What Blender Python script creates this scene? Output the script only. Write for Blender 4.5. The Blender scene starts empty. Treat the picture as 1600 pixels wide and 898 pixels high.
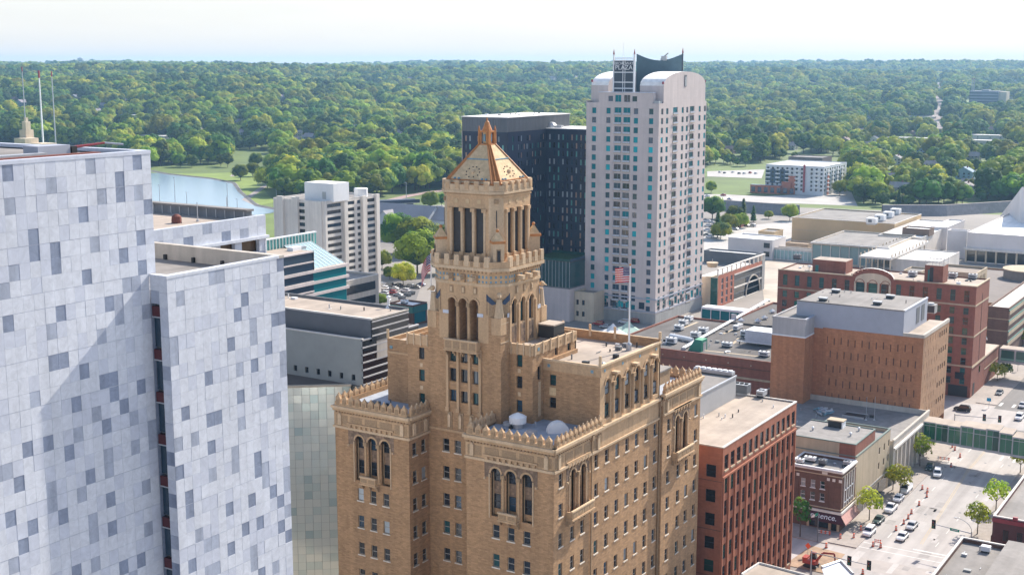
import bpy, math, random
import numpy as np
from mathutils import Vector, Matrix
R_ = math.radians
rnd = random.Random(7)
scn = bpy.context.scene
COL = scn.collection

# ------------------------------------------------------------------ camera
FPX, CAMH, HEAD, PITCH = 2008.0, 99.0, R_(32.2), math.atan(349/2008.0)
cam_d = bpy.data.cameras.new('camera'); cam = bpy.data.objects.new('camera', cam_d); COL.objects.link(cam)
cam.location = (0, 0, CAMH); cam.rotation_euler = (math.pi/2 - PITCH, 0, HEAD)
cam_d.sensor_width = 36; cam_d.lens = 36*FPX/1600; cam_d.clip_start = 1; cam_d.clip_end = 40000
scn.camera = cam
# ------------------------------------------------------------------ sky, sun, exposure
SUN_EL, SUN_AZ = R_(38), R_(10)          # azimuth measured from +Y towards +X
world = bpy.data.worlds.new('World'); scn.world = world; world.use_nodes = True
wn = world.node_tree; wn.nodes.clear()
w_out = wn.nodes.new('ShaderNodeOutputWorld'); w_bg = wn.nodes.new('ShaderNodeBackground')
w_sky = wn.nodes.new('ShaderNodeTexSky'); w_sky.sky_type = 'NISHITA'; w_sky.sun_disc = False
w_sky.sun_elevation = SUN_EL; w_sky.sun_rotation = SUN_AZ; w_sky.dust_density = 1.5; w_sky.altitude = 300
w_bg.inputs['Strength'].default_value = 0.15
w_tc = wn.nodes.new('ShaderNodeTexCoord'); w_sep = wn.nodes.new('ShaderNodeSeparateXYZ')
w_map = wn.nodes.new('ShaderNodeMapRange'); w_map.inputs['From Min'].default_value = 0.0; w_map.inputs['From Max'].default_value = 0.40
w_map.inputs['To Min'].default_value = 0.93; w_map.inputs['To Max'].default_value = 0.0
w_noi = wn.nodes.new('ShaderNodeTexNoise'); w_noi.inputs['Scale'].default_value = 7; w_noi.inputs['Detail'].default_value = 6
w_mp = wn.nodes.new('ShaderNodeMapping'); w_mp.inputs['Scale'].default_value = (1, 1, 9)
w_ramp = wn.nodes.new('ShaderNodeMix'); w_ramp.data_type = 'RGBA'
w_ramp.inputs['A'].default_value = (3.3, 3.3, 3.3, 1); w_ramp.inputs['B'].default_value = (3.9, 3.83, 3.76, 1)
w_mix = wn.nodes.new('ShaderNodeMix'); w_mix.data_type = 'RGBA'
L = wn.links.new
L(w_tc.outputs['Generated'], w_sep.inputs[0]); L(w_sep.outputs['Z'], w_map.inputs['Value'])
L(w_tc.outputs['Generated'], w_mp.inputs[0]); L(w_mp.outputs[0], w_noi.inputs['Vector']); L(w_noi.outputs['Fac'], w_ramp.inputs['Factor'])
L(w_map.outputs['Result'], w_mix.inputs['Factor']); L(w_sky.outputs[0], w_mix.inputs['A']); L(w_ramp.outputs['Result'], w_mix.inputs['B'])
L(w_mix.outputs['Result'], w_bg.inputs['Color']); L(w_bg.outputs[0], w_out.inputs[0])
sun_d = bpy.data.lights.new('sun', 'SUN'); sun_d.energy = 4.6; sun_d.angle = R_(0.5); sun_d.color = (1.0, 0.93, 0.82)
sun = bpy.data.objects.new('sun', sun_d); COL.objects.link(sun); sun.location = (0, 0, 400)
sdir = Vector((math.sin(SUN_AZ)*math.cos(SUN_EL), math.cos(SUN_AZ)*math.cos(SUN_EL), math.sin(SUN_EL)))
sun.rotation_euler = sdir.to_track_quat('Z', 'Y').to_euler()
vs = scn.view_settings; vs.view_transform = 'Standard'; vs.look = 'None'; vs.gamma = 1; vs.use_curve_mapping = False; vs.exposure = 0.80
scn.render.resolution_x = 1024; scn.render.resolution_y = 574

# ------------------------------------------------------------------ pixel -> world (for siting things on known planes)
_fh = Vector((-math.sin(HEAD), math.cos(HEAD), 0)); _R = Vector((math.cos(HEAD), math.sin(HEAD), 0))
_F = _fh*math.cos(PITCH) - Vector((0, 0, 1))*math.sin(PITCH); _U = _fh*math.sin(PITCH) + Vector((0, 0, 1))*math.cos(PITCH)
def ray(px, py): return _F + _R*((px-800)/FPX) - _U*((py-449)/FPX)
def atz(px, py, z=0.0):
    d = ray(px, py); return Vector((0, 0, CAMH)) + d*((z-CAMH)/d.z)
def atx(px, py, x):
    d = ray(px, py); return Vector((0, 0, CAMH)) + d*(x/d.x)
def aty(px, py, y):
    d = ray(px, py); return Vector((0, 0, CAMH)) + d*(y/d.y)
def proj(p):
    v = Vector(p) - Vector((0, 0, CAMH)); w = v.dot(_F)
    return (800+FPX*v.dot(_R)/w, 449-FPX*v.dot(_U)/w, w)

# ------------------------------------------------------------------ materials
MATS = {}
def mat(name, col, rough=0.85, var=0.12, scale=0.6, var2=0.10, scale2=0.06, metal=0.0, spec=0.4, trans=0.0, brick=None, streak=None, sax='Z', dist=0.0):
    """Principled with two octaves of world-space colour variation; brick=(w,h,mortar darkening) adds courses."""
    if name in MATS: return MATS[name]
    m = bpy.data.materials.new(name); m.use_nodes = True; nt = m.node_tree; N = nt.nodes; K = nt.links.new
    b = N['Principled BSDF']; b.inputs['Roughness'].default_value = rough; b.inputs['Metallic'].default_value = metal
    b.inputs['Specular IOR Level'].default_value = spec
    geo = N.new('ShaderNodeNewGeometry')
    n1 = N.new('ShaderNodeTexNoise'); n1.inputs['Scale'].default_value = scale; n1.inputs['Detail'].default_value = 5; n1.inputs['Roughness'].default_value = 0.65
    n2 = N.new('ShaderNodeTexNoise'); n2.inputs['Scale'].default_value = scale2; n2.inputs['Detail'].default_value = 3
    K(geo.outputs['Position'], n1.inputs['Vector']); K(geo.outputs['Position'], n2.inputs['Vector'])
    m1 = N.new('ShaderNodeMapRange'); m1.inputs['From Min'].default_value = 0.25; m1.inputs['From Max'].default_value = 0.75
    m1.inputs['To Min'].default_value = 1-var; m1.inputs['To Max'].default_value = 1+var; K(n1.outputs['Fac'], m1.inputs['Value'])
    m2 = N.new('ShaderNodeMapRange'); m2.inputs['From Min'].default_value = 0.3; m2.inputs['From Max'].default_value = 0.7
    m2.inputs['To Min'].default_value = 1-var2; m2.inputs['To Max'].default_value = 1+var2; K(n2.outputs['Fac'], m2.inputs['Value'])
    mu = N.new('ShaderNodeMath'); mu.operation = 'MULTIPLY'; K(m1.outputs[0], mu.inputs[0]); K(m2.outputs[0], mu.inputs[1])
    last = mu.outputs[0]
    n1.inputs['Distortion'].default_value = dist
    if streak is None and brick: streak = .10
    if streak:
        mp = N.new('ShaderNodeMapping'); mp.inputs['Scale'].default_value = (.9, .9, .05) if sax == 'Z' else (.55, .025, 1); K(geo.outputs['Position'], mp.inputs[0])
        n3 = N.new('ShaderNodeTexNoise'); n3.inputs['Scale'].default_value = 1; n3.inputs['Detail'].default_value = 4; K(mp.outputs[0], n3.inputs['Vector'])
        m3 = N.new('ShaderNodeMapRange'); m3.inputs['From Min'].default_value = .3; m3.inputs['From Max'].default_value = .7; m3.inputs['To Min'].default_value = 1-streak*1.4; m3.inputs['To Max'].default_value = 1+streak*.7; K(n3.outputs['Fac'], m3.inputs['Value'])
        mz = N.new('ShaderNodeMath'); mz.operation = 'MULTIPLY'; K(last, mz.inputs[0]); K(m3.outputs[0], mz.inputs[1]); last = mz.outputs[0]
    if brick:
        bw, bh, dk = brick
        sp = N.new('ShaderNodeSeparateXYZ'); K(geo.outputs['Position'], sp.inputs[0])
        ad = N.new('ShaderNodeMath'); ad.operation = 'ADD'; K(sp.outputs['X'], ad.inputs[0]); K(sp.outputs['Y'], ad.inputs[1])
        cb = N.new('ShaderNodeCombineXYZ'); K(ad.outputs[0], cb.inputs[0]); K(sp.outputs['Z'], cb.inputs[1])
        bt = N.new('ShaderNodeTexBrick'); bt.inputs['Scale'].default_value = 1; bt.inputs['Brick Width'].default_value = bw; bt.inputs['Row Height'].default_value = bh
        bt.inputs['Mortar Size'].default_value = bh*0.08; bt.inputs['Color1'].default_value = (1, 1, 1, 1); bt.inputs['Color2'].default_value = (1-dk*0.9,)*3+(1,)
        bt.inputs['Mortar'].default_value = (1-dk*0.6,)*3+(1,); K(cb.outputs[0], bt.inputs['Vector'])
        mb2 = N.new('ShaderNodeMath'); mb2.operation = 'MULTIPLY'; K(last, mb2.inputs[0]); K(bt.outputs['Color'], mb2.inputs[1]); last = mb2.outputs[0]
    vm = N.new('ShaderNodeVectorMath'); vm.operation = 'SCALE'; vm.inputs[0].default_value = col; K(last, vm.inputs['Scale'])
    K(vm.outputs[0], b.inputs['Base Color'])
    if trans > 0:
        tr = N.new('ShaderNodeBsdfTranslucent'); K(vm.outputs[0], tr.inputs['Color'])
        mx = N.new('ShaderNodeMixShader'); mx.inputs[0].default_value = trans
        K(b.outputs[0], mx.inputs[1]); K(tr.outputs[0], mx.inputs[2]); K(mx.outputs[0], N['Material Output'].inputs[0])
    MATS[name] = m; return m
def leaf_mat(name, col, trans=.35):
    m = mat(name, col, var=.22, scale=.15, var2=.15, scale2=.02, trans=trans, rough=.7, spec=.2); nt = m.node_tree; N = nt.nodes; K = nt.links.new
    vm = next(n for n in N if n.bl_idname == 'ShaderNodeVectorMath'); oi = N.new('ShaderNodeObjectInfo')
    mr = N.new('ShaderNodeMapRange'); mr.inputs['To Min'].default_value = .62; mr.inputs['To Max'].default_value = 1.32; K(oi.outputs['Random'], mr.inputs['Value'])
    hs = N.new('ShaderNodeHueSaturation'); K(vm.outputs[0], hs.inputs['Color']); K(mr.outputs[0], hs.inputs['Value'])
    m2 = N.new('ShaderNodeMath'); m2.operation = 'MULTIPLY'; m2.inputs[1].default_value = 7.31; K(oi.outputs['Random'], m2.inputs[0]); m3 = N.new('ShaderNodeMath'); m3.operation = 'FRACT'; K(m2.outputs[0], m3.inputs[0])
    mh = N.new('ShaderNodeMapRange'); mh.inputs['To Min'].default_value = .465; mh.inputs['To Max'].default_value = .525; K(m3.outputs[0], mh.inputs['Value']); K(mh.outputs[0], hs.inputs['Hue'])
    for n in N:
        if n.bl_idname == 'ShaderNodeBsdfPrincipled': K(hs.outputs[0], n.inputs['Base Color'])
        if n.bl_idname == 'ShaderNodeBsdfTranslucent': K(hs.outputs[0], n.inputs['Color'])
    return m
def glass(name, col, rough=0.08, spec=0.8, wav=0.0):
    if name in MATS: return MATS[name]
    m = bpy.data.materials.new(name); m.use_nodes = True; b = m.node_tree.nodes['Principled BSDF']
    b.inputs['Base Color'].default_value = (*col, 1); b.inputs['Roughness'].default_value = rough; b.inputs['Specular IOR Level'].default_value = spec
    N = m.node_tree.nodes; K = m.node_tree.links.new
    oi = N.new('ShaderNodeObjectInfo'); mr = N.new('ShaderNodeMapRange'); mr.inputs['To Min'].default_value = 0.6; mr.inputs['To Max'].default_value = 1.5
    vm = N.new('ShaderNodeVectorMath'); vm.operation = 'SCALE'; vm.inputs[0].default_value = col
    K(oi.outputs['Random'], mr.inputs['Value']); K(mr.outputs[0], vm.inputs['Scale']); K(vm.outputs[0], b.inputs['Base Color'])
    no = N.new('ShaderNodeTexNoise'); no.inputs['Scale'].default_value = 0.35; bu = N.new('ShaderNodeBump'); bu.inputs['Strength'].default_value = 0.08+wav
    ge = N.new('ShaderNodeNewGeometry'); K(ge.outputs['Position'], no.inputs['Vector']); K(no.outputs['Fac'], bu.inputs['Height']); K(bu.outputs[0], b.inputs['Normal'])
    MATS[name] = m; return m

buff   = mat('buff_brick', (.475, .282, .145), var=.17, scale=5.0, var2=.07, scale2=.10, brick=(.6, .22, .34))
buffst = mat('buff_stone', (.51, .335, .19), streak=.12, var=.18, scale=3.5, var2=.09, scale2=.2)
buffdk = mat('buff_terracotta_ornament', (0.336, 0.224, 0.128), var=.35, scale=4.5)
bufflt = mat('pale_terracotta', (.58, .42, .265), streak=.10, var=.18, scale=3.5)
diaper = mat('diaper_brick', (0.288, 0.192, 0.128), var=.25, scale=3, brick=(.55, .5, .55))
copper = mat('copper_orange', (.44, .175, .05), rough=.5, var=.25, scale=1.5)
tilecr = mat('cream_roof_tile', (.66, .47, .27), var=.16, scale=2.2, brick=(.8, .55, .22))
bluetl = mat('blue_glazed_tile', (.16, .28, .34), rough=.4, var=.3, scale=3)
marbw  = mat('white_marble', (.60, .615, .66), dist=1.6, streak=.05, rough=.5, var=.15, scale=.9, var2=.05)
marb2  = mat('pale_grey_marble', (.53, .55, .615), dist=1.6, rough=.5, var=.14, scale=.7, var2=.05)
marb3  = mat('mid_grey_marble', (.36, .39, .465), streak=.16, dist=1.8, rough=.5, var=.16, scale=.9, var2=.05)
marb4  = mat('dark_grey_marble', (.235, .27, .355), streak=.16, dist=1.8, rough=.5, var=.2, scale=1.1, var2=.05)
joint  = mat('marble_joint', (.48, .495, .545), var=.05)
roofbg = mat('beige_gravel_roof', (0.386, 0.315, 0.256), streak=.10, sax='Y', var=.10, scale=.8, var2=.18, scale2=.15)
roofgy = mat('grey_gravel_roof', (0.230, 0.208, 0.191), streak=.10, sax='Y', var=.12, scale=.9, var2=.2, scale2=.12)
roofdk = mat('dark_gravel_roof', (0.115, 0.102, 0.095), streak=.10, sax='Y', var=.14, scale=1.2, var2=.25, scale2=.1)
roofbl = mat('blue_grey_membrane', (.33, .36, .41), var=.10, scale=.8, var2=.15, scale2=.2)
roofwh = mat('white_membrane', (.84, .81, .77), streak=.10, sax='Y', var=.06, scale=.3, var2=.10, scale2=.05)
redbr  = mat('red_office_brick', (.385, .140, .078), var=.13, scale=1.2, var2=.08, brick=(.9, .32, .15))
redbr2 = mat('red_hotel_brick', (.285, .105, .068), var=.14, scale=1.0, brick=(1.2, .4, .15))
brnbr  = mat('brown_brick', (.48, .205, .095), var=.14, scale=1.0, brick=(.9, .35, .18))
dkbr   = mat('dark_shop_brick', (0.153, 0.077, 0.054), var=.16, scale=1.5, brick=(.7, .3, .2))
beigeb = mat('beige_stucco', (.477, .378, .261), streak=.1, var=.07, scale=.6)
stonel = mat('pale_limestone', (.504, .45, .387), streak=.1, var=.08, scale=.8)
pinkpc = mat('pale_precast', (.61, .53, .50), streak=.06, var=.05, scale=.4, var2=.05, brick=(4.2, 3.3, .06))
whitec = mat('white_concrete', (.70, .65, .59), streak=.08, var=.06, scale=.4)
creamc = mat('cream_concrete', (.60, .50, .37), streak=.08, var=.08, scale=.4)
greyc  = mat('grey_concrete', (.36, .355, .34), streak=.1, var=.08, scale=.5)
greydk = mat('dark_grey_panel', (.15, .155, .165), var=.1, scale=.4)
bluepn = mat('blue_grey_panel', (.37, .385, .44), rough=.6, var=.06, scale=.5)
navy   = mat('navy_panel', (.016, .025, .055), spec=.35, rough=.35, var=.2, scale=.6)
louvr  = mat('grey_louvre', (.17, .18, .20), rough=.5, var=.08, brick=(.9, 40, .3))
whitep = mat('white_paint', (.78, .78, .78), rough=.5, var=.04)
metalg = mat('galvanised_metal', (.45, .46, .48), rough=.45, var=.1, metal=.4)
blackm = mat('black_metal', (.025, .025, .028), rough=.5, var=.1)
tealp  = mat('teal_panel', (.03, .17, .155), rough=.5, var=.1)
greenp = mat('green_housing', (.02, .20, .13), rough=.5, var=.1)
redp   = mat('red_panel', (.30, .05, .06), rough=.5, var=.15)
orange = mat('orange_plastic', (.80, .13, .04), rough=.5, var=.08)
maroon = mat('maroon_cloth', (.075, .02, .026), var=.12)
pinkcl = mat('faded_rose_cloth', (.42, .23, .20), var=.12, scale=2)
asph   = mat('asphalt', (.17, .157, .149), streak=.12, sax='Y', var=.1, scale=.5, var2=.12, scale2=.06)
conc   = mat('pale_road_concrete', (.395, .36, .34), streak=.14, sax='Y', var=.07, scale=.4, var2=.10, scale2=.07, brick=(5.5, 5.5, .06))
pave   = mat('pavement_concrete', (0.344, 0.295, 0.262), var=.08, scale=.6, var2=.12, scale2=.1, brick=(1.8, 1.8, .08))
paintw = mat('road_paint_white', (.62, .60, .57), var=.2, scale=2)
painty = mat('road_paint_yellow', (.50, .37, .20), var=.2, scale=2)
town   = mat('town_ground', (0.255, 0.225, 0.200), var=.1, scale=.1, var2=.2, scale2=.02)
grass  = mat('mown_grass', (0.117, 0.162, 0.032), var=.15, scale=.2, var2=.2, scale2=.03)
woodfl = mat('woodland_floor', (.12, .16, .035), var=.2, scale=.05, var2=.25, scale2=.01)
g_dteal = glass('dusky_teal_glass', (.02, .07, .075), spec=.4)
g_dark = glass('dark_glass', (.012, .016, .022)); g_teal = glass('teal_glass', (.002, .16, .185), rough=.3, spec=.12); g_blue = glass('blue_glass', (.02, .05, .085))
g_pale = glass('pale_blind', (.30, .33, .35), rough=.4, spec=.3); g_grn = glass('green_glass', (.008, .07, .055)); g_sky = glass('sky_glass', (.45, .66, .72), rough=.25, spec=.6); g_skc = glass('lobby_glass', (.22, .34, .34), rough=.2, spec=.6)
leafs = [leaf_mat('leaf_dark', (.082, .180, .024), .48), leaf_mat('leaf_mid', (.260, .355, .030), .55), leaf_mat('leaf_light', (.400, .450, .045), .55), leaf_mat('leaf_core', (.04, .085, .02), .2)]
leafy = mat('leaf_yellow', (.22, .20, .05), var=.2, scale=.3, trans=.3)
leafr = mat('leaf_purple', (.085, .035, .035), var=.2, scale=.3, trans=.2)
bark = mat('bark', (.09, .065, .045), var=.3, scale=3)

# ------------------------------------------------------------------ mesh builder
class Fr:
    """facade frame: origin O, horizontal direction u, outward normal n, up = Z"""
    def __init__(s, O, u, n): s.O = Vector(O); s.u = Vector(u); s.n = Vector(n)
    def p(s, a, z, d=0.0): return s.O + s.u*a + s.n*d + Vector((0, 0, z))
def FY(y): return Fr((0, y, 0), (1, 0, 0), (0, -1, 0))       # faces -Y, a = world x
def FX(x): return Fr((x, 0, 0), (0, 1, 0), (1, 0, 0))        # faces +X, a = world y
class MB:
    def __init__(s): s.v = []; s.f = []; s.m = []; s.mats = []
    def mi(s, m):
        if m not in s.mats: s.mats.append(m)
        return s.mats.index(m)
    def poly(s, pts, m):
        i = len(s.v); s.v.extend(tuple(p) for p in pts); s.f.append(tuple(range(i, i+len(pts)))); s.m.append(s.mi(m))
    def box(s, x0, x1, y0, y1, z0, z1, m, top=None, bottom=True):
        P = [(x0, y0, z0), (x1, y0, z0), (x1, y1, z0), (x0, y1, z0), (x0, y0, z1), (x1, y0, z1), (x1, y1, z1), (x0, y1, z1)]
        s._hexa(P, m, top, bottom)
    def _hexa(s, P, m, top=None, bottom=True):
        i = len(s.v); s.v.extend(tuple(p) for p in P); k = s.mi(m); t = s.mi(top) if top else k
        for q, mm in (((0, 1, 5, 4), k), ((1, 2, 6, 5), k), ((2, 3, 7, 6), k), ((3, 0, 4, 7), k), ((4, 5, 6, 7), t)):
            s.f.append(tuple(i+a for a in q)); s.m.append(mm)
        if bottom: s.f.append((i+3, i+2, i+1, i)); s.m.append(k)
    def fbox(s, fr, a0, a1, z0, z1, d0, d1, m, top=None):
        P = [fr.p(a0, z0, d1), fr.p(a1, z0, d1), fr.p(a1, z0, d0), fr.p(a0, z0, d0), fr.p(a0, z1, d1), fr.p(a1, z1, d1), fr.p(a1, z1, d0), fr.p(a0, z1, d0)]
        s._hexa(P, m, top)
    def prism(s, pts, z0, z1, m, top=None, cap=True):
        n = len(pts)
        for i in range(n):
            a, b = pts[i], pts[(i+1) % n]
            s.poly([(a[0], a[1], z0), (b[0], b[1], z0), (b[0], b[1], z1), (a[0], a[1], z1)], m)
        if cap:
            s.poly([(p[0], p[1], z1) for p in pts], top or m)
            s.poly([(p[0], p[1], z0) for p in reversed(pts)], m)
    def loft(s, ringA, ringB, m):
        n = len(ringA)
        for i in range(n):
            j = (i+1) % n; s.poly([ringA[i], ringA[j], ringB[j], ringB[i]], m)
    def lathe(s, c, prof, m, n=12, cap=True):
        rings = [[(c[0]+r*math.cos(2*math.pi*k/n), c[1]+r*math.sin(2*math.pi*k/n), c[2]+z) for k in range(n)] for r, z in prof]
        for a, b in zip(rings, rings[1:]): s.loft(a, b, m)
        if cap: s.poly(rings[-1], m); s.poly(list(reversed(rings[0])), m)
    def tube(s, a, b, ra, rb=None, m=None, n=6):
        a = Vector(a); b = Vector(b); rb = ra if rb is None else rb; d = (b-a).normalized()
        u = d.orthogonal().normalized(); w = d.cross(u)
        A = [a+(u*math.cos(2*math.pi*k/n)+w*math.sin(2*math.pi*k/n))*ra for k in range(n)]
        B = [b+(u*math.cos(2*math.pi*k/n)+w*math.sin(2*math.pi*k/n))*rb for k in range(n)]
        s.loft(A, B, m); s.poly(B, m); s.poly(list(reversed(A)), m)
    def ball(s, c, r, m, n=10, sz=1.0):
        k = 6; s.lathe((c[0], c[1], c[2]), [(max(.01*r, r*math.sin(math.pi*i/k)), -r*sz*math.cos(math.pi*i/k)) for i in range(k+1)], m, n, cap=False)
    # wall with rectangular holes and reveals; ops: (a0,a1,z0,z1)
    def facade(s, fr, a0, a1, z0, z1, ops, m, depth=.3, mr=None, floor=True):
        e = 1e-5; mr = mr or m
        ops = [o for o in ops if o[0] >= a0-e and o[1] <= a1+e and o[2] >= z0-e and o[3] <= z1+e]
        A = sorted(set([round(a0, 4), round(a1, 4)]+[round(x, 4) for o in ops for x in o[:2]]))
        Zs = sorted(set([round(z0, 4), round(z1, 4)]+[round(x, 4) for o in ops for x in o[2:4]]))
        bad = np.zeros((len(A), len(Zs)), bool)
        for o in ops:
            i0, i1 = A.index(round(o[0], 4)), A.index(round(o[1], 4)); k0, k1 = Zs.index(round(o[2], 4)), Zs.index(round(o[3], 4))
            bad[i0:i1, k0:k1] = True
        for i in range(len(A)-1):
            k = 0
            while k < len(Zs)-1:
                if bad[i, k]: k += 1; continue
                j = k
                while j < len(Zs)-1 and not bad[i, j]: j += 1
                s.poly([fr.p(A[i], Zs[k]), fr.p(A[i+1], Zs[k]), fr.p(A[i+1], Zs[j]), fr.p(A[i], Zs[j])], m); k = j
        for o in ops: s.reveal(fr, *o[:4], depth, mr)
    def reveal(s, fr, b0, b1, c0, c1, dep, m):
        for q in (((b0, c0), (b0, c1)), ((b0, c1), (b1, c1)), ((b1, c1), (b1, c0)), ((b1, c0), (b0, c0))):
            (x, y), (X, Y) = q
            s.poly([fr.p(x, y, 0), fr.p(x, y, -dep), fr.p(X, Y, -dep), fr.p(X, Y, 0)], m)
    # arch head: closes the corners of a rectangular hole above springing zs (rise r=half width)
    def arch(s, fr, b0, b1, zs, m, d=0.0, dep=.4, n=8, ring=None, rw=.25, rd=.1, zt=None):
        r = (b1-b0)/2; c = (b0+b1)/2; zt = zt or zs+r
        P = [(c-r*math.cos(math.pi*k/n), zs+r*math.sin(math.pi*k/n)) for k in range(n+1)]
        for (x, y), (X, Y) in zip(P, P[1:]):
            s.poly([fr.p(x, y, d), fr.p(X, Y, d), fr.p(X, zt, d), fr.p(x, zt, d)], m)
            s.poly([fr.p(x, y, d), fr.p(x, y, d-dep), fr.p(X, Y, d-dep), fr.p(X, Y, d)], m)
        if ring:
            Q = [(c-(r+rw)*math.cos(math.pi*k/n), zs+(r+rw)*math.sin(math.pi*k/n)) for k in range(n+1)]
            for k in range(n):
                a, b, c2, d2 = P[k], P[k+1], Q[k+1], Q[k]
                s.poly([fr.p(*a, d+rd), fr.p(*b, d+rd), fr.p(*c2, d+rd), fr.p(*d2, d+rd)], ring)
                s.poly([fr.p(*d2, d+rd), fr.p(*c2, d+rd), fr.p(*c2, d), fr.p(*d2, d)], ring)
                s.poly([fr.p(*a, d+rd), fr.p(*b, d+rd), fr.p(*b, d), fr.p(*a, d)], ring)
    def build(s, name, parent=None, loc=None, smooth=False):
        me = bpy.data.meshes.new(name); v = s.v
        if loc is not None: v = [(a-loc[0], b-loc[1], c-loc[2]) for a, b, c in v]
        me.from_pydata(v, [], s.f); me.polygons.foreach_set('material_index', s.m)
        for m in s.mats: me.materials.append(m)
        if smooth: me.polygons.foreach_set('use_smooth', [True]*len(s.f))
        me.update(); return link(name, me, parent, loc)
def link(name, me, parent=None, loc=None):
    o = bpy.data.objects.new(name, me); COL.objects.link(o)
    if loc is not None: o.location = loc
    if parent is not None:
        o.parent = parent
        # parent empties are unrotated: keep world coordinates of the child
        if loc is None: o.location = (0, 0, 0)
        o.matrix_parent_inverse = Matrix.Translation(Vector(parent_pos(parent))).inverted()
    return o
def parent_pos(p):
    q = Vector(p.location)
    return q
def tag(o, label, cat, group=None, kind=None):
    if label: o['label'] = label
    if cat: o['category'] = cat
    if group: o['group'] = group
    if kind: o['kind'] = kind
    return o
def thing(name, loc, label, cat, group=None):
    o = bpy.data.objects.new(name, None); COL.objects.link(o); o.location = loc; o.empty_display_size = 1
    return tag(o, label, cat, group)
def struct(name, mb):
    o = mb.build(name); o['kind'] = 'structure'; return o
def copy_tree(o, parent=None, name=None):
    c = o.copy(); COL.objects.link(c)
    if parent is not None: c.parent = parent
    for ch in list(o.children): copy_tree(ch, c)
    return c

# ------------------------------------------------------------------ windows: each a part with its pane (and sill) as sub-parts
_wm = {}
def _winmesh(kind, w, h, gm, fm, sill):
    key = (kind, round(w, 2), round(h, 2), gm.name, fm.name, sill.name if sill else '')
    if key in _wm: return _wm[key]
    def mk(nm, boxes, m):
        b = MB()
        for (x0, x1, z0, z1, d0, d1) in boxes: b._hexa([(x0, -d1, z0), (x1, -d1, z0), (x1, -d0, z0), (x0, -d0, z0), (x0, -d1, z1), (x1, -d1, z1), (x1, -d0, z1), (x0, -d0, z1)], m)
        me = bpy.data.meshes.new(nm); me.from_pydata(b.v, [], b.f); me.materials.append(m); return me
    t = .07 if w < 2 else .10; hw, hh = w/2, h/2
    bars = [(-hw, -hw+t, -hh, hh, -.10, .0), (hw-t, hw, -hh, hh, -.10, .0), (-hw+t, hw-t, hh-t, hh, -.10, .0), (-hw+t, hw-t, -hh, -hh+t, -.10, .0)]
    if kind == 'sash': bars.append((-hw+t, hw-t, -.05, .05, -.10, -.01))
    if kind == 'mullion':
        k = max(1, round(w/1.2)-1)
        for i in range(k):
            x = -hw+w*(i+1)/(k+1); bars.append((x-.04, x+.04, -hh+t, hh-t, -.10, -.01))
    fr_ = mk('window', bars, fm)
    pn = mk('pane', [(-hw+t, hw-t, -hh+t, hh-t, -.09, -.05)], gm)
    sl = mk('sill', [(-hw-.12, hw+.12, -hh-.18, -hh, -.05, .30)], sill) if sill else None
    _wm[key] = (fr_, pn, sl); return _wm[key]
def place_windows(parent, wins, fm, glasses, sill=None, depth=.3, kind='sash', limit=100, name='window'):
    """wins: list of (frame, a0, a1, z0, z1). The largest in the picture become parts, the rest one part of kind stuff."""
    scored = []
    for w in wins:
        fr, a0, a1, z0, z1 = w[:5]
        c = fr.p((a0+a1)/2, (z0+z1)/2, -depth+.02); x, y, d = proj(c)
        vis = -20 < x < 1620 and -20 < y < 905
        scored.append((((a1-a0)*(z1-z0)/d**2 if vis else 0)+(1 if vis else 0), c, w))
    scored.sort(key=lambda t: -t[0]); rest = MB(); r = random.Random(len(wins)); nrest = 0
    for i, (sc, c, w) in enumerate(scored):
        fr, a0, a1, z0, z1 = w[:5]; gm = r.choice(glasses)
        fme, pme, sme = _winmesh(kind, a1-a0, z1-z0, gm, fm, sill)
        rot = Matrix(((fr.u.x, -fr.n.x, 0), (fr.u.y, -fr.n.y, 0), (0, 0, 1))).to_4x4()
        M = Matrix.Translation(c) @ rot
        if i < limit and sc > 0:
            o = bpy.data.objects.new(name, fme); COL.objects.link(o); o.parent = parent
            o.matrix_parent_inverse = Matrix.Translation(parent_pos(parent)).inverted(); o.matrix_basis = M
            for nm, me in (('pane', pme), ('sill', sme)):
                if me is None: continue
                q = bpy.data.objects.new(nm, me); COL.objects.link(q); q.parent = o
        else:
            nrest += 1
            for me in (fme, pme, sme):
                if me is None: continue
                vv = [tuple(M @ v.co) for v in me.vertices]; i0 = len(rest.v); rest.v.extend(vv); k = rest.mi(me.materials[0])
                for p in me.polygons: rest.f.append(tuple(i0+q for q in p.vertices)); rest.m.append(k)
    if nrest:
        o = rest.build('window', parent); o['kind'] = 'stuff'
    return
def grid_ops(cols, rows, w, h):
    return [(c-w/2, c+w/2, z-h/2, z+h/2) for c in cols for z in rows]

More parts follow.
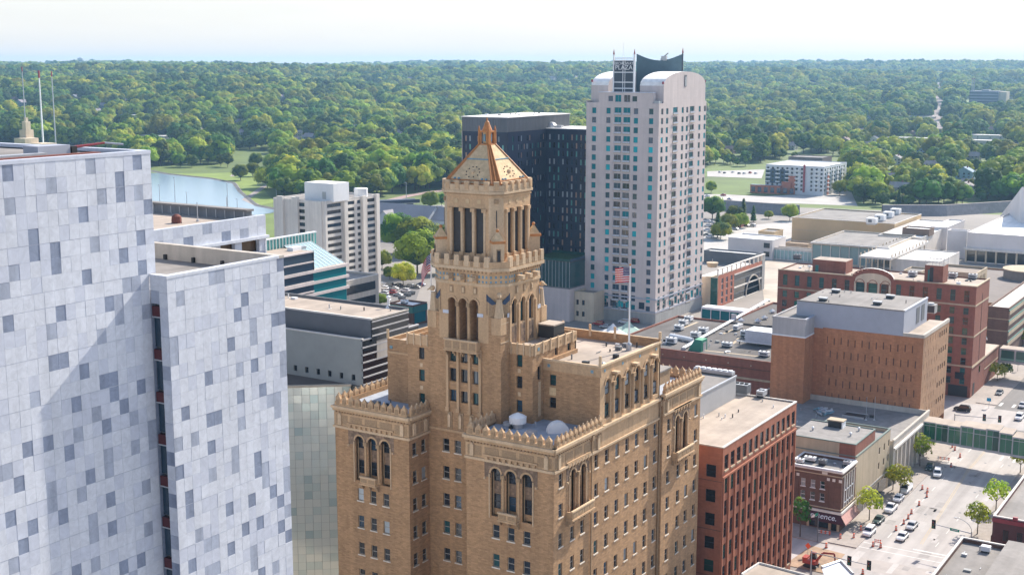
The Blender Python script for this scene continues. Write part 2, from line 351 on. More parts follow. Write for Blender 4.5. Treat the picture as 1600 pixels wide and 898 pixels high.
# ================================================================== THE BUFF BRICK OFFICE TOWER (foreground)
plm = thing('office_tower', (-104.4, 168, 0), 'buff brick tower building with crenellated wings and a copper coloured pyramid roof', 'building')
FL = [42.6, 38.3, 34.0, 29.65, 25.3, 20.95, 16.6, 12.25, 7.9]
WW, WH = 1.15, 1.95
fRW, fLW, fRC, fRX, fLX = FY(145.2), FY(147.4), FY(152.5), FX(-84.7), FX(-110.9)
wins = []
w = MB()
def arched_bay(fr, cols, panel, ww, zb, zt, balc=None, dep=.75):
    """tall recessed arcade: openings list for facade + its trim"""
    ops = [(c-ww/2, c+ww/2, zb, zt) for c in cols]
    for c in cols:
        w.arch(fr, c-ww/2, c+ww/2, zt-ww/2, diaper, d=.0, dep=.3, ring=buffst, rw=.28, rd=.14)
        # back wall of the recess with two windows and a patterned spandrel between
        w.poly([fr.p(c-ww/2, zb, -dep), fr.p(c+ww/2, zb, -dep), fr.p(c+ww/2, zb+1.0, -dep), fr.p(c-ww/2, zb+1.0, -dep)], buff)
        w.poly([fr.p(c-ww/2, zb+3.1, -dep), fr.p(c+ww/2, zb+3.1, -dep), fr.p(c+ww/2, zb+5.0, -dep), fr.p(c-ww/2, zb+5.0, -dep)], diaper)
        w.poly([fr.p(c-ww/2, zt-.4, -dep), fr.p(c+ww/2, zt-.4, -dep), fr.p(c+ww/2, zt, -dep), fr.p(c-ww/2, zt, -dep)], buffst)
        for s in (-1, 1): w.fbox(fr, c+s*ww/2-.12 if s > 0 else c-ww/2, c+ww/2 if s > 0 else c-ww/2+.12, zb, zt-ww/2, -dep, -dep+.2, buffst)
        wins.append((fr, c-ww/2+.12, c+ww/2-.12, zb+1.0, zb+3.1, 'deep')); wins.append((fr, c-ww/2+.12, c+ww/2-.12, zb+5.0, zt-.4, 'deep'))
    # engaged columns with capitals between the openings
    for a, b in zip(cols, cols[1:]):
        m = (a+b)/2; w.tube(fr.p(m, zb+.4, .1), fr.p(m, zt-ww/2-.5, .1), .17, None, buffst, 8)
        w.fbox(fr, m-.32, m+.32, zt-ww/2-.55, zt-ww/2+.05, .0, .36, buffdk)
        w.fbox(fr, m-.28, m+.28, zb+.15, zb+.45, .0, .32, buffst)
    for e in (cols[0]-ww/2-.3, cols[-1]+ww/2+.14): w.fbox(fr, e, e+.16, zb-.3, zt-ww/2-.2, 0, .16, bufflt)
    if panel:
        a, b, z0, z1 = panel
        w.fbox(fr, a, b, zt+.02, z1, .0, .05, diaper)
        ed = [a]+[q for c in cols for q in (c-ww/2, c+ww/2)]+[b]
        for k in range(0, len(ed), 2): w.fbox(fr, ed[k], ed[k+1], zt-ww/2-.7, zt+.02, .0, .04, diaper)
        n = int((b-a)/.92)
        for k in range(n):
            x = a+(b-a)*(k+.5)/n
            w.fbox(fr, x-.22, x+.22, z1-.35, z1+.15, .05, .34, buffst)
            w.fbox(fr, x-.16, x+.16, z1-.75, z1-.35, .05, .2, buffdk)
        w.fbox(fr, a-.1, b+.1, z1+.15, z1+.42, .0, .30, buffst)
        for e in (a, b-.25): w.fbox(fr, e, e+.25, zt-ww/2-1.0, zt-ww/2-.75, .0, .3, bufflt)
    return ops
def balcony(fr, a0, a1, z0, z1, d):
    b = MB()
    b.fbox(fr, a0-.15, a1+.15, z0-.25, z0, 0, d+.12, buffst)
    b.fbox(fr, a0, a1, z0, z1-.2, d-.18, d, buffst); b.fbox(fr, a0-.1, a1+.1, z1-.2, z1, d-.26, d+.1, bufflt)
    for x in (a0, a1-.18): b.fbox(fr, x, x+.18, z0, z1-.2, .0, d-.18, buffst)
    n = max(2, round((a1-a0)/1.5))
    for k in range(n):
        x0 = a0+(a1-a0)*(k+.12)/n; x1 = a0+(a1-a0)*(k+.88)/n; b.fbox(fr, x0, x1, z0+.2, z1-.35, d, d+.04, buffdk)
    for k in range(n+1):
        x = a0+(a1-a0)*k/n; b.fbox(fr, x-.16, x+.16, z0-.65, z0-.25, 0, d*.8, buffdk); b.fbox(fr, x-.12, x+.12, z0-1.05, z0-.65, 0, d*.45, buffdk)
    b.build('balcony', plm)

# ---- right wing, front
cR = [-94.1, -91.6, -89.0]
ops = grid_ops(cR, FL[2:], WW, WH)+arched_bay(fRW, cR, (-96.0, -87.3, 41.2, 44.7), 1.65, 36.2, 43.3)
w.facade(fRW, -99.1, -84.7, 0, 47.5, ops, buff); wins += [(fRW, *o) for o in ops[:len(cR)*7]]
balcony(fRW, -93.2, -90.3, 36.2, 37.3, .9)
# ---- left wing, front
cL = [-120.25, -117.8, -115.35]
ops = grid_ops(cL, FL[2:], WW, WH)+arched_bay(fLW, cL, (-122.4, -113.7, 41.2, 44.7), 1.65, 36.2, 43.3)
w.facade(fLW, -125.0, -110.9, 0, 47.5, ops, buff); wins += [(fLW, *o) for o in ops[:len(cL)*7]]
balcony(fLW, -119.6, -116.7, 36.2, 37.3, .9)
# ---- recess between the wings and the side of the left wing
ops = grid_ops([-107.75, -105.6, -103.2, -101.0], FL, WW, WH)
w.facade(fRC, -110.9, -99.1, 0, 47.5, ops, buff); wins += [(fRC, *o) for o in ops]
ops = grid_ops([148.85, 151.1], [z-.25 for z in FL], WW, WH)
w.facade(fLX, 147.4, 152.5, 0, 47.5, ops, buff); wins += [(fLX, *o) for o in ops]
# ---- long right side
colsA = [147.1]; colsB = [157.35+3.21*k for k in range(7)]; cBay = [150.4, 153.3]
ops = grid_ops(colsA+colsB, FL, WW, WH)+grid_ops(cBay, FL[2:], WW, WH)
nops = len(ops)
ops += arched_bay(fRX, cBay, (148.6, 155.1, 41.0, 44.3), 1.5, 36.6, 43.4)
w.facade(fRX, 145.2, 178.0, 0, 47.5, ops, buff); wins += [(fRX, *o) for o in ops[:nops]]
balcony(fRX, 148.7, 155.0, 36.6, 37.8, 1.0)
# far bay, standing slightly proud
fFB = FX(-84.1)
cFB = [183.4, 186.4]
ops = grid_ops([180.3, 190.7], FL, WW, WH)+grid_ops([184.2, 187.4], FL[2:], WW, WH); nops = len(ops)
ops += arched_bay(fFB, cFB, (181.7, 188.1, 41.2, 44.5), 1.5, 36.6, 43.4)
w.facade(fFB, 178.0, 192.4, 0, 47.9, ops, buff); wins += [(fFB, *o) for o in ops[:nops]]
balcony(fFB, 181.8, 188.0, 36.6, 37.8, 1.0)
w.poly([(-84.7, 178, 0), (-84.1, 178, 0), (-84.1, 178, 47.9), (-84.7, 178, 47.9)], buff)
# unseen sides and the roof decks
for a, b in (((-125, 147.4), (-125, 192.4)), ((-125, 192.4), (-84.1, 192.4)), ((-99.1, 145.2), (-99.1, 152.5))):
    w.poly([(*a, 0), (*b, 0), (*b, 47.5), (*a, 47.5)], buff)
w.build('wall', plm)
r = MB()
r.poly([(-98.8, 145.5, 47.25), (-85, 145.5, 47.25), (-85, 192, 47.25), (-98.8, 192, 47.25)], roofbl)
r.poly([(-124.7, 147.7, 47.25), (-111.1, 147.7, 47.25), (-111.1, 192, 47.25), (-124.7, 192, 47.25)], roofbl); r.poly([(-111.1, 152.6, 47.25), (-98.82, 152.6, 47.25), (-98.82, 192, 47.25), (-111.1, 192, 47.25)], roofbl)
r.build('roof_deck', plm)
pw = {(fRX, 1): 1}
place_windows(plm, [x[:5] for x in wins if len(x) == 5], mat('window_frame_tan', (.34, .31, .27)), [g_dark, g_dark, g_blue, g_dark, g_dteal, g_dark, g_dark, g_dark, g_dark, g_pale, g_dark, g_blue], sill=mat('pale_sill', (.66, .58, .48)), depth=.22, limit=72)
place_windows(plm, [x[:5] for x in wins if len(x) == 6], blackm, [g_dark, g_dark, g_blue, g_dark, g_pale], depth=.66, limit=28)

# ---- cornices and crenellated parapets
def cornice(fr, a0, a1, z, ext=.35):
    c = MB()
    c.fbox(fr, a0-ext, a1+ext, z-.35, z+.05, -.3, .55, bufflt); c.fbox(fr, a0-.2, a1+.2, z-.75, z-.35, -.3, .32, buffst)
    n = int((a1-a0)/.55)
    for k in range(n):
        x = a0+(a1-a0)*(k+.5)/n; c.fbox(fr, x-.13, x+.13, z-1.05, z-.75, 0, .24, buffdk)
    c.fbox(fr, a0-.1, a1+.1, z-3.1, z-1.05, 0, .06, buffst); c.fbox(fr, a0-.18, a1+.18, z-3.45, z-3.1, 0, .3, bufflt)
    n = max(1, int((a1-a0)/2.4))
    for k in range(n):
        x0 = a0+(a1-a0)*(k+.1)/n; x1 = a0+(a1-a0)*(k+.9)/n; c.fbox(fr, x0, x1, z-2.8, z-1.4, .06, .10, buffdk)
    for x in (a0+1.1, a1-1.1):                                   # pale figures near the corners
        c.fbox(fr, x-.3, x+.3, z-2.95, z-1.3, .06, .34, bufflt); c.ball(fr.p(x, z-1.25, .2), .24, bufflt, 6)
    c.build('cornice', plm)
cornice(fRW, -99.1, -84.7, 47.5); cornice(fLW, -125.0, -110.9, 47.5); cornice(fRX, 145.2, 158.6, 47.5); cornice(fFB, 178.2, 192.4, 48.0); cornice(fLX, 147.4, 152.5, 47.5, 0)
c = MB(); c.fbox(fRX, 158.6, 177.6, 47.15, 47.55, -.2, .5, bufflt); c.fbox(fRX, 158.6, 177.6, 44.3, 47.15, 0, .06, buffst); c.fbox(fRX, 158.6, 177.6, 44.05, 44.35, 0, .25, bufflt)
c.build('cornice', plm)
def merlons(fr, a0, a1, z, n, d0=-.35, d1=.25, tall=1.0, mm=None):
    b = MB(); st = (a1-a0)/n
    b.fbox(fr, a0, a1, z, z+.45, d0, d1, buffst)
    for k in range(n):
        x = a0+st*(k+.5); h = .28*st+.12
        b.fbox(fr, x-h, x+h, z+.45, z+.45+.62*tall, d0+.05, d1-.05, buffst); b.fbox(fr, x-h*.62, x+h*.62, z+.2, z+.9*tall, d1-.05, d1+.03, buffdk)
        P = [fr.p(x-h, z+.45+.62*tall, d0+.05), fr.p(x+h, z+.45+.62*tall, d0+.05), fr.p(x+h, z+.45+.62*tall, d1-.05), fr.p(x-h, z+.45+.62*tall, d1-.05)]
        q = .09; T = [fr.p(x-q, z+1.0+.55*tall, (d0+d1)/2-q), fr.p(x+q, z+1.0+.55*tall, (d0+d1)/2-q), fr.p(x+q, z+1.0+.55*tall, (d0+d1)/2+q), fr.p(x-q, z+1.0+.55*tall, (d0+d1)/2+q)]
        b.loft(P, T, buffst); b.poly(T, buffst); b.ball(fr.p(x, z+1.06+.55*tall, (d0+d1)/2), .13, bufflt, 6)
    b.build('crenellated_parapet', plm)
merlons(fRW, -98.9, -84.9, 47.55, 11); merlons(fLW, -124.8, -111.1, 47.55, 11); merlons(fRX, 145.6, 158.8, 47.55, 11); merlons(fFB, 178.4, 192.2, 48.05, 11)
merlons(fLX, 147.7, 152.5, 47.55, 4); merlons(Fr((-99.1, 0, 0), (0, 1, 0), (-1, 0, 0)), 145.6, 152.5, 47.55, 5)
merlons(Fr((-125, 0, 0), (0, 1, 0), (-1, 0, 0)), 147.7, 168, 47.55, 15); merlons(Fr((0, 192.3, 0), (1, 0, 0), (0, 1, 0)), -94, -84.4, 47.55, 8)
p = MB()
p.box(-124.85, -124.5, 147.9, 168, 47.25, 48.0, buff); p.build('parapet_back', plm)
for y in (155.6, 177.8):
    p = MB(); p.tube((-84.5, y, 2), (-84.5, y, 47), .14, None, buffdk, 6); p.fbox(fRX, y-.3, y+.3, 46.2, 47.0, .05, .5, buffdk); p.build('downpipe', plm)

# ---- upper arcaded block and the setback masses beside the shaft
u = MB(); uw = []
fUB, fUF = FX(-84.72), FY(158.2)
ac = [160.55+3.17*k for k in range(6)]
ops = [(y-.85, y+.85, 48.3, 54.2) for y in ac]
u.facade(fUB, 158.2, 177.9, 47.5, 56.2, ops, buffst, depth=.7)
for y in ac:
    u.arch(fUB, y-.85, y+.85, 53.35, buffst, dep=.3, ring=buffst, rw=.3, rd=.15)
    for z0, z1 in ((48.3, 48.5), (50.3, 51.8), (53.6, 54.2)): u.poly([fUB.p(y-.85, z0, -.7), fUB.p(y+.85, z0, -.7), fUB.p(y+.85, z1, -.7), fUB.p(y-.85, z1, -.7)], bufflt)
    uw += [(fUB, y-.85, y+.85, 48.5, 50.3), (fUB, y-.85, y+.85, 51.8, 53.6)]
for a, b in zip(ac, ac[1:]): u.tube(fUB.p((a+b)/2, 48, .1), fUB.p((a+b)/2, 52.9, .1), .24, None, buffst, 8); u.fbox(fUB, (a+b)/2-.4, (a+b)/2+.4, 52.9, 53.5, 0, .42, buffdk)
for k in (0, 2, 4): u.fbox(fUB, ac[k]+1.1, ac[k]+2.1, 54.75, 55.05, 0, 1.0, bufflt); u.fbox(fUB, ac[k]+1.3, ac[k]+1.9, 54.4, 54.75, 0, .6, buffdk)
for k in range(4): u.fbox(fUB, 159.6+5.6*k-.22, 159.6+5.6*k+.22, 55.35, 55.75, 0, .05, bluetl)
ops = [(-93.1, -92.0, 52.6, 54.2), (-93.1, -92.0, 49.2, 50.8)]
u.facade(fUF, -94.2, -84.72, 47.25, 56.2, ops, buff); uw += [(fUF, *o) for o in ops]
u.fbox(fUF, -94.2, -84.5, 54.8, 56.2, 0, .07, buffst)
for x in (-93.2, -86.0): u.fbox(fUF, x-.22, x+.22, 55.3, 55.75, .07, .11, bluetl)
u.fbox(fUF, -93.1, -92.0, 51.1, 52.3, .0, .05, tilecr)
# parapets round the upper roof
u.box(-94.2, -84.55, 158.1, 158.5, 56.2, 56.5, bufflt); u.box(-85.0, -84.55, 158.5, 178.0, 56.2, 56.5, bufflt)
u.box(-120.0, -84.72, 177.6, 178.0, 47.25, 56.9, buff, top=bufflt); u.box(-94.2, -93.9, 158.5, 168, 47.25, 56.1, buff)
for x in (-102, -97, -92.5): u.box(x-.2, x+.2, 177.45, 177.6, 56.0, 58.0, bufflt)
u.box(-84.95, -84.6, 158.15, 158.45, 56.5, 57.9, bufflt); u.box(-84.95, -84.6, 177.7, 178.05, 56.9, 58.0, bufflt)
# right setback pier block
fAY, fAX = FY(155.2), FX(-94.2)
ops = [(-96.95, -95.95, z-.9, z+.9) for z in (49.6, 53.2, 56.4)]
u.facade(fAY, -98.1, -94.2, 47.25, 58.3, ops, buff); uw += [(fAY, *o) for o in ops]
for z in (51.4, 54.9): u.fbox(fAY, -96.7, -96.2, z-.3, z+.3, 0, .06, bufflt)
ops = [(156.6, 157.6, 53.5, 55.5), (161.6, 162.5, 56.2, 57.6), (165.4, 166.3, 56.2, 57.6)]
u.facade(fAX, 155.2, 168, 47.25, 58.3, ops, buff); uw += [(fAX, *o) for o in ops]
u.fbox(fAX, 156.75, 157.45, 48.0, 53.2, 0, .08, bufflt)
u.fbox(fAY, -98.1, -94.1, 57.4, 58.9, -.3, .12, buffst, top=bufflt); u.fbox(fAX, 155.3, 168, 57.4, 58.9, -.3, .12, buffst, top=bufflt)
for k in range(4): u.fbox(fAY, -97.9+1.1*k, -97.7+1.1*k, 57.3, 59.2, .12, .26, bufflt)
for k in range(6): u.fbox(fAX, 155.5+2.2*k, 155.7+2.2*k, 57.3, 59.2, .12, .26, bufflt); u.fbox(fAX, 156.4+2.2*k, 156.9+2.2*k, 57.9, 58.4, .12, .16, bluetl if k == 0 else buffdk)
u.box(-98.1, -94.2, 167.7, 168.0, 56, 58.9, buffst)
# left setback blocks
fBY = FY(153.0)
u.facade(fBY, -115.1, -110.9, 47.25, 58.3, [(-113.0, -111.95, z-.9, z+.9) for z in (48.9, 52.6, 56.0)], buff)
u.poly([(-115.1, 153.0, 47.25), (-115.1, 154.3, 47.25), (-115.1, 154.3, 58.3), (-115.1, 153.0, 58.3)], buff)
uw += [(fBY, -113.0, -111.95, z-.9, z+.9) for z in (48.9, 52.6, 56.0)]
u.fbox(fBY, -115.2, -110.9, 57.3, 58.8, -.3, .12, buffst, top=bufflt)
for z in (50.7, 54.2): u.fbox(fBY, -112.75, -112.25, z-.3, z+.3, 0, .05, bufflt)
for k in range(4): u.fbox(fBY, -115.1+1.25*k, -114.9+1.25*k, 57.2, 59.1, .12, .26, bufflt)
u.box(-115.1, -114.8, 154.2, 178, 47.25, 58.3, buff); u.box(-120.2, -115.1, 154.6, 154.9, 47.25, 57.2, buff, top=bufflt); u.box(-120.2, -119.9, 154.9, 178, 47.25, 57.2, buff, top=bufflt)
u.box(-119.7, -119.2, 154.53, 154.6, 55.6, 56.1, bluetl); u.box(-120.25, -119.95, 154.5, 154.8, 57.2, 58.6, bufflt)
u.fbox(FY(154.6), -120.2, -115.1, 54.9, 55.2, 0, .08, buffst)
u.build('upper_block', plm)
place_windows(plm, uw, blackm, [g_dteal, g_dark, g_pale, g_dark, g_blue], depth=.3, limit=40)
d = MB()
d.poly([(-93.9, 158.5, 55.5), (-84.95, 158.5, 55.5), (-84.95, 177.6, 55.5), (-93.9, 177.6, 55.5)], roofbg)
d.poly([(-119.9, 165.5, 55.5), (-93.9, 165.5, 55.5), (-93.9, 177.6, 55.5), (-119.9, 177.6, 55.5)], roofbg)
d.poly([(-97.95, 155.3, 58.2), (-94.3, 155.3, 58.2), (-94.3, 167.7, 58.2), (-97.95, 167.7, 58.2)], roofbg)
d.poly([(-114.8, 154, 57.8), (-110.9, 154, 57.8), (-110.9, 177.6, 57.8), (-114.8, 177.6, 57.8)], roofbg)
d.poly([(-119.9, 154.9, 56.5), (-115.1, 154.9, 56.5), (-115.1, 177.6, 56.5), (-119.9, 177.6, 56.5)], roofbg)
d.build('roof_deck', plm)

# ---- tower shaft
CX, CY = -104.45, 159.0
def octa(h, ch, cy=CY, cx=CX):
    return [(cx-h+ch, cy-h), (cx+h-ch, cy-h), (cx+h, cy-h+ch), (cx+h, cy+h-ch), (cx+h-ch, cy+h), (cx-h+ch, cy+h), (cx-h, cy+h-ch), (cx-h, cy-h+ch)]
HS = 6.45
t = MB(); tw = []
fTF = FY(CY-HS); fTX = FX(CX+HS)
tc = [-106.45, -104.4, -102.35]
lc = [-106.45, -104.5, -102.6]
LOW = [(49.5, 51.3), (52.6, 54.6), (55.6, 57.6)]
ops = [(x-.6, x+.6, a, b) for x in tc for a, b in LOW]+[(x-.72, x+.72, 59.0, 65.3) for x in lc]
t.facade(fTF, CX-HS, CX+HS, 47.25, 59.0, [o for o in ops if o[3] < 60], buff, depth=.5)
tw += [(fTF, *o) for o in ops if o[3] < 60]
CH = 2.1; FLAT = HS-CH
for a0, a1 in ((CX-HS, CX-FLAT), (CX+FLAT, CX+HS)): t.facade(fTF, a0, a1, 62.9-3.9, 62.9, [], buff)
# rebuild the zone 59..62.9 of the centre together with the octagonal zone above
t2 = MB()
lo = [(x-.72, x+.72, 59.0, 65.3) for x in lc]
t.facade(fTF, CX-FLAT, CX+FLAT, 59.0, 67.3, lo, buffst, depth=1.7, mr=buff)
for x in lc: t.arch(fTF, x-.72, x+.72, 65.3-.72, buffst, dep=.5, ring=buffst, rw=.28, rd=.14)
t.poly([fTF.p(-107.6, 58.8, -1.7), fTF.p(-101.4, 58.8, -1.7), fTF.p(-101.4, 65.6, -1.7), fTF.p(-107.6, 65.6, -1.7)], diaper)
for x in (-105.48, -103.55): t.tube(fTF.p(x, 59.4, .02), fTF.p(x, 64.1, .02), .17, None, buffst, 8); t.fbox(fTF, x-.3, x+.3, 64.05, 64.65, 0, .3, buffdk)
for x in (-107.6, -101.5): t.fbox(fTF, x-.5, x+.5, 62.8, 63.3, 0, .08, marb2)
for x in tc:                                                       # mullion strips between the low windows
    t.fbox(fTF, x-.6, x+.6, 51.45, 52.5, -.3, -.2, tilecr); t.fbox(fTF, x-.6, x+.6, 54.7, 55.5, -.3, -.2, tilecr); t.fbox(fTF, x-.3, x+.3, 51.6, 52.3, -.2, -.12, bufflt)
for x in (-107.3, -105.42, -103.38, -101.5): t.fbox(fTF, x-.2, x+.2, 48.6, 58.0, 0, .28, buffst); t.fbox(fTF, x-.3, x+.3, 48.0, 48.6, 0, .4, buffst)
for x in (-107.0, -105.0, -103.1, -101.3):
    t.fbox(fTF, x-.45, x+.45, 45.2, 47.9, .02, .12, buffdk); t.fbox(fTF, x-.22, x+.22, 45.6, 47.4, .12, .36, bufflt)
    t.ball(fTF.p(x, 47.5, .24), .2, bufflt, 6)
t.fbox(fTF, -110.9, -99.2, 44.8, 45.15, 0, .25, buffst)
# sunny side of the shaft
fTXf = fTX; rc_ = [156.2, 158.6, 161.0]
t.facade(fTX, CY-HS, CY+HS, 47.25, 57.5, [], buff)
for a0, a1 in ((CY-HS, CY-FLAT), (CY+FLAT, CY+HS)): t.facade(fTX, a0, a1, 57.5, 62.9, [], buff)
ro = [(y-.62, y+.62, 61.6, 65.3) for y in rc_]
t.facade(fTX, CY-FLAT, CY+FLAT, 57.5, 67.3, ro, buffst, depth=.55)
for y in rc_:
    t.arch(fTX, y-.62, y+.62, 65.3-.62, buffst, dep=.4, ring=buffst, rw=.26, rd=.13); tw.append((fTX, y-.62, y+.62, 61.6, 65.3))
    t.fbox(fTX, y-.62, y+.62, 58.6, 61.3, .01, .05, diaper)
for y in (155.0, 157.4, 159.8, 162.2): t.fbox(fTX, y-.2, y+.2, 58.2, 64.4, .02, .2, buffst)
for y in (154.7, 163.2): t.fbox(fTX, y-.4, y+.4, 62.8, 63.4, 0, .08, marb2)
for z in (59.2, 62.0): t.fbox(fTX, CY-HS, CY-FLAT+.4, z, z+.16, 0, .06, bufflt)
# hidden sides, chamfers, ledges
for (a, b) in (((CX-HS, CY-HS), (CX-HS, CY+HS)), ((CX-HS, CY+HS), (CX+HS, CY+HS))): t.poly([(*a, 47.25), (*b, 47.25), (*b, 62.9), (*a, 62.9)], buff)
O = octa(HS, CH)
for i in (1, 3, 4, 5, 6, 7): 
    a, b = O[i], O[(i+1) % 8]; t.poly([(*a, 62.9), (*b, 62.9), (*b, 67.3), (*a, 67.3)], buffst)
S4 = [(CX-HS, CY-HS), (CX+HS, CY-HS), (CX+HS, CY+HS), (CX-HS, CY+HS)]
for k, (i, j) in enumerate(((7, 0), (1, 2), (3, 4), (5, 6))): t.poly([(*O[i], 62.9), (*S4[k], 62.9), (*O[j], 62.9)], bufflt)
t.build('tower_shaft', plm)
place_windows(plm, tw, blackm, [g_dark, g_pale, g_dteal, g_dark, g_blue], depth=.42, limit=20, kind='mullion')
balcony(fTF, -107.2, -101.5, 57.7, 59.3, 1.1)
# eagles on the four shoulders
for sx, sy in ((1, -1), (-1, -1), (1, 1), (-1, 1)):
    e = MB(); bx, by = CX+sx*(HS-.75), CY+sy*(HS-.75); q = Vector((sx, sy, 0)).normalized(); pr = Vector((-sy, sx, 0)).normalized()
    B = Vector((bx, by, 0))
    e.tube(B+q*.05+Vector((0, 0, 62.9)), B+q*.15+Vector((0, 0, 65.6)), .75, .38, bufflt, 8); e.ball(B+q*.35+Vector((0, 0, 66.2)), .42, bufflt, 8)
    e.tube(B+q*.6+Vector((0, 0, 66.2)), B+q*1.15+Vector((0, 0, 65.95)), .2, .05, bufflt, 6)
    for s in (-1, 1):
        a = B+pr*s*.35-q*.05; b2 = B+pr*s*1.75-q*.55
        P = [a+Vector((0, 0, 63.0)), b2+Vector((0, 0, 63.2)), b2+Vector((0, 0, 66.3)), a+Vector((0, 0, 64.9))]
        Q = [x-q*.35 for x in P]; e.poly(P, buffdk); e.poly(Q, buffdk); e.loft(P, Q, buffdk)
        P2 = [x+q*.03 for x in (a+Vector((0, 0, 64.9)), b2+Vector((0, 0, 66.3)), b2+Vector((0, 0, 65.3)), a*.55+b2*.45+Vector((0, 0, 64.7)))]; e.poly(P2, mat('dark_blue_glaze', (.045, .07, .12)))
        e.poly([x+Vector((0, 0, .02)) for x in (P[3], P[2], Q[2], Q[3])], MATS['dark_blue_glaze'])
    e.box(bx-.8, bx+.8, by-.8, by+.8, 60.4, 62.88, buffst)
    e.build('eagle_statue', plm)
# ---- blue tiled band, gargoyles, octagonal parapet
b = MB()
def ring(mb, h, ch, z0, z1, m, top=None, inner=None):
    O = octa(h, ch); mb.prism(O, z0, z1, m, top=top)
ring(b, HS+.12, CH, 67.3, 67.7, bufflt); ring(b, HS+.02, CH, 67.7, 69.2, buffst); ring(b, HS+.18, CH, 69.2, 69.6, buffst); ring(b, HS+.55, CH, 69.6, 70.05, bufflt)
OF = octa(HS+.02, CH); OP = octa(HS+.45, CH)
for i in range(8):
    A, B2 = Vector((*OF[i], 0)), Vector((*OF[(i+1) % 8], 0)); Ld = (B2-A).length; uu = (B2-A)/Ld; nn = Vector((uu.y, -uu.x, 0)); fr = Fr(A, uu, nn)
    n = max(3, int(Ld/.62))
    for k in range(n):
        x = Ld*(k+.5)/n; b.fbox(fr, x-.14, x+.14, 68.5, 68.9, 0, .05, bluetl); b.fbox(fr, x-.14, x+.14, 67.85, 68.15, 0, .05, bluetl); b.fbox(fr, x-.1, x+.1, 69.25, 69.55, .16, .26, buffdk)
    if Ld > 5:
        for k in range(3):
            x = Ld*(.26+.24*k); b.fbox(fr, x-.42, x+.42, 67.75, 68.9, 0, .35, buffst); b.fbox(fr, x-.34, x+.34, 68.15, 68.75, .35, 1.25, bufflt); b.fbox(fr, x-.32, x+.32, 64.9+1.1, 67.1, 0, .06, buffdk); b.fbox(fr, x-.18, x+.18, 66.2, 66.9, .06, .14, bufflt)
b.build('tile_band', plm)
b = MB()
b.prism(octa(HS+.3, CH), 70.05, 70.5, buffst)
for i in range(8):
    A, B2 = Vector((*OP[i], 0)), Vector((*OP[(i+1) % 8], 0)); Ld = (B2-A).length; uu = (B2-A)/Ld; nn = Vector((uu.y, -uu.x, 0)); fr = Fr(A, uu, nn)
    n = 5 if Ld > 5 else 2
    if Ld < 5:
        b.fbox(fr, 0, Ld, 70.05, 71.0, -.35, .02, buffst); continue
    b.fbox(fr, .02, Ld-.02, 70.05, 70.9, -.32, 0, buffst)
    for k in range(n+1):
        x = .45+(Ld-.9)*k/n; b.fbox(fr, x-.42, x+.42, 70.2, 71.75, -.34, .06, bufflt)
        if k < n: x2 = .45+(Ld-.9)*(k+.5)/n; b.fbox(fr, x2-.24, x2+.24, 70.15, 70.95, .0, .04, buffdk)
b.build('crenellated_parapet', plm)
# ---- belfry
HB, CB = 5.2, 1.55; FB = HB-CB
bf = MB()
OB = octa(HB, CB)
fBF, fBX = FY(CY-HB), FX(CX+HB)
oc = [-2.0, 0.0, 2.0]
ZB0, ZB1 = 71.2, 78.4
for fr, c0 in ((fBF, CX), (fBX, CY)):
    o = [(c0+x-.70, c0+x+.70, ZB0+.6, ZB1) for x in oc]
    bf.facade(fr, c0-FB, c0+FB, 70.5, 81.0, o, buffst, depth=.32)
    for x in oc: bf.arch(fr, c0+x-.62, c0+x+.62, ZB1-.4, bufflt, dep=.6, n=6, ring=None) if False else None
    for x in (-1.0, 1.0, -2.95, 2.95):
        bf.tube(fr.p(c0+x, ZB0+.6, .0), fr.p(c0+x, ZB1-.5, .0), .22, None, bufflt, 8); bf.fbox(fr, c0+x-.36, c0+x+.36, ZB1-.5, ZB1, .02, .36, buffst); bf.fbox(fr, c0+x-.34, c0+x+.34, ZB0+.2, ZB0+.8, 0, .34, buffst)
    for x in oc: bf.lathe(fr.p(c0+x, 79.4, 0), [(.3, 0), (.3, .01)], buffdk, 6) if False else bf.fbox(fr, c0+x-.3, c0+x+.3, 79.1, 79.7, 0, .05, tilecr)
    bf.poly([fr.p(c0-FB+.1, 71.2, -.33), fr.p(c0+FB-.1, 71.2, -.33), fr.p(c0+FB-.1, 78.6, -.33), fr.p(c0-FB+.1, 78.6, -.33)], blackm)  # black sheet just behind the openings paints in the shade of the interior
    for x in oc:
        for k in range(10): z = 72.1+.64*k; bf.fbox(fr, c0+x-.6, c0+x+.6, z, z+.05, -.32, -.26, mat('dark_louvre_slat', (.05, .04, .035)))
for i in (1, 3, 4, 5, 6, 7):
    a, b2 = OB[i], OB[(i+1) % 8]; bf.poly([(*a, 70.5), (*b2, 70.5), (*b2, 81.0), (*a, 81.0)], bufflt)
bf.prism(octa(HB+.14, CB), 80.1, 80.35, buffst); bf.prism(octa(HB+.30, CB), 80.55, 80.9, bufflt, cap=True); bf.prism(octa(HB+.22, CB), 80.9, 81.8, bufflt)
OQ = octa(HB+.22, CB)
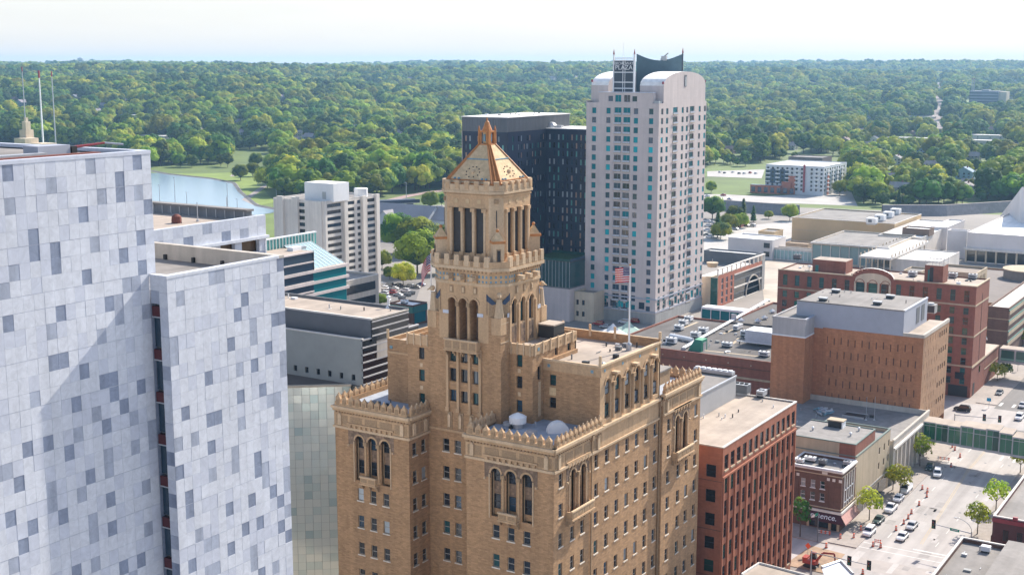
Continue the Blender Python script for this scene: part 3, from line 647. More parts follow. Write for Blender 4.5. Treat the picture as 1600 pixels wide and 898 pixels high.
for i in range(8):
    A, B2 = Vector((*OQ[i], 0)), Vector((*OQ[(i+1) % 8], 0)); Ld = (B2-A).length; uu = (B2-A)/Ld; nn = Vector((uu.y, -uu.x, 0)); fr = Fr(A, uu, nn)
    n = 4 if Ld > 4 else 1
    for k in range(n+1 if n > 1 else 1):
        x = (.5+(Ld-1.0)*k/n) if n > 1 else Ld/2
        bf.fbox(fr, x-.38, x+.38, 81.05, 82.35, -.4, .10, bufflt); bf.fbox(fr, x-.26, x+.26, 81.2, 82.1, .1, .16, buffst)
    if n == 1:
        bf.fbox(fr, Ld/2-.07, Ld/2+.07, 75.7, 78.2, -.1, -.25+.2, blackm)
        bf.fbox(fr, Ld/2-.3, Ld/2+.3, 79.2, 79.8, -.2, -.02, buffdk)
bf.build('belfry', plm)
# corner aedicules with small orange roofs
for sx, sy in ((1, -1), (-1, -1), (1, 1), (-1, 1)):
    q = Vector((sx, sy, 0)).normalized(); c = Vector((CX, CY, 0))+q*7.05; a = MB(); cc = (c.x, c.y)
    def oct_(r): return [(c.x+r*math.cos(math.pi/4+math.pi/2*k+math.atan2(sy, sx)), c.y+r*math.sin(math.pi/4+math.pi/2*k+math.atan2(sy, sx))) for k in range(4)]
    a.prism(oct_(1.15), 70.05, 73.6, bufflt); a.prism(oct_(1.4), 73.6, 73.95, copper)
    R0 = [(x, y, 73.95) for x, y in oct_(1.2)]; R1 = [(x, y, 75.2) for x, y in oct_(.18)]
    a.loft(R0, R1, tilecr); a.ball((c.x, c.y, 75.4), .26, copper, 8)
    nf = Fr(c+q*.815, Vector((-q.y, q.x, 0)), q); a.fbox(nf, -.33, .33, 70.4, 72.8, 0, .06, buffdk); a.fbox(nf, -.22, .22, 70.6, 72.6, .06, .16, blackm)
    a.build('corner_aedicule', plm)
# ---- pyramid roof, ribs and lantern
rf = MB()
ZR0, ZR1 = 81.85, 87.3
A_, B_ = octa(HB-.25, .95), octa(1.0, .30)
for i in range(8):
    j = (i+1) % 8; P = [(*A_[i], ZR0), (*A_[j], ZR0), (*B_[j], ZR1), (*B_[i], ZR1)]
    rf.poly(P, copper if i % 2 else tilecr)
rf.prism(octa(HB-.2, .95), 81.8, 82.0, copper)
rf.build('pyramid_roof', plm)
rb = MB()
for i in range(8): rb.tube((*A_[i], ZR0+.1), (*B_[i], ZR1+.1), .14, .10, copper, 6)
for i in (1, 3, 5, 7):
    j = (i+1) % 8; m0 = [(A_[i][k]+A_[j][k])/2 for k in (0, 1)]; m1 = [(B_[i][k]+B_[j][k])/2 for k in (0, 1)]; rb.tube((*m0, ZR0+.15), (*m1, ZR1+.15), .10, .08, copper, 6)
for i in (0, 2, 4, 6):
    j = (i+1) % 8
    for f_ in (.09, .62):
        pa = [A_[i][k]*(1-f_)+B_[i][k]*f_ for k in (0, 1)]; pb = [A_[j][k]*(1-f_)+B_[j][k]*f_ for k in (0, 1)]; z = ZR0*(1-f_)+ZR1*f_
        rb.tube((*pa, z+.06), (*pb, z+.06), .10, None, copper if f_ < .3 else bluetl, 5)
    mid = lambda f_, s: Vector(([A_[i][k]*(1-f_)*(1-s)+A_[j][k]*(1-f_)*s+(B_[i][k]*(1-s)+B_[j][k]*s)*f_ for k in (0, 1)])+[ZR0*(1-f_)+ZR1*f_])
    for k in range(10):                                          # dark rosette of vents
        an = 2*math.pi*k/10; rb.ball(mid(.30+.13*math.sin(an), .5+.19*math.cos(an))+Vector((0, 0, .05)), .10, blackm, 5)
    rb.ball(mid(.30, .5)+Vector((0, 0, .03)), .34, bufflt, 6)
    for s in (.12, .22, .78, .88): rb.ball(mid(.12, s)+Vector((0, 0, .03)), .22, bluetl, 6)
rb.build('roof_ribs', plm)
ln = MB()
ln.prism(octa(1.02, .34), 87.1, 87.45, copper)
ln.prism(octa(.58, .25), 87.5, 89.1, tilecr); ln.prism(octa(.95, .33), 89.1, 89.35, copper)
for i in range(8):
    x, y = octa(.84, .31)[i]; ln.tube((x, y, 87.4), (x, y, 89.2), .14, None, copper, 6)
    if i % 2: x2, y2 = [(octa(.98, .26)[i][k]+octa(.98, .26)[(i+1) % 8][k])/2 for k in (0, 1)]; ln.tube((x2, y2, 87.3), (x2, y2, 89.5), .19, .16, copper, 6); ln.tube((x2, y2, 89.5), (x2, y2, 90.1), .16, .03, copper, 6)
for i in (0, 2, 4, 6):
    pts = octa(.60, .25); m = [(pts[i][k]+pts[(i+1) % 8][k])/2 for k in (0, 1)]; ln.box(m[0]-.16, m[0]+.16, m[1]-.16, m[1]+.16, 87.8, 88.8, bluetl)
ln.lathe((CX, CY, 89.35), [(.78, 0), (.66, .3), (.46, .8), (.30, 1.25), (.13, 1.45), (.13, 1.6), (.02, 2.0)], copper, 10)
ln.build('lantern', plm)

# ---- things standing on its roofs
def vent_ball(x, y, z, label):
    o = thing('roof_ventilator', (x, y, z), label, 'roof vent', 'ventilators on the tower building roof'); b = MB()
    b.lathe((x, y, z), [(1.0, 0), (.95, .15), (.55, .9), (.42, 1.5)], whitep, 12); b.build('vent_base', o); b = MB(); b.ball((x, y, z+1.9), .62, whitep, 12); b.build('vent_head', o)
vent_ball(-119.0, 158.7, 47.25, 'white ball-topped ventilator on the left wing roof')
o = thing('roof_ventilator', (-116.3, 156.0, 47.25), 'wide white conical hood on the left wing roof', 'roof vent', 'ventilators on the tower building roof'); b = MB()
b.lathe((-116.3, 156, 47.25), [(1.0, 0), (1.0, .5)], metalg, 14); b.build('vent_base', o); b = MB(); b.lathe((-116.3, 156, 47.75), [(1.35, 0), (1.35, .7), (.5, 1.35), (.12, 1.6)], whitep, 16); b.build('vent_hood', o)
o = thing('roof_ventilator', (-95.0, 152.4, 47.25), 'round white drum ventilator with pointed cap on the right wing roof', 'roof vent', 'ventilators on the tower building roof'); b = MB()
b.lathe((-95, 152.4, 47.25), [(.8, 0), (.8, .8)], metalg, 14); b.build('vent_base', o); b = MB(); b.lathe((-95, 152.4, 48.0), [(1.25, 0), (1.3, .9), (.7, 1.25), (.1, 1.5)], whitep, 16); b.build('vent_hood', o)
o = thing('roof_hood', (-88.4, 153.8, 47.25), 'large white half-round hood on the right wing roof', 'roof hood'); b = MB()
prof = [(1.45*math.cos(math.pi*k/12), 1.6*math.sin(math.pi*k/12)) for k in range(13)]
Ra = [(-88.4+x*.8, 152.9+x*.75, 47.25+z) for x, z in prof]; Rb = [(x-1.0, y+1.1, z) for x, y, z in Ra]
for k in range(12): b.poly([Ra[k], Ra[k+1], Rb[k+1], Rb[k]], whitep)
b.poly(Ra, whitep); b.poly(Rb, whitep); b.build('hood_shell', o)
o = thing('cooling_unit', (-96.3, 163.8, 58.2), 'black boxy cooling unit on the roof beside the tower shaft', 'cooling unit'); b = MB()
b.box(-97.6, -94.9, 162.4, 165.6, 58.5, 60.4, blackm); b.build('housing', o); b = MB(); b.box(-97.65, -94.85, 162.35, 165.65, 60.4, 60.6, roofbg); b.build('lid', o); b = MB(); b.box(-97.4, -95.1, 162.6, 165.4, 58.2, 58.5, metalg); b.build('base_frame', o)
o = thing('stair_bulkhead', (-90.5, 186, 47.25), 'low brown stair bulkhead with grey lid behind the far parapet', 'bulkhead'); b = MB()
b.box(-93, -88.4, 184.3, 189.6, 47.25, 49.4, buffdk); b.build('walls', o); b = MB(); b.box(-93.2, -88.2, 184.1, 189.8, 49.4, 49.65, roofgy); b.build('lid', o)
def flag(px0, name_, fpole, x, y, z0, z1, label_f, label_p, drop, sag=False):
    o = thing('flagpole', (x, y, z0), label_p, 'flagpole', 'flagpoles on the tower building'); b = MB(); b.tube((x, y, z0), (x, y, z1), .17, .07, whitep, 8); b.build('pole', o)
    b = MB(); b.lathe((x, y, z0), [(.45, 0), (.45, .9), (.3, 1.2)], metalg, 8); b.build('pole_base', o); b = MB(); b.ball((x, y, z1+.12), .17, copper, 8); b.build('finial', o)
    fm = MB(); n, m = 14, 13; Wd, Hh = drop
    red, wht, blu = mat('flag_red', (.46, .015, .03)), mat('flag_white', (.58, .55, .54)), mat('flag_blue', (.018, .026, .14))
    def P(i, j):
        s, tt = i/n, j/m
        a = s*Wd*(.62 if sag else .95); dz = -Hh*tt-(s*s*Hh*1.05 if sag else s*s*.25)
        wv = .22*math.sin(7*s+2*tt)*s*1.6
        return Vector((x, y, z1-.25+dz)) + Vector((-.85, -.40, 0)).normalized()*(a+.1) + Vector((-.40, .85, 0))*wv
    for j in range(m):
        for i in range(n):
            c_ = blu if (i < n*.42 and j < 7) else (red if j % 2 == 0 else wht)
            fm.poly([P(i, j), P(i+1, j), P(i+1, j+1), P(i, j+1)], c_)
    for i in range(5):
        for j in range(5):
            q = P(.5+i*1.15, .7+j*1.3)+Vector((.02, -.07, 0)); fm.box(q.x-.05, q.x+.05, q.y-.01, q.y+.01, q.z-.05, q.z+.05, wht)
    f_ = fm.build('flag', None, loc=(x, y, z1-.25)); tag(f_, label_f, 'flag', 'flags on the tower building')
flag(0, '', None, -88.0, 173.6, 55.5, 68.7, 'flag with red and white stripes flying open above the flat beige roof', 'white flagpole on the flat beige roof right of the tower', (2.3, 2.3))
flag(0, '', None, -115.6, 160.0, 58.3, 70.2, 'flag with red and white stripes hanging limp left of the tower', 'white flagpole on the shoulder left of the tower', (2.4, 2.6), sag=True)

# ================================================================== OTHER BUILDINGS
def yX(px, py, X): return aty_or(px, py, X)
def aty_or(px, py, X): return atx(px, py, X).y
def xY(px, py, Y): return aty(px, py, Y).x
def shell(mb, x0, x1, y0, y1, z0, z1, m, opsY=(), opsX=(), depth=.3, roof=None, par=.6, pm=None, rz=None, mX=None):
    """four walls (holes on the -Y and +X sides), a sunk roof deck and a real parapet"""
    mb.facade(FY(y0), x0, x1, z0, z1, list(opsY), m, depth); mb.facade(FX(x1), y0, y1, z0, z1, list(opsX), mX or m, depth)
    mb.poly([(x0, y0, z0), (x0, y1, z0), (x0, y1, z1), (x0, y0, z1)], m); mb.poly([(x0, y1, z0), (x1, y1, z0), (x1, y1, z1), (x0, y1, z1)], m)
    pm = pm or m; t = .35; e = .06
    mb.box(x0-e, x1+e, y0-e, y0+t, z1-.02, z1+.22, pm); mb.box(x0-e, x1+e, y1-t, y1+e, z1-.02, z1+.22, pm)
    mb.box(x0-e, x0+t, y0+t, y1-t, z1-.02, z1+.22, pm); mb.box(x1-t, x1+e, y0+t, y1-t, z1-.02, z1+.22, pm)
    rz = z1-par
    if roof:
        mb.poly([(x0+t, y0+t, rz), (x1-t, y0+t, rz), (x1-t, y1-t, rz), (x0+t, y1-t, rz)], roof)
        for a, b in (((x0+t, y0+t), (x1-t, y0+t)), ((x1-t, y0+t), (x1-t, y1-t)), ((x1-t, y1-t), (x0+t, y1-t)), ((x0+t, y1-t), (x0+t, y0+t))):
            mb.poly([(*a, rz), (*b, rz), (*b, z1), (*a, z1)], m)
def bld(name, x, y, label, cat='building', group=None): return thing(name, (x, y, 0), label, cat, group)
_tc = {}
def text_mesh(s, size, fr, a, z, d, m, parent, name='lettering', extr=.03, align='CENTER', xs=1.0):
    cu = bpy.data.curves.new('lettering', 'FONT'); cu.body = s; cu.size = size; cu.extrude = extr; cu.align_x = align; cu.align_y = 'CENTER'
    to = bpy.data.objects.new('tmp', cu); COL.objects.link(to); dg = bpy.context.evaluated_depsgraph_get()
    me = bpy.data.meshes.new_from_object(to.evaluated_get(dg)); bpy.data.objects.remove(to)
    me.name = 'lettering'; me.materials.clear(); me.materials.append(m)
    Mx = Matrix(((fr.u.x*xs, 0, fr.n.x), (fr.u.y*xs, 0, fr.n.y), (0, 1, 0))).to_4x4()
    me.transform(Matrix.Translation(fr.p(a, z, d)) @ Mx)
    return link(name, me, parent)

# ---------------- marble clad towers at the left
def marble_wall(mb, fr, a0, a1, z0, z1, seed, pw=1.12, ph=1.45, corner=.95):
    """stone panels of four greys, each standing a little in or out of its neighbours"""
    r = random.Random(seed); nc = max(1, round((a1-a0)/pw)); nr = max(1, round((z1-z0)/ph)); pw = (a1-a0)/nc; ph = (z1-z0)/nr
    kind = [[None]*nr for _ in range(nc)]
    for i in range(nc):
        for j in range(nr):
            if kind[i][j] is not None: continue
            q = r.random(); nb = (i and kind[i-1][j] in (2, 3)) or (j and kind[i][j-1] in (2, 3)) or (i and j and kind[i-1][j-1] in (2, 3) and r.random() < .6)
            if q < .26 and not nb:
                kk = 3 if r.random() < .60 else 2; kind[i][j] = kk
                s = r.random()
                if s < .20 and j+1 < nr: kind[i][j+1] = kk
                elif s < .32 and i+1 < nc: kind[i+1][j] = kk
            elif q < .42: kind[i][j] = 1
            else: kind[i][j] = 0
    mm = [marbw, marb2, marb3, marb4]; g = .014
    mb.poly([fr.p(a0, z0, -.03), fr.p(a1, z0, -.03), fr.p(a1, z1, -.03), fr.p(a0, z1, -.03)], joint)
    for i in range(nc):
        for j in range(nr):
            k = kind[i][j]; d = (0, .0, -.012, -.02)[k]+r.uniform(-.006, .012)
            x0, x1, c0, c1 = a0+i*pw+g/2, a0+(i+1)*pw-g/2, z0+j*ph+g/2, z0+(j+1)*ph-g/2
            if j % 3 == 0: c0 += .035
            P = [fr.p(x0, c0, d), fr.p(x1, c0, d), fr.p(x1, c1, d), fr.p(x0, c1, d)]; B = [fr.p(x0, c0, -.05), fr.p(x1, c0, -.05), fr.p(x1, c1, -.05), fr.p(x0, c1, -.05)]
            mb.poly(P, mm[k]); mb.loft(B, P, mm[k])
gt = bld('marble_tower', -110, 64, 'tall tower clad in white and grey marble panels at the left edge')
XT, XW, YS = -96.5, -94.1, 86.4
b = MB(); marble_wall(b, FX(XT), 36.0, YS-.02, 20, 78.7, 3); marble_wall(b, FX(XT), 36.0, 87.25, 78.7, 90.4, 31); b.build('marble_cladding', gt)
b = MB(); b.box(-140, XT-.06, 36, YS-.04, 0, 78.7, marbw); b.box(-140, XT-.06, 36, 87.2, 78.7, 90.3, marbw, top=roofgy); b.box(XT-.06, XT-.0, 36, YS, 0, 20, marbw)
marble_wall(b, Fr((0, 87.25, 0), (1, 0, 0), (0, 1, 0)), -140, XT, 78.7, 90.4, 4); b.build('wall', gt)
b = MB(); b.box(-97.3, XT+.04, 36, 87.3, 90.4, 90.75, marb2); b.box(-140, -97.3, 86.5, 87.3, 90.4, 90.75, marb2)
b.box(-98.2, -97.3, 36, 82, 90.3, 90.85, mat('rust_rail', (.17, .055, .04))); b.build('parapet', gt)
b = MB(); b.box(-99.6, -98.6, 36, 77, 90.75, 91.0, metalg); 
for k in range(14): b.box(-99.3, -98.9, 37+3*k, 37.2+3*k, 90.3, 90.75, metalg)
b.build('roof_rail_track', gt)
o = thing('rooftop_machine', (-100.5, 78.6, 90.4), 'dark blue maintenance machine on the marble tower roof edge', 'machine'); b = MB()
b.box(-101.5, -99.4, 76.6, 80.2, 90.6, 91.55, bluepn); b.box(-101.4, -99.3, 80.3, 80.9, 90.6, 91.4, blackm); b.build('cabin', o); b = MB(); b.box(-101.2, -99.6, 76.8, 80.0, 90.3, 90.6, blackm); b.build('chassis', o)
b = MB(); b.tube((-100.4, 81, 91.2), (-99.6, 84.4, 91.5), .14, .10, redp, 6); b.tube((-99.6, 84.4, 91.5), (-98.8, 86, 91.3), .1, .1, metalg, 6); b.build('boom', o)

gw = bld('marble_wing', -105, 95, 'lower marble clad block with a flat sunken roof in front of the tall marble tower')
YE = 103.1; ZW = 78.4
b = MB(); marble_wall(b, FX(XW), YS, YE, 20, ZW, 8, corner=1); b.build('marble_cladding', gw)
b = MB(); fs = FY(YS)
marble_wall(b, fs, XT+1.25, XW-.05, 20, ZW, 12, pw=1.1); marble_wall(b, fs, XT+.02, XT+1.25, 75.8, ZW, 13, pw=1.2)
b.box(-140, XW-.06, YE-.3, YE, 0, ZW, marbw); b.box(XT, XT+.02, YS, YS+.6, 0, 76, marb4); b.poly([(XT, YS+.6, 0), (XT+1.25, YS+.6, 0), (XT+1.25, YS+.6, 75.8), (XT, YS+.6, 75.8)], greydk)
b.poly([(XT+1.25, YS, 0), (XT+1.25, YS+.6, 0), (XT+1.25, YS+.6, 75.8), (XT+1.25, YS, 75.8)], marb3); b.poly([(XT, YS, 75.8), (XT+1.25, YS, 75.8), (XT+1.25, YS+.6, 75.8), (XT, YS+.6, 75.8)], marb3)
b.box(XT, XW-.06, YS+.62, YS+.8, 0, 76, marb3); b.build('wall', gw)
b = MB()
z = 74.6
while z > 18:
    b.box(XT+.04, XT+1.2, YS+.1, YS+.58, z-.1, z+.9, mat('dull_red_panel', (.085, .02, .025))); b.box(XT+.04, XT+1.2, YS+.05, YS+.59, z-.22, z-.1, metalg); z -= 4.35
b.build('red_slot_panel', gw)
z = 73.0; k = 0
g = MB()
while z > 18: g.box(XT+.05, XT+1.2, YS+.35, YS+.55, z-1.6, z+1.3, g_blue); z -= 4.35
g.build('slot_glazing', gw)
b = MB(); b.box(-140, XW-.7, YS+.8, YE-.6, 76.5, 76.9, roofgy)
b.box(-140, XW+.04, YE-.75, YE+.04, ZW, ZW+.28, stonel); b.box(-140, XW-.75, YE-.75, YE-.32, 76.9, ZW, stonel); b.box(XW-.75, XW+.04, YS-.04, YE-.75, ZW, ZW+.28, marbw); b.box(XW-.75, XW-.08, YS+.1, YE-.75, 76.9, ZW, marb2); b.box(XT, XW-.75, YS-.04, YS+.7, ZW, ZW+.28, marbw)
for k in range(6): b.box(-98-4.5*k, -97.7-4.5*k, YE-1.1, YE-.75, 76.9, 77.5, blackm)
b.build('roof', gw)
for i, (x, y) in enumerate(((-99.2, 92.5), (-96.6, 93.4))):
    o = thing('roof_drain', (x, y, 76.9), ('small dark drain cap on the marble wing roof, ' + ('farther from the front edge', 'nearer the front edge')[i]), 'roof drain', 'drain caps on the marble wing'); b = MB(); b.lathe((x, y, 76.9), [(.22, 0), (.2, .18), (.05, .28)], blackm, 8); b.build('cap', o)

gm_ = bld('marble_annex', -190, 165, 'low marble annex with amber windows and a louvred roof screen behind the marble tower')
ZM, XM = 70.0, -172.7; YM1 = atz(415, 337, 70).y
zo = atx(415, 367, XM).z; b = MB(); marble_wall(b, FX(XM), 120, YM1, zo, ZM, 21, pw=2.4, ph=1.9)
b.box(-215, XM-.06, 120, YM1, ZM-1.2, ZM-.9, roofbg); b.box(XM-1, XM+.5, 120, YM1+.4, zo-.55, zo, marbw); b.box(XM-.8, XM, 120, YM1, ZM, ZM+.2, marbw); b.box(-215, XM, YM1-.3, YM1, 20, ZM, marbw)
b.box(-215, XM-1.2, 120, YM1-.3, 20, zo-3.2, marb2); b.box(XM-1.2, XM-.2, 120, YM1, 20, zo-3.0, bluepn)
for y0 in (YM1-1.8, YM1-8.4, YM1-14.0, YM1-21, YM1-28): b.box(XM-1.0, XM-.15, y0, y0+1.8, zo-3.0, zo-.55, marb2)
b.build('wall', gm_)
g = MB(); g.box(XM-1.6, XM-1.3, 120, YM1-.5, zo-3.2, zo-.55, mat('amber_glass', (.10, .05, .02), rough=.15)); g.build('window_strip', gm_)
b = MB(); zl = aty(242, 319, YM1-2).z
b.box(-215, XM-3, YM1-2, YM1-.6, ZM-.9, zl, mat('mid_grey_louvre', (.26, .265, .28), brick=(.9, 40, .3))); b.box(-215, XM-2.6, YM1-2.4, YM1-.4, zl, zl+.4, roofgy)
for k in range(16): b.box(-214+2.5*k, -213.8+2.5*k, YM1-2.15, YM1-2, ZM-.9, zl, metalg)
b.build('louvre_screen', gm_)
o = thing('roof_tank', (-190, 168, 69.1), 'rust red tank on the marble annex roof', 'tank'); b = MB(); p_ = atz(276, 347, 69.3); b.lathe((p_.x, p_.y, 69.1), [(.9, 0), (1.0, .5), (.9, 1.3), (.4, 1.7)], MATS['rust_rail'], 12); b.build('vessel', o); b = MB(); b.box(p_.x-.7, p_.x+.7, p_.y-.7, p_.y+.7, 69.1, 69.3, blackm); b.build('stand', o)
for i, (px, t_) in enumerate(((309, 'middle of'), (355, 'far end of'))):
    p_ = atz(px, 346-(10 if i else 0), 69.1); o = thing('light_pole', (p_.x, p_.y, 69.1), 'thin grey pole at the '+t_+' the marble annex roof', 'pole', 'poles on the marble annex'); b = MB(); b.tube((p_.x, p_.y, 69.1), (p_.x, p_.y, 72.8), .1, .07, metalg, 6); b.box(p_.x-.25, p_.x+.25, p_.y-.2, p_.y+.2, 69.1, 69.4, metalg); b.build('shaft', o)

# ---------------- mirror-glass office behind Plummer's left wing
cg = bld('mirror_glass_building', -160, 190, 'low building with a gridded pale mirror glass front left of the buff tower')
A = atz(380, 607, 42); Bq = atz(548, 602.5, 42); uu = Vector((Bq.x-A.x, Bq.y-A.y, 0)); LL = uu.length; uu.normalize(); nn = Vector((uu.y, -uu.x, 0)); fr = Fr((A.x, A.y, 0), uu, nn)
mg = []
for k, c in enumerate(((.56, .57, .49), (.52, .55, .48), (.46, .51, .45), (.38, .45, .41))):
    m = glass('mirror_panel_'+'abcd'[k], c, rough=.16, spec=.6, wav=.1); m.node_tree.nodes['Principled BSDF'].inputs['Metallic'].default_value = .45; mg.append(m)
b = MB(); n = int(LL/1.38); r = random.Random(5); gl = MB()
for i in range(n):
    for j in range(28):
        z1 = 42-1.5*j; q = r.random(); m = mg[0 if q < .5 else 1 if q < .78 else 2 if q < .93 else 3]
        x0 = LL*i/n; 
        dx = r.uniform(-.012, .012); dz = r.uniform(-.012, .012)
        gl.poly([fr.p(x0+.03, z1-1.46, dx), fr.p(x0+LL/n-.03, z1-1.46, dz), fr.p(x0+LL/n-.03, z1, -dx), fr.p(x0+.03, z1, -dz)], m)
gl.build('curtain_wall', cg)
b.fbox(fr, 0, LL, 0, 42.0, -.6, -.03, mat('mullion_grey', (.26, .27, .245))); b.fbox(fr, -.1, LL+.1, 41.95, 42.3, -.5, .12, creamc)
b.build('mullion_grid', cg)
b = MB(); P = [fr.p(0, 41.9, -.6), fr.p(LL, 41.9, -.6), Vector((-141, 175.9, 41.9)), Vector((-190, 175.9, 41.9))]; b.poly(P, mat('brown_roof', (.14, .115, .10), var=.12)); b.build('roof', cg)

# ---------------- grey building with strip windows
gb = bld('grey_office_building', -155, 182, 'grey concrete building with dark strip windows and a beige flat roof')
YL = 176.0; c0 = aty(566, 531, YL); XL, ZL = c0.x, c0.z
ZU = 53.6; c1 = atz(581, 500, ZU); XU, YU = c1.x, c1.y
sq = [(xY(430+x/4.489, 580, YL)-.42, xY(430+x/4.489, 580, YL)+.42, 0, 0) for x in (143, 222, 302, 382, 464, 548)]
zsq = aty(560, 591, YL).z
ops = [(a, b_, zsq-.55, zsq+.58) for a, b_, _, _ in sq]
b = MB(); b.facade(FY(YL), -190, XL, 36, ZL, ops, mat('light_grey_concrete', (.34, .35, .33), var=.06), .25); b.box(-190, XL-.4, YL+.4, YL+17, 30, ZL-.2, greyc, top=roofdk)
b.box(-190, XL+.1, YL-.1, YL+.4, ZL, ZL+.22, whitec)
b.box(-190, XU-.3, YU, YU+11, ZL-.2, ZU, greydk, top=roofbg); b.box(-190, XU, YU-.12, YU+.3, ZU, ZU+.28, whitec); b.box(XU-.35, XU+.05, YU+.3, YU+11, ZU, ZU+.28, stonel); b.box(-190, XU, YU+10.7, YU+11.1, ZU, ZU+.5, greydk)
for k in range(6):
    z = ZU-.24-1.3*k
    if k < 3: b.box(XU-.3, XU+.1, YU, YU+11, z-.22, z, mat('grey_spandrel', (.44, .42, .415)))
for k in range(9):
    z = ZL-1.37*k
    b.box(XL-.4, XL+.12, YL, YL+17, z-.24, z, MATS['grey_spandrel'])
b.box(XL-.4, XL+.1, YL+4.1, YL+12, ZL-4.4, ZL-.35, stonel)
b.build('wall', gb)
g = MB(); g.box(XL-.4, XL-.05, YL+.02, YL+17, 30, ZL-.32, g_dark); g.box(XU-.3, XU-.05, YU, YU+11, ZU-4, ZU-.1, g_dark); g.build('strip_window', gb)
place_windows(gb, [(FY(YL), *o) for o in ops], blackm, [g_dark], depth=.3, kind='plain')
p_ = atz(607, 480, 53.7); o = thing('roof_ventilator', (p_.x, p_.y, 53.6), 'white stack ventilator alone on the beige roof of the grey building', 'roof vent'); b = MB(); b.lathe((p_.x, p_.y, 53.6), [(.6, 0), (.4, .4), (.24, .6), (.24, 1.9)], whitep, 10); b.build('stack', o); b = MB(); b.lathe((p_.x, p_.y, 55.5), [(.4, 0), (.4, .3), (.1, .5)], whitep, 10); b.build('cap', o)

# ---------------- glass atrium building
ab = bld('glass_atrium_building', -275, 320, 'office building with a sloping pale glass atrium roof and teal louvre fins')
XA = -262.0
y0, y1, y2 = yX(425, 405, XA), yX(489, 392, XA), yX(541, 410, XA)
zt = atx(489, 392, XA).z; zb = atx(489, 424, XA).z; zs = atx(541, 404, XA).z
b = MB(); b.box(-292, XA-.5, y0-12, y1, 5, zt, tealp, top=roofbg); b.box(-292, XA-.5, y1, y2, 5, zb+.6, creamc)
for k in range(5): b.box(XA-.5, XA+.2, y0-12, y1, zt-.4-3.1*k, zt-3.1*k, pinkpc)
for z in (zb, zb-3.6, zb-7.2): b.box(XA-.5, XA+.3, y1-20, y2+1, z-.5, z+.4, pinkpc)
b.build('wall', ab)
g = MB(); g.box(XA-.5, XA-.1, y0-12, y1, 5, zt-.4, g_blue); g.box(XA-.5, XA-.1, y1, y2, 5, zb-.5, g_teal); g.box(XA-.7, XA+.02, y1-.02, y1+.4, zb, zt, g_dark); g.build('strip_window', ab)
g = MB(); zh = zt+3.4
q0, q1, q2, q3 = Vector((XA-.6, y1+.3, zb+.5)), Vector((XA-.6, y2, zb+.5)), Vector((XA-12, y2-3, zt+.6)), Vector((XA-12, y1+.3, zt+.6))
g.poly([q0, q1, q2, q3], g_sky); g.poly([q1, (XA-12, y2-3, zb), q2], g_sky); g.build('atrium_glass', ab)
b = MB()
for k in range(9):
    t_ = k/8; a = q0.lerp(q1, t_)+Vector((0, 0, .08)); c = q3.lerp(q2, t_)+Vector((0, 0, .08)); b.tube(a, c, .07, None, whitep, 4)
for k in range(4): b.tube(q0.lerp(q3, k/3)+Vector((0, 0, .1)), q1.lerp(q2, k/3)+Vector((0, 0, .1)), .09, None, whitep, 4)
b.build('glazing_bars', ab)
b = MB(); X2 = XA-12.2; yl = y0-16
n = 34
b.box(X2-1, X2-.2, yl, y2, zt-4, zh-.2, mat('pale_teal_panel', (.10, .36, .33), rough=.5)); b.box(X2-1.2, X2+.1, yl, y2, zh-.2, zh+.15, whitep)
for k in range(n): y = yl+(y2-yl)*k/n; b.box(X2-.2, X2+.1, y, y+.35, zt, zh-.2, mat('pale_fin', (.52, .56, .52)))
b.build('louvre_fins', ab)
p_ = atz(460, 391, zt); o = thing('rooftop_unit', (p_.x, p_.y, zt), 'two white boxes of an air handler on the teal block roof', 'rooftop unit'); b = MB(); b.box(p_.x-1.2, p_.x+1.2, p_.y-2, p_.y+2, zt, zt+1.1, whitep); b.build('housing', o); b = MB(); b.box(p_.x-1, p_.x+1, p_.y+2.4, p_.y+4.4, zt, zt+.9, metalg); b.build('duct', o)
# low concrete terrace in front of it
tb = bld('concrete_annex', -250, 300, 'low pale concrete annex in front of the glass atrium building'); b = MB(); c = atz(553, 437, 24)
shell(b, c.x-60, c.x, c.y-6, c.y+14, 0, 24, stonel, roof=roofgy, pm=whitec); b.box(c.x-58, c.x-1, c.y-18, c.y-6.1, 0, 20.5, stonel, top=roofgy); b.build('wall', tb)
g = MB(); g.box(c.x-.5, c.x+.08, c.y-4, c.y+12, 14, 17, g_dark); g.box(c.x-.5, c.x+.08, c.y-4, c.y+12, 19, 22, g_dark); g.build('strip_window', tb)

# ---------------- white apartment slab by the river
sl = bld('apartment_slab', -360, 420, 'white concrete apartment block with ribbon windows and a white rooftop box')
c = atz(508, 317, 43); XS, YSb = c.x, c.y; xl = xY(427, 308, YSb); ys1 = yX(590, 301, XS)
opsY, opsX = [], []
N = 15; top = 41.6; st = 2.75
zs_ = [top-st*k for k in range(N)]
xa, xb = xY(464, 330, YSb), xY(476, 330, YSb)
for z in zs_: opsY.append((xa, xb, z-.85, z+.75))
for pa, pb in ((511, 533), (543, 554), (558, 563.5), (574, 586)):
    ya, yb = yX(pa, 320, XS), yX(pb, 320, XS)
    for z in zs_: opsX.append((ya, yb, z-.85, z+.65))
b = MB(); shell(b, xl, XS, YSb, ys1, 0, 43.4, whitec, opsY, opsX, .4, roof=roofgy, par=.5)
for px in (440, 463): x = xY(px, 320, YSb); b.box(x-1.6, x+1.6, YSb-1.2, YSb-.02, 0, 44.6, whitec)
x = xY(493, 320, YSb); b.box(x-5, x+3.6, YSb-.7, YSb-.02, 0, 43.4, whitec)
for px in (538, 567, 588): y = yX(px, 320, XS); b.box(XS+.02, XS+1.0, y-1.1, y+1.1, 0, 43.8, whitec)
b.build('wall', sl)
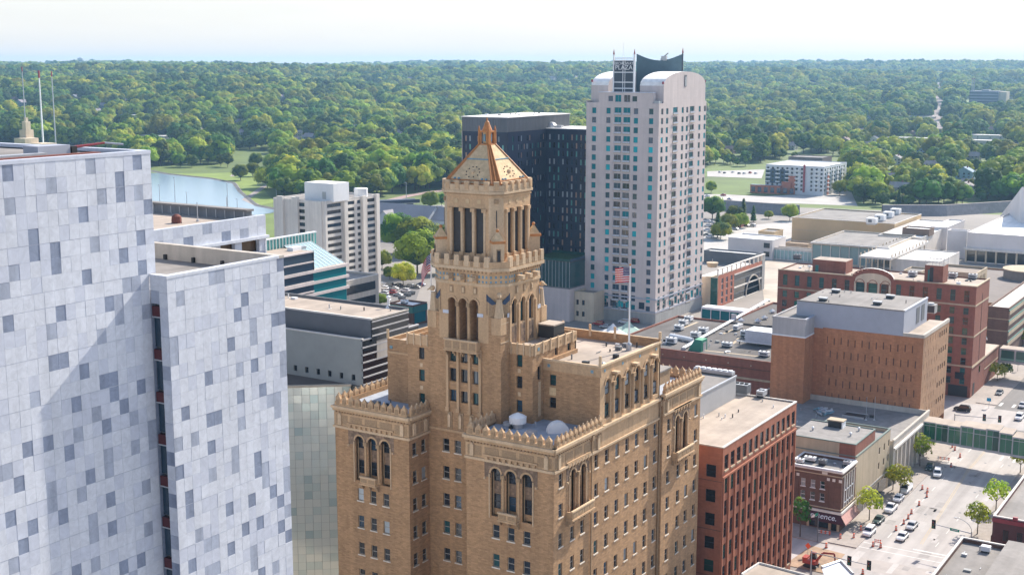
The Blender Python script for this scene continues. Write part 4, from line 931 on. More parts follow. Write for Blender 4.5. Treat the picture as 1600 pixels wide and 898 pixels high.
place_windows(sl, [(FY(YSb), *o) for o in opsY]+[(FX(XS), *o) for o in opsX], blackm, [g_dark, g_blue, g_dark], depth=.35, kind='mullion')
pa = aty(476, 300, YSb+4); pb = aty(521, 300, YSb+4); b = MB(); b.box(pa.x, pb.x, YSb+4, YSb+14, 43, 50.5, whitep, top=roofwh); b.box(pb.x-6, pb.x-4, YSb+3.9, YSb+4, 44, 47, metalg); b.build('penthouse', sl)
p_ = atz(564, 306, 43.5); b = MB(); b.lathe((p_.x, p_.y, 43), [(3.0, 0), (3.0, 3.6), (2.8, 3.8)], whitep, 14); b.build('roof_drum', sl)

# ---------------- dark hotel with glass podium
ht = bld('dark_hotel', -275, 440, 'dark navy hotel of two joined blocks with small scattered windows behind the copper roof')
b = MB(); r = random.Random(11)
x0, x1, y0, y1, z1 = -286.6, -265.6, 418.5, 466.5, 78.6
zl = atx(793, 207, x1).z; zlow = 73.4; xr = -243.5; yf = 447.3
opsY = []; cols = [x0+1.2+1.9*k for k in range(11)]
for j in range(20):
    z = 70.5-3.25*j
    for x in cols:
        if r.random() < .75: opsY.append((x, x+.95, z-1.3, z+.9))
opsY2 = []; cols2 = [-264.2+2.05*k for k in range(10)]
for j in range(20):
    z = 70.3-3.25*j
    for x in cols2:
        if r.random() < .95: opsY2.append((x, x+.85, z-1.3, z+1.0))
opsX = []
for j in range(20):
    z = 70.5-3.25*j
    for k in range(13):
        if r.random() < .6: y = 420+2.1*k; opsX.append((y, y+1.0, z-1.3, z+.9))
b.facade(FY(y0), x0, x1, 0, zl, opsY, navy, .2); b.facade(FX(x1), y0, yf, 0, zl, opsX, navy, .2); b.facade(FY(yf), x1, xr, 0, zlow, opsY2, navy, .2)
b.box(x0, x1, y0, y1, zl, z1, louvr, top=roofwh); b.box(x0-.3, x1+.25, y0-.25, y1+.3, z1, z1+.25, roofwh); b.box(x0-.15, x0+.02, y0-.1, y1, 0, zl, pinkpc)
b.box(x1, xr, yf+.02, 468, zlow-.5, zlow+.25, roofwh)
b.poly([(x0, y1, 0), (x1, y1, 0), (x1, y1, zl), (x0, y1, zl)], navy); b.box(xr-.2, xr, yf, 468, 0, zlow, navy)
for k in range(28): b.fbox(FY(y0), x0+.75*k, x0+.75*k+.12, zl, z1-.2, 0, .1, greydk)
for k in range(48): b.fbox(FX(x1), y0+1.0*k, y0+1.0*k+.12, zl, z1-.2, 0, .1, greydk)
b.build('wall', ht)
g_lit = glass('curtained_glass', (.34, .22, .17), rough=.3, spec=.3); g_mint = glass('mint_glass', (.10, .30, .27), rough=.2)
place_windows(ht, [(FY(y0), *o) for o in opsY]+[(FX(x1), *o) for o in opsX]+[(FY(yf), *o) for o in opsY2], navy, [g_lit, g_dark, g_mint, g_dark, g_pale, g_blue], depth=.18, kind='plain')
p_ = atz(862, 198, 74); o = thing('rooftop_unit', (p_.x, p_.y, 73.6), 'white humped vent on the dark hotel roof', 'rooftop unit'); b = MB(); b.lathe((p_.x, p_.y, 73.6), [(2.2, 0), (2.2, 1), (1.2, 2.0), (.3, 2.3)], metalg, 10); b.build('hood', o); b = MB(); b.box(p_.x+2.4, p_.x+5, p_.y-1, p_.y+1, 73.6, 74.6, metalg); b.build('duct', o)
b = MB(); px1, py0 = -242.7, 427.4
b.box(-262, px1, py0, 447, 12.9, 13.4, greydk); b.box(-262, px1-.02, py0-.02, 447, 0, 12.9, pinkpc); b.box(-262, px1-.02, py0, 447, 23.2, 23.6, blackm, top=mat('green_roof', (.035, .10, .03), var=.4, scale=.4))
for a in ((-262, px1, py0-.1, py0+.3), (-262, px1, 446.7, 447)): b.box(*a, 23.6, 24.6, g_grn)
b.box(px1-.4, px1, py0+.3, 446.7, 23.6, 24.6, g_blue)
for k in range(13): b.box(-261.5+1.55*k, -261.35+1.55*k, py0-.12, py0-.02, 13.4, 23.6, metalg)
b.box(-259, -257.6, py0-.06, py0-.02, 1.5, 10, g_teal); b.build('podium', ht)
g = MB(); g.box(-262, px1-.03, py0, 447, 13.4, 23.2, g_dteal); g.build('podium_glass', ht)
lb = bld('stone_lobby_building', -238, 430, 'low pale stone building at the foot of the white tower'); b = MB()
shell(b, -242.6, -234, 431, 446, 0, 11.5, creamc, [(x, x+1.2, z, z+2) for x in (-241.8, -239.2) for z in (2, 6.5)], [], .3, roof=roofbg); b.build('wall', lb)
place_windows(lb, [(FY(431), x, x+1.2, z, z+2) for x in (-241.8, -239.2) for z in (2, 6.5)], blackm, [g_dark], depth=.28, kind='plain')

# ---------------- tall pale residential tower
pz = bld('residential_tower', -227, 460, 'tall pale tower with teal windows, white barrel roofs and a dark sign mast on top')
X0, X1, Y0, Y1 = -242.8, -211.8, 439.5, 483.0
zr0 = aty(927, 172.7, Y0).z; zr1 = aty(925, 473.4, Y0).z; nrow = 22; st = (zr0-zr1)/(nrow-1)
rows = [zr0-st*k for k in range(nrow)]
colY = [xY(700+x/3.4548, 220, Y0) for x in (787, 864, 1012, 1094)]; balY = [xY(700+x/3.4548, 220, Y0) for x in (915, 963)]
colX = [yX(700+x/3.4548, 220, X1) for x in (1154, 1181, 1264, 1288, 1355, 1383)]; balX = [yX(700+x/3.4548, 220, X1) for x in (1224, 1314)]
opsY = [(x-.92, x+.92, z-1.12, z+1.12) for x in colY for z in rows]; bopY = [(x-1.5, x+1.5, z-1.5, z+1.35) for x in balY for z in rows]
opsX = [(y-.95, y+.95, z-1.15, z+1.1) for y in colX for z in rows]; bopX = [(y-2.1, y+2.1, z-1.45, z+1.3) for y in balX for z in rows]
ztop = 84.4
b = MB()
lowY = [(x, x+2.6, 5.6, 8.4) for x in (-241.5, -235.6, -231.4, -228.2, -224.8, -219.0)]
lowX = [(441+k*5.2, 443.6+k*5.2, 5.6, 8.6) for k in range(8)]
b.facade(FY(Y0), X0, X1, 0, ztop, opsY+bopY+lowY, pinkpc, .35); b.facade(FX(X1), Y0, Y1, 0, ztop, opsX+bopX+lowX, pinkpc, .35)
b.poly([(X0, Y0, 0), (X0, Y1, 0), (X0, Y1, ztop), (X0, Y0, ztop)], pinkpc); b.poly([(X0, Y1, 0), (X1, Y1, 0), (X1, Y1, ztop), (X0, Y1, ztop)], pinkpc); b.poly([(X0+.1, Y0+.1, ztop-.2), (X1-.1, Y0+.1, ztop-.2), (X1-.1, Y1-.1, ztop-.2), (X0+.1, Y1-.1, ztop-.2)], roofgy)
for fr, a0, a1 in ((FY(Y0), X0, X1), (FX(X1), Y0, Y1)):
    b.fbox(fr, a0-.1, a1+.12, 9.6, 10.2, 0, .25, bluepn); b.fbox(fr, a0-.1, a1+.12, 4.6, 5.2, 0, .25, bluepn); b.fbox(fr, a0, a1+.2, 0, 4.2, .02, .22, greyc)
for x0_, x1_, y0_, y1_ in ((X0-.06, X0+.3, Y0, Y1), ): b.box(x0_, x1_, y0_, y1_, ztop, ztop+.7, pinkpc)
# centre of the left face rises higher
xa, xb = xY(936, 150, Y0), xY(1020, 150, Y0)
bo = [(x-1.35, x+1.35, 84.5+.2, 84.5+2.9) for x in balY]; wo = [(x-1.05, x+1.05, 84.9, 87.0) for x in (balY[0]-3.2, balY[1]+3.2)]
b.facade(FY(Y0-.01), xa, xb, ztop, 88.2, bo+wo, pinkpc, .35); b.box(xa, xb, Y0+2.2, Y0+2.5, ztop, 88.0, pinkpc); b.box(xa, xa+.3, Y0, Y0+2.2, ztop, 88.2, pinkpc); b.box(xb-.3, xb, Y0, Y0+2.2, ztop, 88.2, pinkpc); b.box(xa-.1, xb+.1, Y0-.12, Y0+2.6, 88.2, 88.5, marb2)
# gable and barrel on the right
ya, yb = yX(1037, 155, X1), yX(1102, 150, X1); zg = atx(1075, 112, X1).z; zsp = zg-5.2
def barrel(xi, xo, ya, yb, z0, zs, zt, mwall, mroof, gap=True):
    n = 14; c_, hr = (ya+yb)/2, (yb-ya)/2
    P = [(c_-hr*math.cos(math.pi*k/n), zs+(zt-zs)*math.sin(math.pi*k/n)**.9) for k in range(n+1)]
    for x in (xi, xo):
        b.poly([(x, ya, z0)]+[(x, yb, z0)]+[(x, y, z) for y, z in reversed(P)], mwall)
    for (y, z), (Y, Zz) in zip(P, P[1:]): b.poly([(xi, y, z), (xo, y, z), (xo, Y, Zz), (xi, Y, Zz)], mroof)
    for y in (ya, yb): b.poly([(xi, y, z0), (xo, y, z0), (xo, y, zs), (xi, y, zs)], mwall)
barrel(X1-10, X1-.02, ya, yb, ztop-.2, zsp, zg, pinkpc, roofwh); barrel(X0+.02, xY(952, 135, 444), ya, yb, ztop-.2, zsp, zg, pinkpc, roofwh)
yc = yX(1071, 130, X1); b.box(X1-.02, X1+.12, yc-1.0, yc+1.0, zsp-.5, zg-1.3, greydk); b.box(X1+.05, X1+.2, yc-.5, yc+.6, zsp-.3, zg-2, metalg)
b.box(X1-9, X1-.4, Y0+.6, ya-.1, ztop, ztop+.9, metalg)
b.build('wall', pz)
top_w = [(FX(X1), y-1, y+1, 84.9+.2, 86.7) for y in ()]
place_windows(pz, [(FY(Y0), *o) for o in opsY]+[(FX(X1), *o) for o in opsX]+[(FY(Y0), *o) for o in lowY]+[(FX(X1), *o) for o in lowX]+[(FY(Y0-.01), *o) for o in wo], bluepn, [g_teal, g_blue, g_teal, g_dteal, glass('bright_teal_glass', (.005, .34, .38), rough=.3, spec=.15)], depth=.25, kind='plain', limit=70)
place_windows(pz, [(FY(Y0), *o) for o in bopY]+[(FX(X1), *o) for o in bopX]+[(FY(Y0-.01), *o) for o in bo], bluepn, [g_teal, g_dark, g_blue], depth=.32, kind='mullion', limit=30)
b = MB()
for fr, oo in ((FY(Y0), bopY), (FX(X1), bopX)):
    for o in oo:
        b.fbox(fr, o[0], o[1], o[2]-.12, o[2]+.08, -.3, .35, beigeb); b.fbox(fr, o[0], o[1], o[2]+.75, o[2]+.85, .25, .33, metalg)
        for k in range(4): x = o[0]+(o[1]-o[0])*k/3; b.fbox(fr, x-.04, x+.04, o[2], o[2]+.8, .25, .32, metalg)
        b.fbox(fr, o[0]+.05, o[1]-.05, o[2]+.1, o[2]+.7, .27, .29, marb2)
k_ = b.build('balcony', pz); k_['kind'] = 'stuff'
# sign mast
b = MB(); ym = 442.4
sa, sb = xY(960, 110, ym), xY(990, 110, ym); zs0, zs1 = 84.2, aty(960, 88, ym).z
slate = mat('slate_glass_panel', (.03, .045, .07), rough=.3); teals = mat('slate_blue_panel', (.085, .145, .175), rough=.45)
b.box(sa, sb, ym, ym+.5, zs0, zs1-1.6, slate)
for z in [aty(975, q, ym).z for q in (139, 129.5, 114, 95.5, 92)]: b.box(sa, sb, ym-.12, ym, z, z+.35, whitep)
for x in (sa-.25, (sa+sb)/2-.5, (sa+sb)/2+.4, sb-.1): b.box(x, x+.18, ym-.15, ym-.02, zs0, zs1-1, whitep)
b.box(sa-.5, sa-.05, ym-.3, ym+.4, zs0, zs1+.6, whitep); b.box(sb+.05, sb+.6, ym-.3, ym+.4, zs0, zs1+.9, whitep)
b.tube(((sa+sb)/2-.2, ym-.3, zs0-4), ((sa+sb)/2-.2, ym-.3, zs1+5), .09, .05, whitep, 5)
b.build('sign_mast', pz); b = MB()
# concave topped screen going right
s0 = Vector((xY(994.5, 100, 467), 467, 0)); s1 = Vector((xY(1066.5, 100, 474), 474, 0)); zs9 = zs1; zs1 = aty(994, 85.5, 467).z; n = 10; zc = [zs1+.3-2.6*math.sin(math.pi*min(1, k/n)) for k in range(n+1)]
for k in range(n):
    a0 = s0.lerp(s1, k/n); a1 = s0.lerp(s1, (k+1)/n); w_ = Vector((-.2, .5, 0))
    P = [a0+Vector((0, 0, zs0)), a1+Vector((0, 0, zs0)), a1+Vector((0, 0, zc[k+1])), a0+Vector((0, 0, zc[k]))]; Q = [p+w_ for p in P]
    b.poly(P, teals); b.poly(Q, teals); b.poly([P[3], P[2], Q[2], Q[3]], teals)
    z0_, z1_ = zc[k]-1.3, zc[k+1]-1.3
e = s1; b.box(e.x-.2, e.x+.2, e.y-.2, e.y+.2, zs0, zs1+.6, slate)
for q, zq in (((sa-.3, ym), zs9), ((sb+.3, ym), zs9), ((e.x, e.y), zs1)):
    sp_ = MB(); sp_.lathe((q[0], q[1], zq+.6), [(.4, 0), (.25, .8), (.05, 2.0)], redp, 6); sp_.build('mast_finial', pz)
b.build('roof_screen', pz); b = MB(); m_ = s0.lerp(e, .62); b.box(m_.x-1.6, m_.x+.6, m_.y-.3, m_.y+.8, zs1-2.4, zs1-.6, metalg); b.tube((m_.x-2, m_.y, zs1-2), (m_.x+1.4, m_.y, zs1+.6), .25, None, greyc, 5)
b.build('roof_crane', pz)
fs_ = FY(ym-.16)
text_mesh('PLAZA', 2.5, fs_, (sa+sb)/2, aty(975, 106, ym).z, .02, whitep, pz, xs=1.0); text_mesh('BROADWAY', 1.5, fs_, (sa+sb)/2, aty(975, 99.5, ym).z, .02, whitep, pz, xs=.95)
for q in ((X0+.3, ya, zsp+1.2), (X1-.3, ya-.2, zsp+.6), (X1-.3, yb, zsp+.8)):
    b = MB(); b.lathe(q, [(.35, 0), (.45, .5), (.3, 1.0)], redp, 8); b.build('warning_light', pz)

# ---------------- brick parking building with an arch
pr = bld('brick_parking_building', -215, 510, 'orange brick and glass building with a big arched opening and an open roof frame')
XP, YP = -206.0, 486.9; zr = 13.2
b = MB(); y_ = lambda px: yX(px, 440, XP)
b.box(-214, XP-3, YP-.5, 530, 0, 12.4, creamc, top=roofwh); b.box(-211.6, XP-2.9, YP-.8, YP+6, 0, 12.6, creamc)
ya, yb, yc, yd = y_(1122), y_(1147), y_(1190), y_(1194)
ops = [(y_(px)-1.1, y_(px)+1.1, z, z+2.2) for px in (1129, 1136, 1143) for z in (1, 3.9, 6.8, 9.4)]
b.facade(FX(XP), ya, yb, 0, zr, ops, mat('orange_brick', (.44, .16, .10), var=.1), .3)
b.fbox(FX(XP), yb, yc, 11.6, zr, -.3, 0, MATS['orange_brick']); b.fbox(FX(XP), yb, yc, 11.1, 11.6, -.3, .15, whitec); b.fbox(FX(XP), yb, yc, 5.4, 5.9, -.3, .15, whitec); b.fbox(FX(XP), yc, yd, 0, 15.5, -1.5, .1, greyc)
arc0, arc1 = y_(1166), y_(1187)
b.fbox(FX(XP), yb, arc0-.8, 0, .5, -.3, .15, whitec)
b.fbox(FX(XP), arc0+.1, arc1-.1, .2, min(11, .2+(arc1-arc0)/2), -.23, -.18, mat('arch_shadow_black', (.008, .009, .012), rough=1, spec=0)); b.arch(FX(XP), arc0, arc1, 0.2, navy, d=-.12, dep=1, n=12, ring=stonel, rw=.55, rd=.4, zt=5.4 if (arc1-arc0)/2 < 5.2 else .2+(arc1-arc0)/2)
b.fbox(FX(XP), XP and arc0, arc1, 0, .2, -.3, .1, whitec)
# roof frame
b.fbox(FX(XP), ya, yd, 15.6, 16.1, -.6, .2, whitec)
k = 0
for i in range(11): y = ya+(yc-ya)*i/10; b.fbox(FX(XP), y-.35, y+.35, zr, 15.6, -.4, .1, whitec)
b.build('wall', pr)
g = MB(); g.fbox(FX(XP), yb, arc0, 0, 11.1, -.5, -.25, g_dark); g.fbox(FX(XP), arc1, yc, 0, 11.1, -.5, -.25, g_dark); g.fbox(FX(XP), arc0, arc1, 5.6, 11.1, -.5, -.25, g_dark); g.box(XP-3, XP-.02, ya-.6, ya-.3, 0, 12.4, g_grn)
for z in (2.7, 8.4): g.fbox(FX(XP), yb, yc, z, z+.35, -.24, -.1, greydk)
g.build('curtain_wall', pr)
place_windows(pr, [(FX(XP), *o) for o in ops], whitep, [g_dark, g_blue], depth=.25, kind='plain')
p_ = atz(1113, 417, 12.4); b = MB(); b.lathe((p_.x, p_.y, 12.4), [(2.0, 0), (2.6, 2.0)], beigeb, 14); b.tube((p_.x, p_.y, 13), (p_.x, p_.y, 16), .1, None, metalg, 5); b.build('roof_drum', pr)
# gravel lot and site behind
# ---------------- big low building with the busy flat roof
fl = bld('low_flat_building', -150, 380, 'wide low building with red brick parapet and a dark flat roof crowded with white machinery')
ZF, YF = 15.0, 342.0; fxl = -180.0
Yn = atz(1062, 494, ZF).y; Xn = atz(1143, 500, ZF).x; b = MB(); shell(b, fxl, -103, YF, Yn, 0, ZF, redbr2, roof=roofdk, par=.35, pm=redbr2); shell(b, Xn, -103, Yn+.1, 432, 0, ZF, redbr2, roof=roofdk, par=.35, pm=redbr2); b.box(Xn+.5, -103.5, Yn-.5, Yn+.6, ZF-.35, ZF+.24, roofdk); b.box(fxl, -103.1, YF-.25, YF-.07, 9.2, 9.8, beigeb); b.box(fxl, -103.1, YF-.2, YF-.07, 12.4, 12.6, dkbr)
for k in range(8): x = -176+7*k; b.box(x-.18, x+.18, YF-.16, YF-.05, 13.3, 13.6, beigeb)
b.build('wall', fl)
b = MB()
for (pa, pc) in (((1145, 537), (1161, 522)), ((1100, 547), (1190, 557)), ((1060, 515), (1090, 503)), ((1130, 521), (1150, 513))):
    a, c = atz(*pa, ZF-.32), atz(*pc, ZF-.32); d = (c-a); n_ = Vector((-d.y, d.x, 0)).normalized()*.45; b.poly([a-n_, a+n_, c+n_, c-n_], beigeb)
b.build('roof_walkway', fl)
def roof_unit(px, py, z, sx, sy, sz, label, group, body=whitep, name='rooftop_unit'):
    p = atz(px, py, z); o = thing(name, (p.x, p.y, z), label, 'rooftop unit', group)
    b = MB(); b.box(p.x-sx/2, p.x+sx/2, p.y-sy/2, p.y+sy/2, z+.45, z+sz, body); b.box(p.x-sx/2-.05, p.x+sx/2+.05, p.y-sy/2-.05, p.y+sy/2+.05, z+sz, z+sz+.12, body); b.build('housing', o)
    b = MB(); b.box(p.x-sx/2+.1, p.x+sx/2-.1, p.y-sy/2+.1, p.y+sy/2-.1, z, z+.45, blackm); b.build('base_frame', o)
    b = MB()
    for k in range(2): b.lathe((p.x+(k-.5)*sx*.45, p.y, z+sz+.12), [(min(sx, sy)*.2, 0), (min(sx, sy)*.2, .16)], greydk, 10)
    b.box(p.x-sx*.36, p.x+sx*.36, p.y-sy/2-.04, p.y-sy/2, z+.7, z+sz-.3, greydk); b.build('fan_grille', o); return o
GF = 'air handlers on the low flat roof'; zf = ZF-.35
for px, py, sx, sy, sz, lb in ((1061, 516, 2.6, 2.2, 1.7, 'white roof unit nearest the camera in the row of three on the dark roof'), (1068, 508, 2.6, 2.2, 1.7, 'white roof unit in the middle of the row of three on the dark roof'),
    (1076, 502, 2.4, 2.2, 1.7, 'white roof unit farthest back in the row of three on the dark roof'), (1087, 527, 2.8, 2.2, 1.7, 'white roof unit just behind the green housing'), (1099, 520, 2.8, 2.2, 1.7, 'white roof unit right of the row of three, beside the pipe run'),
    (1049, 537, 3.2, 1.6, 1.9, 'white roof unit beside the flat beige tower roof'), (1136, 542, 3.0, 1.6, 1.4, 'lone white roof unit in the middle of the dark roof'), (1194, 557, 3.0, 1.6, 1.5, 'white roof unit beside the brown brick wall'),
    (1163, 525, 2.2, 1.8, 1.8, 'white roof unit left of the big pale plant box'), (1153, 515, 1.6, 4.6, 1.6, 'long white duct unit with a dark intake on the dark roof')):
    roof_unit(px, py, zf, sx, sy, sz, lb, GF)
for px, py, lb in ((1184, 504, 'small white hooded vent, the lower of the two on the dark roof'), (1195, 499, 'small white hooded vent, the upper of the two on the dark roof'), (1158, 503, 'small round vent by the pipe run on the dark roof'), (1207, 489, 'white hooded vent at the far end of the dark roof')):
    p = atz(px, py, zf); o = thing('roof_ventilator', (p.x, p.y, zf), lb, 'roof vent', 'hooded vents on the low flat roof'); b = MB(); b.lathe((p.x, p.y, zf), [(.6, 0), (.6, .5)], metalg, 8); b.build('vent_base', o); b = MB(); b.lathe((p.x, p.y, zf+.5), [(1.25, 0), (1.1, .3), (.1, 1.0)], whitep, 4); b.build('vent_hood', o)
p = atz(1186, 540, zf); o = thing('plant_box', (p.x, p.y, zf), 'big pale plant box raised on beams on the dark roof', 'plant room'); b = MB(); b.box(p.x-4.2, p.x+4.6, p.y-1, p.y+6, zf+1.1, zf+4.6, marb2, top=whitep); b.build('housing', o)
b = MB()
for y in (p.y-.8, p.y+5.6): b.box(p.x-7, p.x+6, y-.2, y+.2, zf+.8, zf+1.1, whitep)
for x in (p.x-6, p.x, p.x+5): b.box(x-.15, x+.15, p.y-.9, p.y-.6, zf, zf+.8, blackm); b.box(x-.15, x+.15, p.y+5.5, p.y+5.8, zf, zf+.8, blackm)
b.build('beam_frame', o); b = MB(); b.box(p.x+4.62, p.x+4.7, p.y+1, p.y+4.5, zf+1.6, zf+4, blackm); b.build('intake_louvre', o)
a, c = atz(1068, 543, zf+.7), atz(1200, 468, zf+.7); o = thing('pipe_run', (a.x, a.y, zf), 'long pale pipe run crossing the dark roof on short stands', 'pipe'); b = MB()
for s in (-.45, 0, .45): b.tube(a+Vector((s, 0, 0)), c+Vector((s, 0, 0)), .17, None, whitep, 6)
b.build('pipe', o); b = MB()
for k in range(14): q = a.lerp(c, k/13); b.box(q.x-.8, q.x+.8, q.y-.1, q.y+.1, zf, zf+.55, metalg)
q = a.lerp(c, .55); b.box(q.x-.9, q.x+.9, q.y-.15, q.y+.15, zf, zf+2.4, metalg); b.build('pipe_stand', o)
a, c = atz(1048, 524, zf+.8), atz(1082, 531, zf+.8); o = thing('air_duct', (a.x, a.y, zf), 'fat white air duct lying beside the three roof units', 'duct'); b = MB(); b.tube(a, c, .75, None, whitep, 8); b.build('duct', o); b = MB()
for k in range(4): q = a.lerp(c, .1+.27*k); b.box(q.x-.3, q.x+.3, q.y-.9, q.y+.9, zf, zf+.3, metalg)
b.build('duct_stand', o)
p = atz(1090, 549, zf); o = thing('stair_housing', (p.x, p.y, zf), 'green wedge-shaped stair housing on the dark roof', 'stair housing'); b = MB(); x0, x1, y0, y1 = p.x-2.0, p.x+1.2, p.y, p.y+4.2
P = [(x0-1.1, y0, zf), (x1, y0, zf), (x1, y1, zf), (x0-1.1, y1, zf)]; Q = [(x0+.6, y0+.8, zf+3.4), (x1, y0+.4, zf+3.4), (x1, y1, zf+3.4), (x0+.6, y1, zf+3.4)]; b.loft(P, Q, greenp); b.poly(Q, mat('pale_green_lid', (.16, .40, .26))); b.build('housing', o); b = MB(); b.box(x1, x1+.08, y0+1.2, y1-.8, zf, zf+2.6, metalg); b.build('door', o)
# skybridge behind the flat roof, from the pale tower
sb_ = bld('glass_skybridge', -185, 455, 'short glazed skybridge with a white roof behind the dark flat roof', 'skybridge'); b = MB(); a = atz(1096, 481, 13.5)
YB = a.y; xb = xY(1170, 487, YB); b.box(a.x, xb, YB, YB+5, 13.2, 14.0, whitep); b.box(a.x, xb, YB+.3, YB+4.7, 8.2, 8.8, whitep)
for k in range(6): x = a.x+(xb-a.x)*k/5; b.box(x-.12, x+.12, YB+.05, YB+.3, 8.8, 13.2, whitep)
b.build('frame', sb_); g = MB(); g.box(a.x+.1, xb-.1, YB+.32, YB+4.6, 8.8, 13.2, g_teal); g.build('glazing', sb_)
tn = thing('market_tent', (-200, 405, 0), 'pale green and white peaked tents behind the flat beige roof', 'tent'); b = MB()
for px, py, c_ in ((958, 517, roofwh), (982, 513, mat('pale_green_canvas', (.42, .55, .47)))):
    p = atz(px, py, 3); b.lathe((p.x, p.y, 2.2), [(6.5, 0), (2.5, 1.4), (.2, 3.6)], c_, 4); 
b.build('canopy', tn); b = MB()
for px, py in ((958, 517), (982, 513)):
    p = atz(px, py, 3)
    for s in (-1, 1): b.tube((p.x+s*4, p.y, 0), (p.x+s*4, p.y, 2.2), .1, None, whitep, 5)
b.build('pole', tn)

# ---------------- windowless brown brick block
bb = bld('brown_brick_building', -100, 345, 'nearly windowless brown brick building with a grey metal top storey')
XB, YBf, YBl = -82.5, 329.4, 329.4-0.0
xl1 = xY(1286, 512, YBf); k9 = 82.5/91.7
zb_ = aty(1437, 528, YBf).z
cw = atz(1258, 527, 30.0)           # wing corner
b = MB(); r = random.Random(4)
Y2 = yX(1484, 491, XB)
# main body
slots = []
for i in range(13):
    for j in range(6):
        x = xl1+1.2+(XB-xl1-2.2)*(i+.5*(j % 2))/13; z = 26.5-3.8*j-r.uniform(0, .4); slots.append((x, x+.28, z-.95, z+.95))
b.facade(FY(YBf), xl1, XB, 0, zb_, slots, brnbr, .15)
xs_ = []
for i in range(9):
    for j in range(8):
        y = YBf+1.2+(Y2-YBf-2.4)*(i+.5*(j % 2))/9; z = 28-3.1*j; xs_.append((y, y+.35, z-.8, z+.8))
wx = []
for i in range(4):
    for j in range(5):
        y = YBf+.62*(Y2-YBf)+i*(Y2-YBf)*.085; z = 27.6-4.6*j; wx.append((y, y+1.0, z-.75, z+.75))
used = [o for o in xs_ if not any(abs(o[0]-w_[0]) < 1.4 and abs(o[2]-w_[2]) < 2 for w_ in wx)]
b.facade(FX(XB), YBf, Y2, 4, zb_, used+wx, mat('pale_brown_brick', (.41, .235, .13), var=.12, brick=(.9, .35, .2)), .18); b.fbox(FX(XB), YBf, Y2-7, 0, 4, -.2, 0, brnbr)
b.poly([(xl1, Y2, 0), (XB, Y2, 0), (XB, Y2, zb_), (xl1, Y2, zb_)], brnbr)
# left wing projecting forward
xw0, xw1 = xY(1206, 520, YBf-7), xY(1258, 527, YBf-7); zw = aty(1258, 527, YBf-7).z; 
b.box(xw0, xw1, YBf-7, Y2-2, 0, zw, brnbr)
b.box(xl1-8, xl1, YBf+.2, Y2, 0, zb_, brnbr)
b.build('wall', bb)
place_windows(bb, [(FX(XB), *o) for o in wx], blackm, [g_dark], depth=.15, kind='plain')
b = MB(); 
for o in slots: b.poly([FY(YBf).p(o[0], o[2], -.14), FY(YBf).p(o[1], o[2], -.14), FY(YBf).p(o[1], o[3], -.14), FY(YBf).p(o[0], o[3], -.14)], dkbr)
for o in used: b.poly([FX(XB).p(o[0], o[2], -.17), FX(XB).p(o[1], o[2], -.17), FX(XB).p(o[1], o[3], -.17), FX(XB).p(o[0], o[3], -.17)], dkbr)
b.build('brick_slots', bb)
b = MB(); pale_gp = mat('pale_grey_panel', (.46, .44, .44), var=.05, brick=(1.4, 30, .08))
zt1 = aty(1213, 494, YBf-7).z
b.box(xw0+.05, xw1-.05, YBf-6.95, Y2-2, zw, zt1-.5, pale_gp, top=roofgy); b.box(xw0-.05, xw1+.05, YBf-7.05, YBf-6.5, zt1-.5, zt1, pale_gp); b.box(xw1-.5, xw1+.05, YBf-6.5, Y2-2, zt1-.5, zt1, bluepn); b.box(xw0-.05, xw0+.4, YBf-6.5, Y2-2, zt1-.5, zt1, pale_gp); b.box(xw0-.1, xw1+.1, YBf-7.1, YBf-6.9, zw-.25, zw+.1, whitep); b.box(xw1-.1, xw1+.1, YBf-6.9, YBf-.1, zw-.25, zw+.1, whitep)
xp1 = xY(1413, 487, YBf); zp = aty(1413, 487, YBf).z
b.box(xl1-7.5, xp1, YBf+.05, Y2-3, zb_-.3, zp, bluepn, top=roofgy); b.box(xl1-7.6, xp1+.1, YBf-.05, YBf+.4, zp, zp+.3, roofgy); b.box(xp1-.4, xp1+.1, YBf+.4, Y2-3, zp, zp+.3, marb2)
b.box(xp1, XB+.05, YBf-.06, YBf+.5, zb_, zb_+.9, stonel); b.box(XB-.5, XB+.1, YBf+.5, Y2, zb_, zb_+.9, stonel); b.box(xp1, XB-.5, YBf+.5, Y2, zb_-.3, zb_, roofgy, top=roofbg)
for y in (YBf+12, YBf+17): b.fbox(FX(xp1), y, y+3, zb_+1.2, zp-.9, 0, .1, greydk)
b.build('metal_top_storey', bb)
for px, py, lb in ((1286, 470, 'dark-based low vent at the left of the brown brick building roof'), (1371, 476, 'dark-based low vent at the front right of the brown brick building roof'), (1391, 466, 'dark-based low vent at the rear right of the brown brick building roof'), (1306, 457, 'flat white vent at the rear of the brown brick building roof')):
    p = atz(px, py, zp); o = thing('roof_ventilator', (p.x, p.y, zp), lb, 'roof vent', 'low vents on the brown brick building'); b = MB(); b.box(p.x-1.0, p.x+1.0, p.y-.7, p.y+.7, zp, zp+.7, blackm); b.build('vent_base', o); b = MB(); b.box(p.x-1.15, p.x+1.15, p.y-.85, p.y+.85, zp+.7, zp+1.0, metalg); b.build('vent_lid', o)
p = atz(1458, 489, zb_); o = thing('cooling_tower', (p.x, p.y, zb_), 'pale cooling tower with dark louvres at the right end of the brown brick building', 'cooling tower'); b = MB(); b.box(p.x-2.2, p.x+.6, p.y-1, p.y+2, zb_, zb_+2.4, greyc); b.build('housing', o); b = MB(); b.box(p.x-2.1, p.x+.5, p.y-1.08, p.y-1, zb_+.3, zb_+2.1, blackm); b.build('louvre', o); b = MB(); b.lathe((p.x-.8, p.y+.5, zb_+2.4), [(.9, 0), (.9, .4)], metalg, 12); b.build('fan', o)

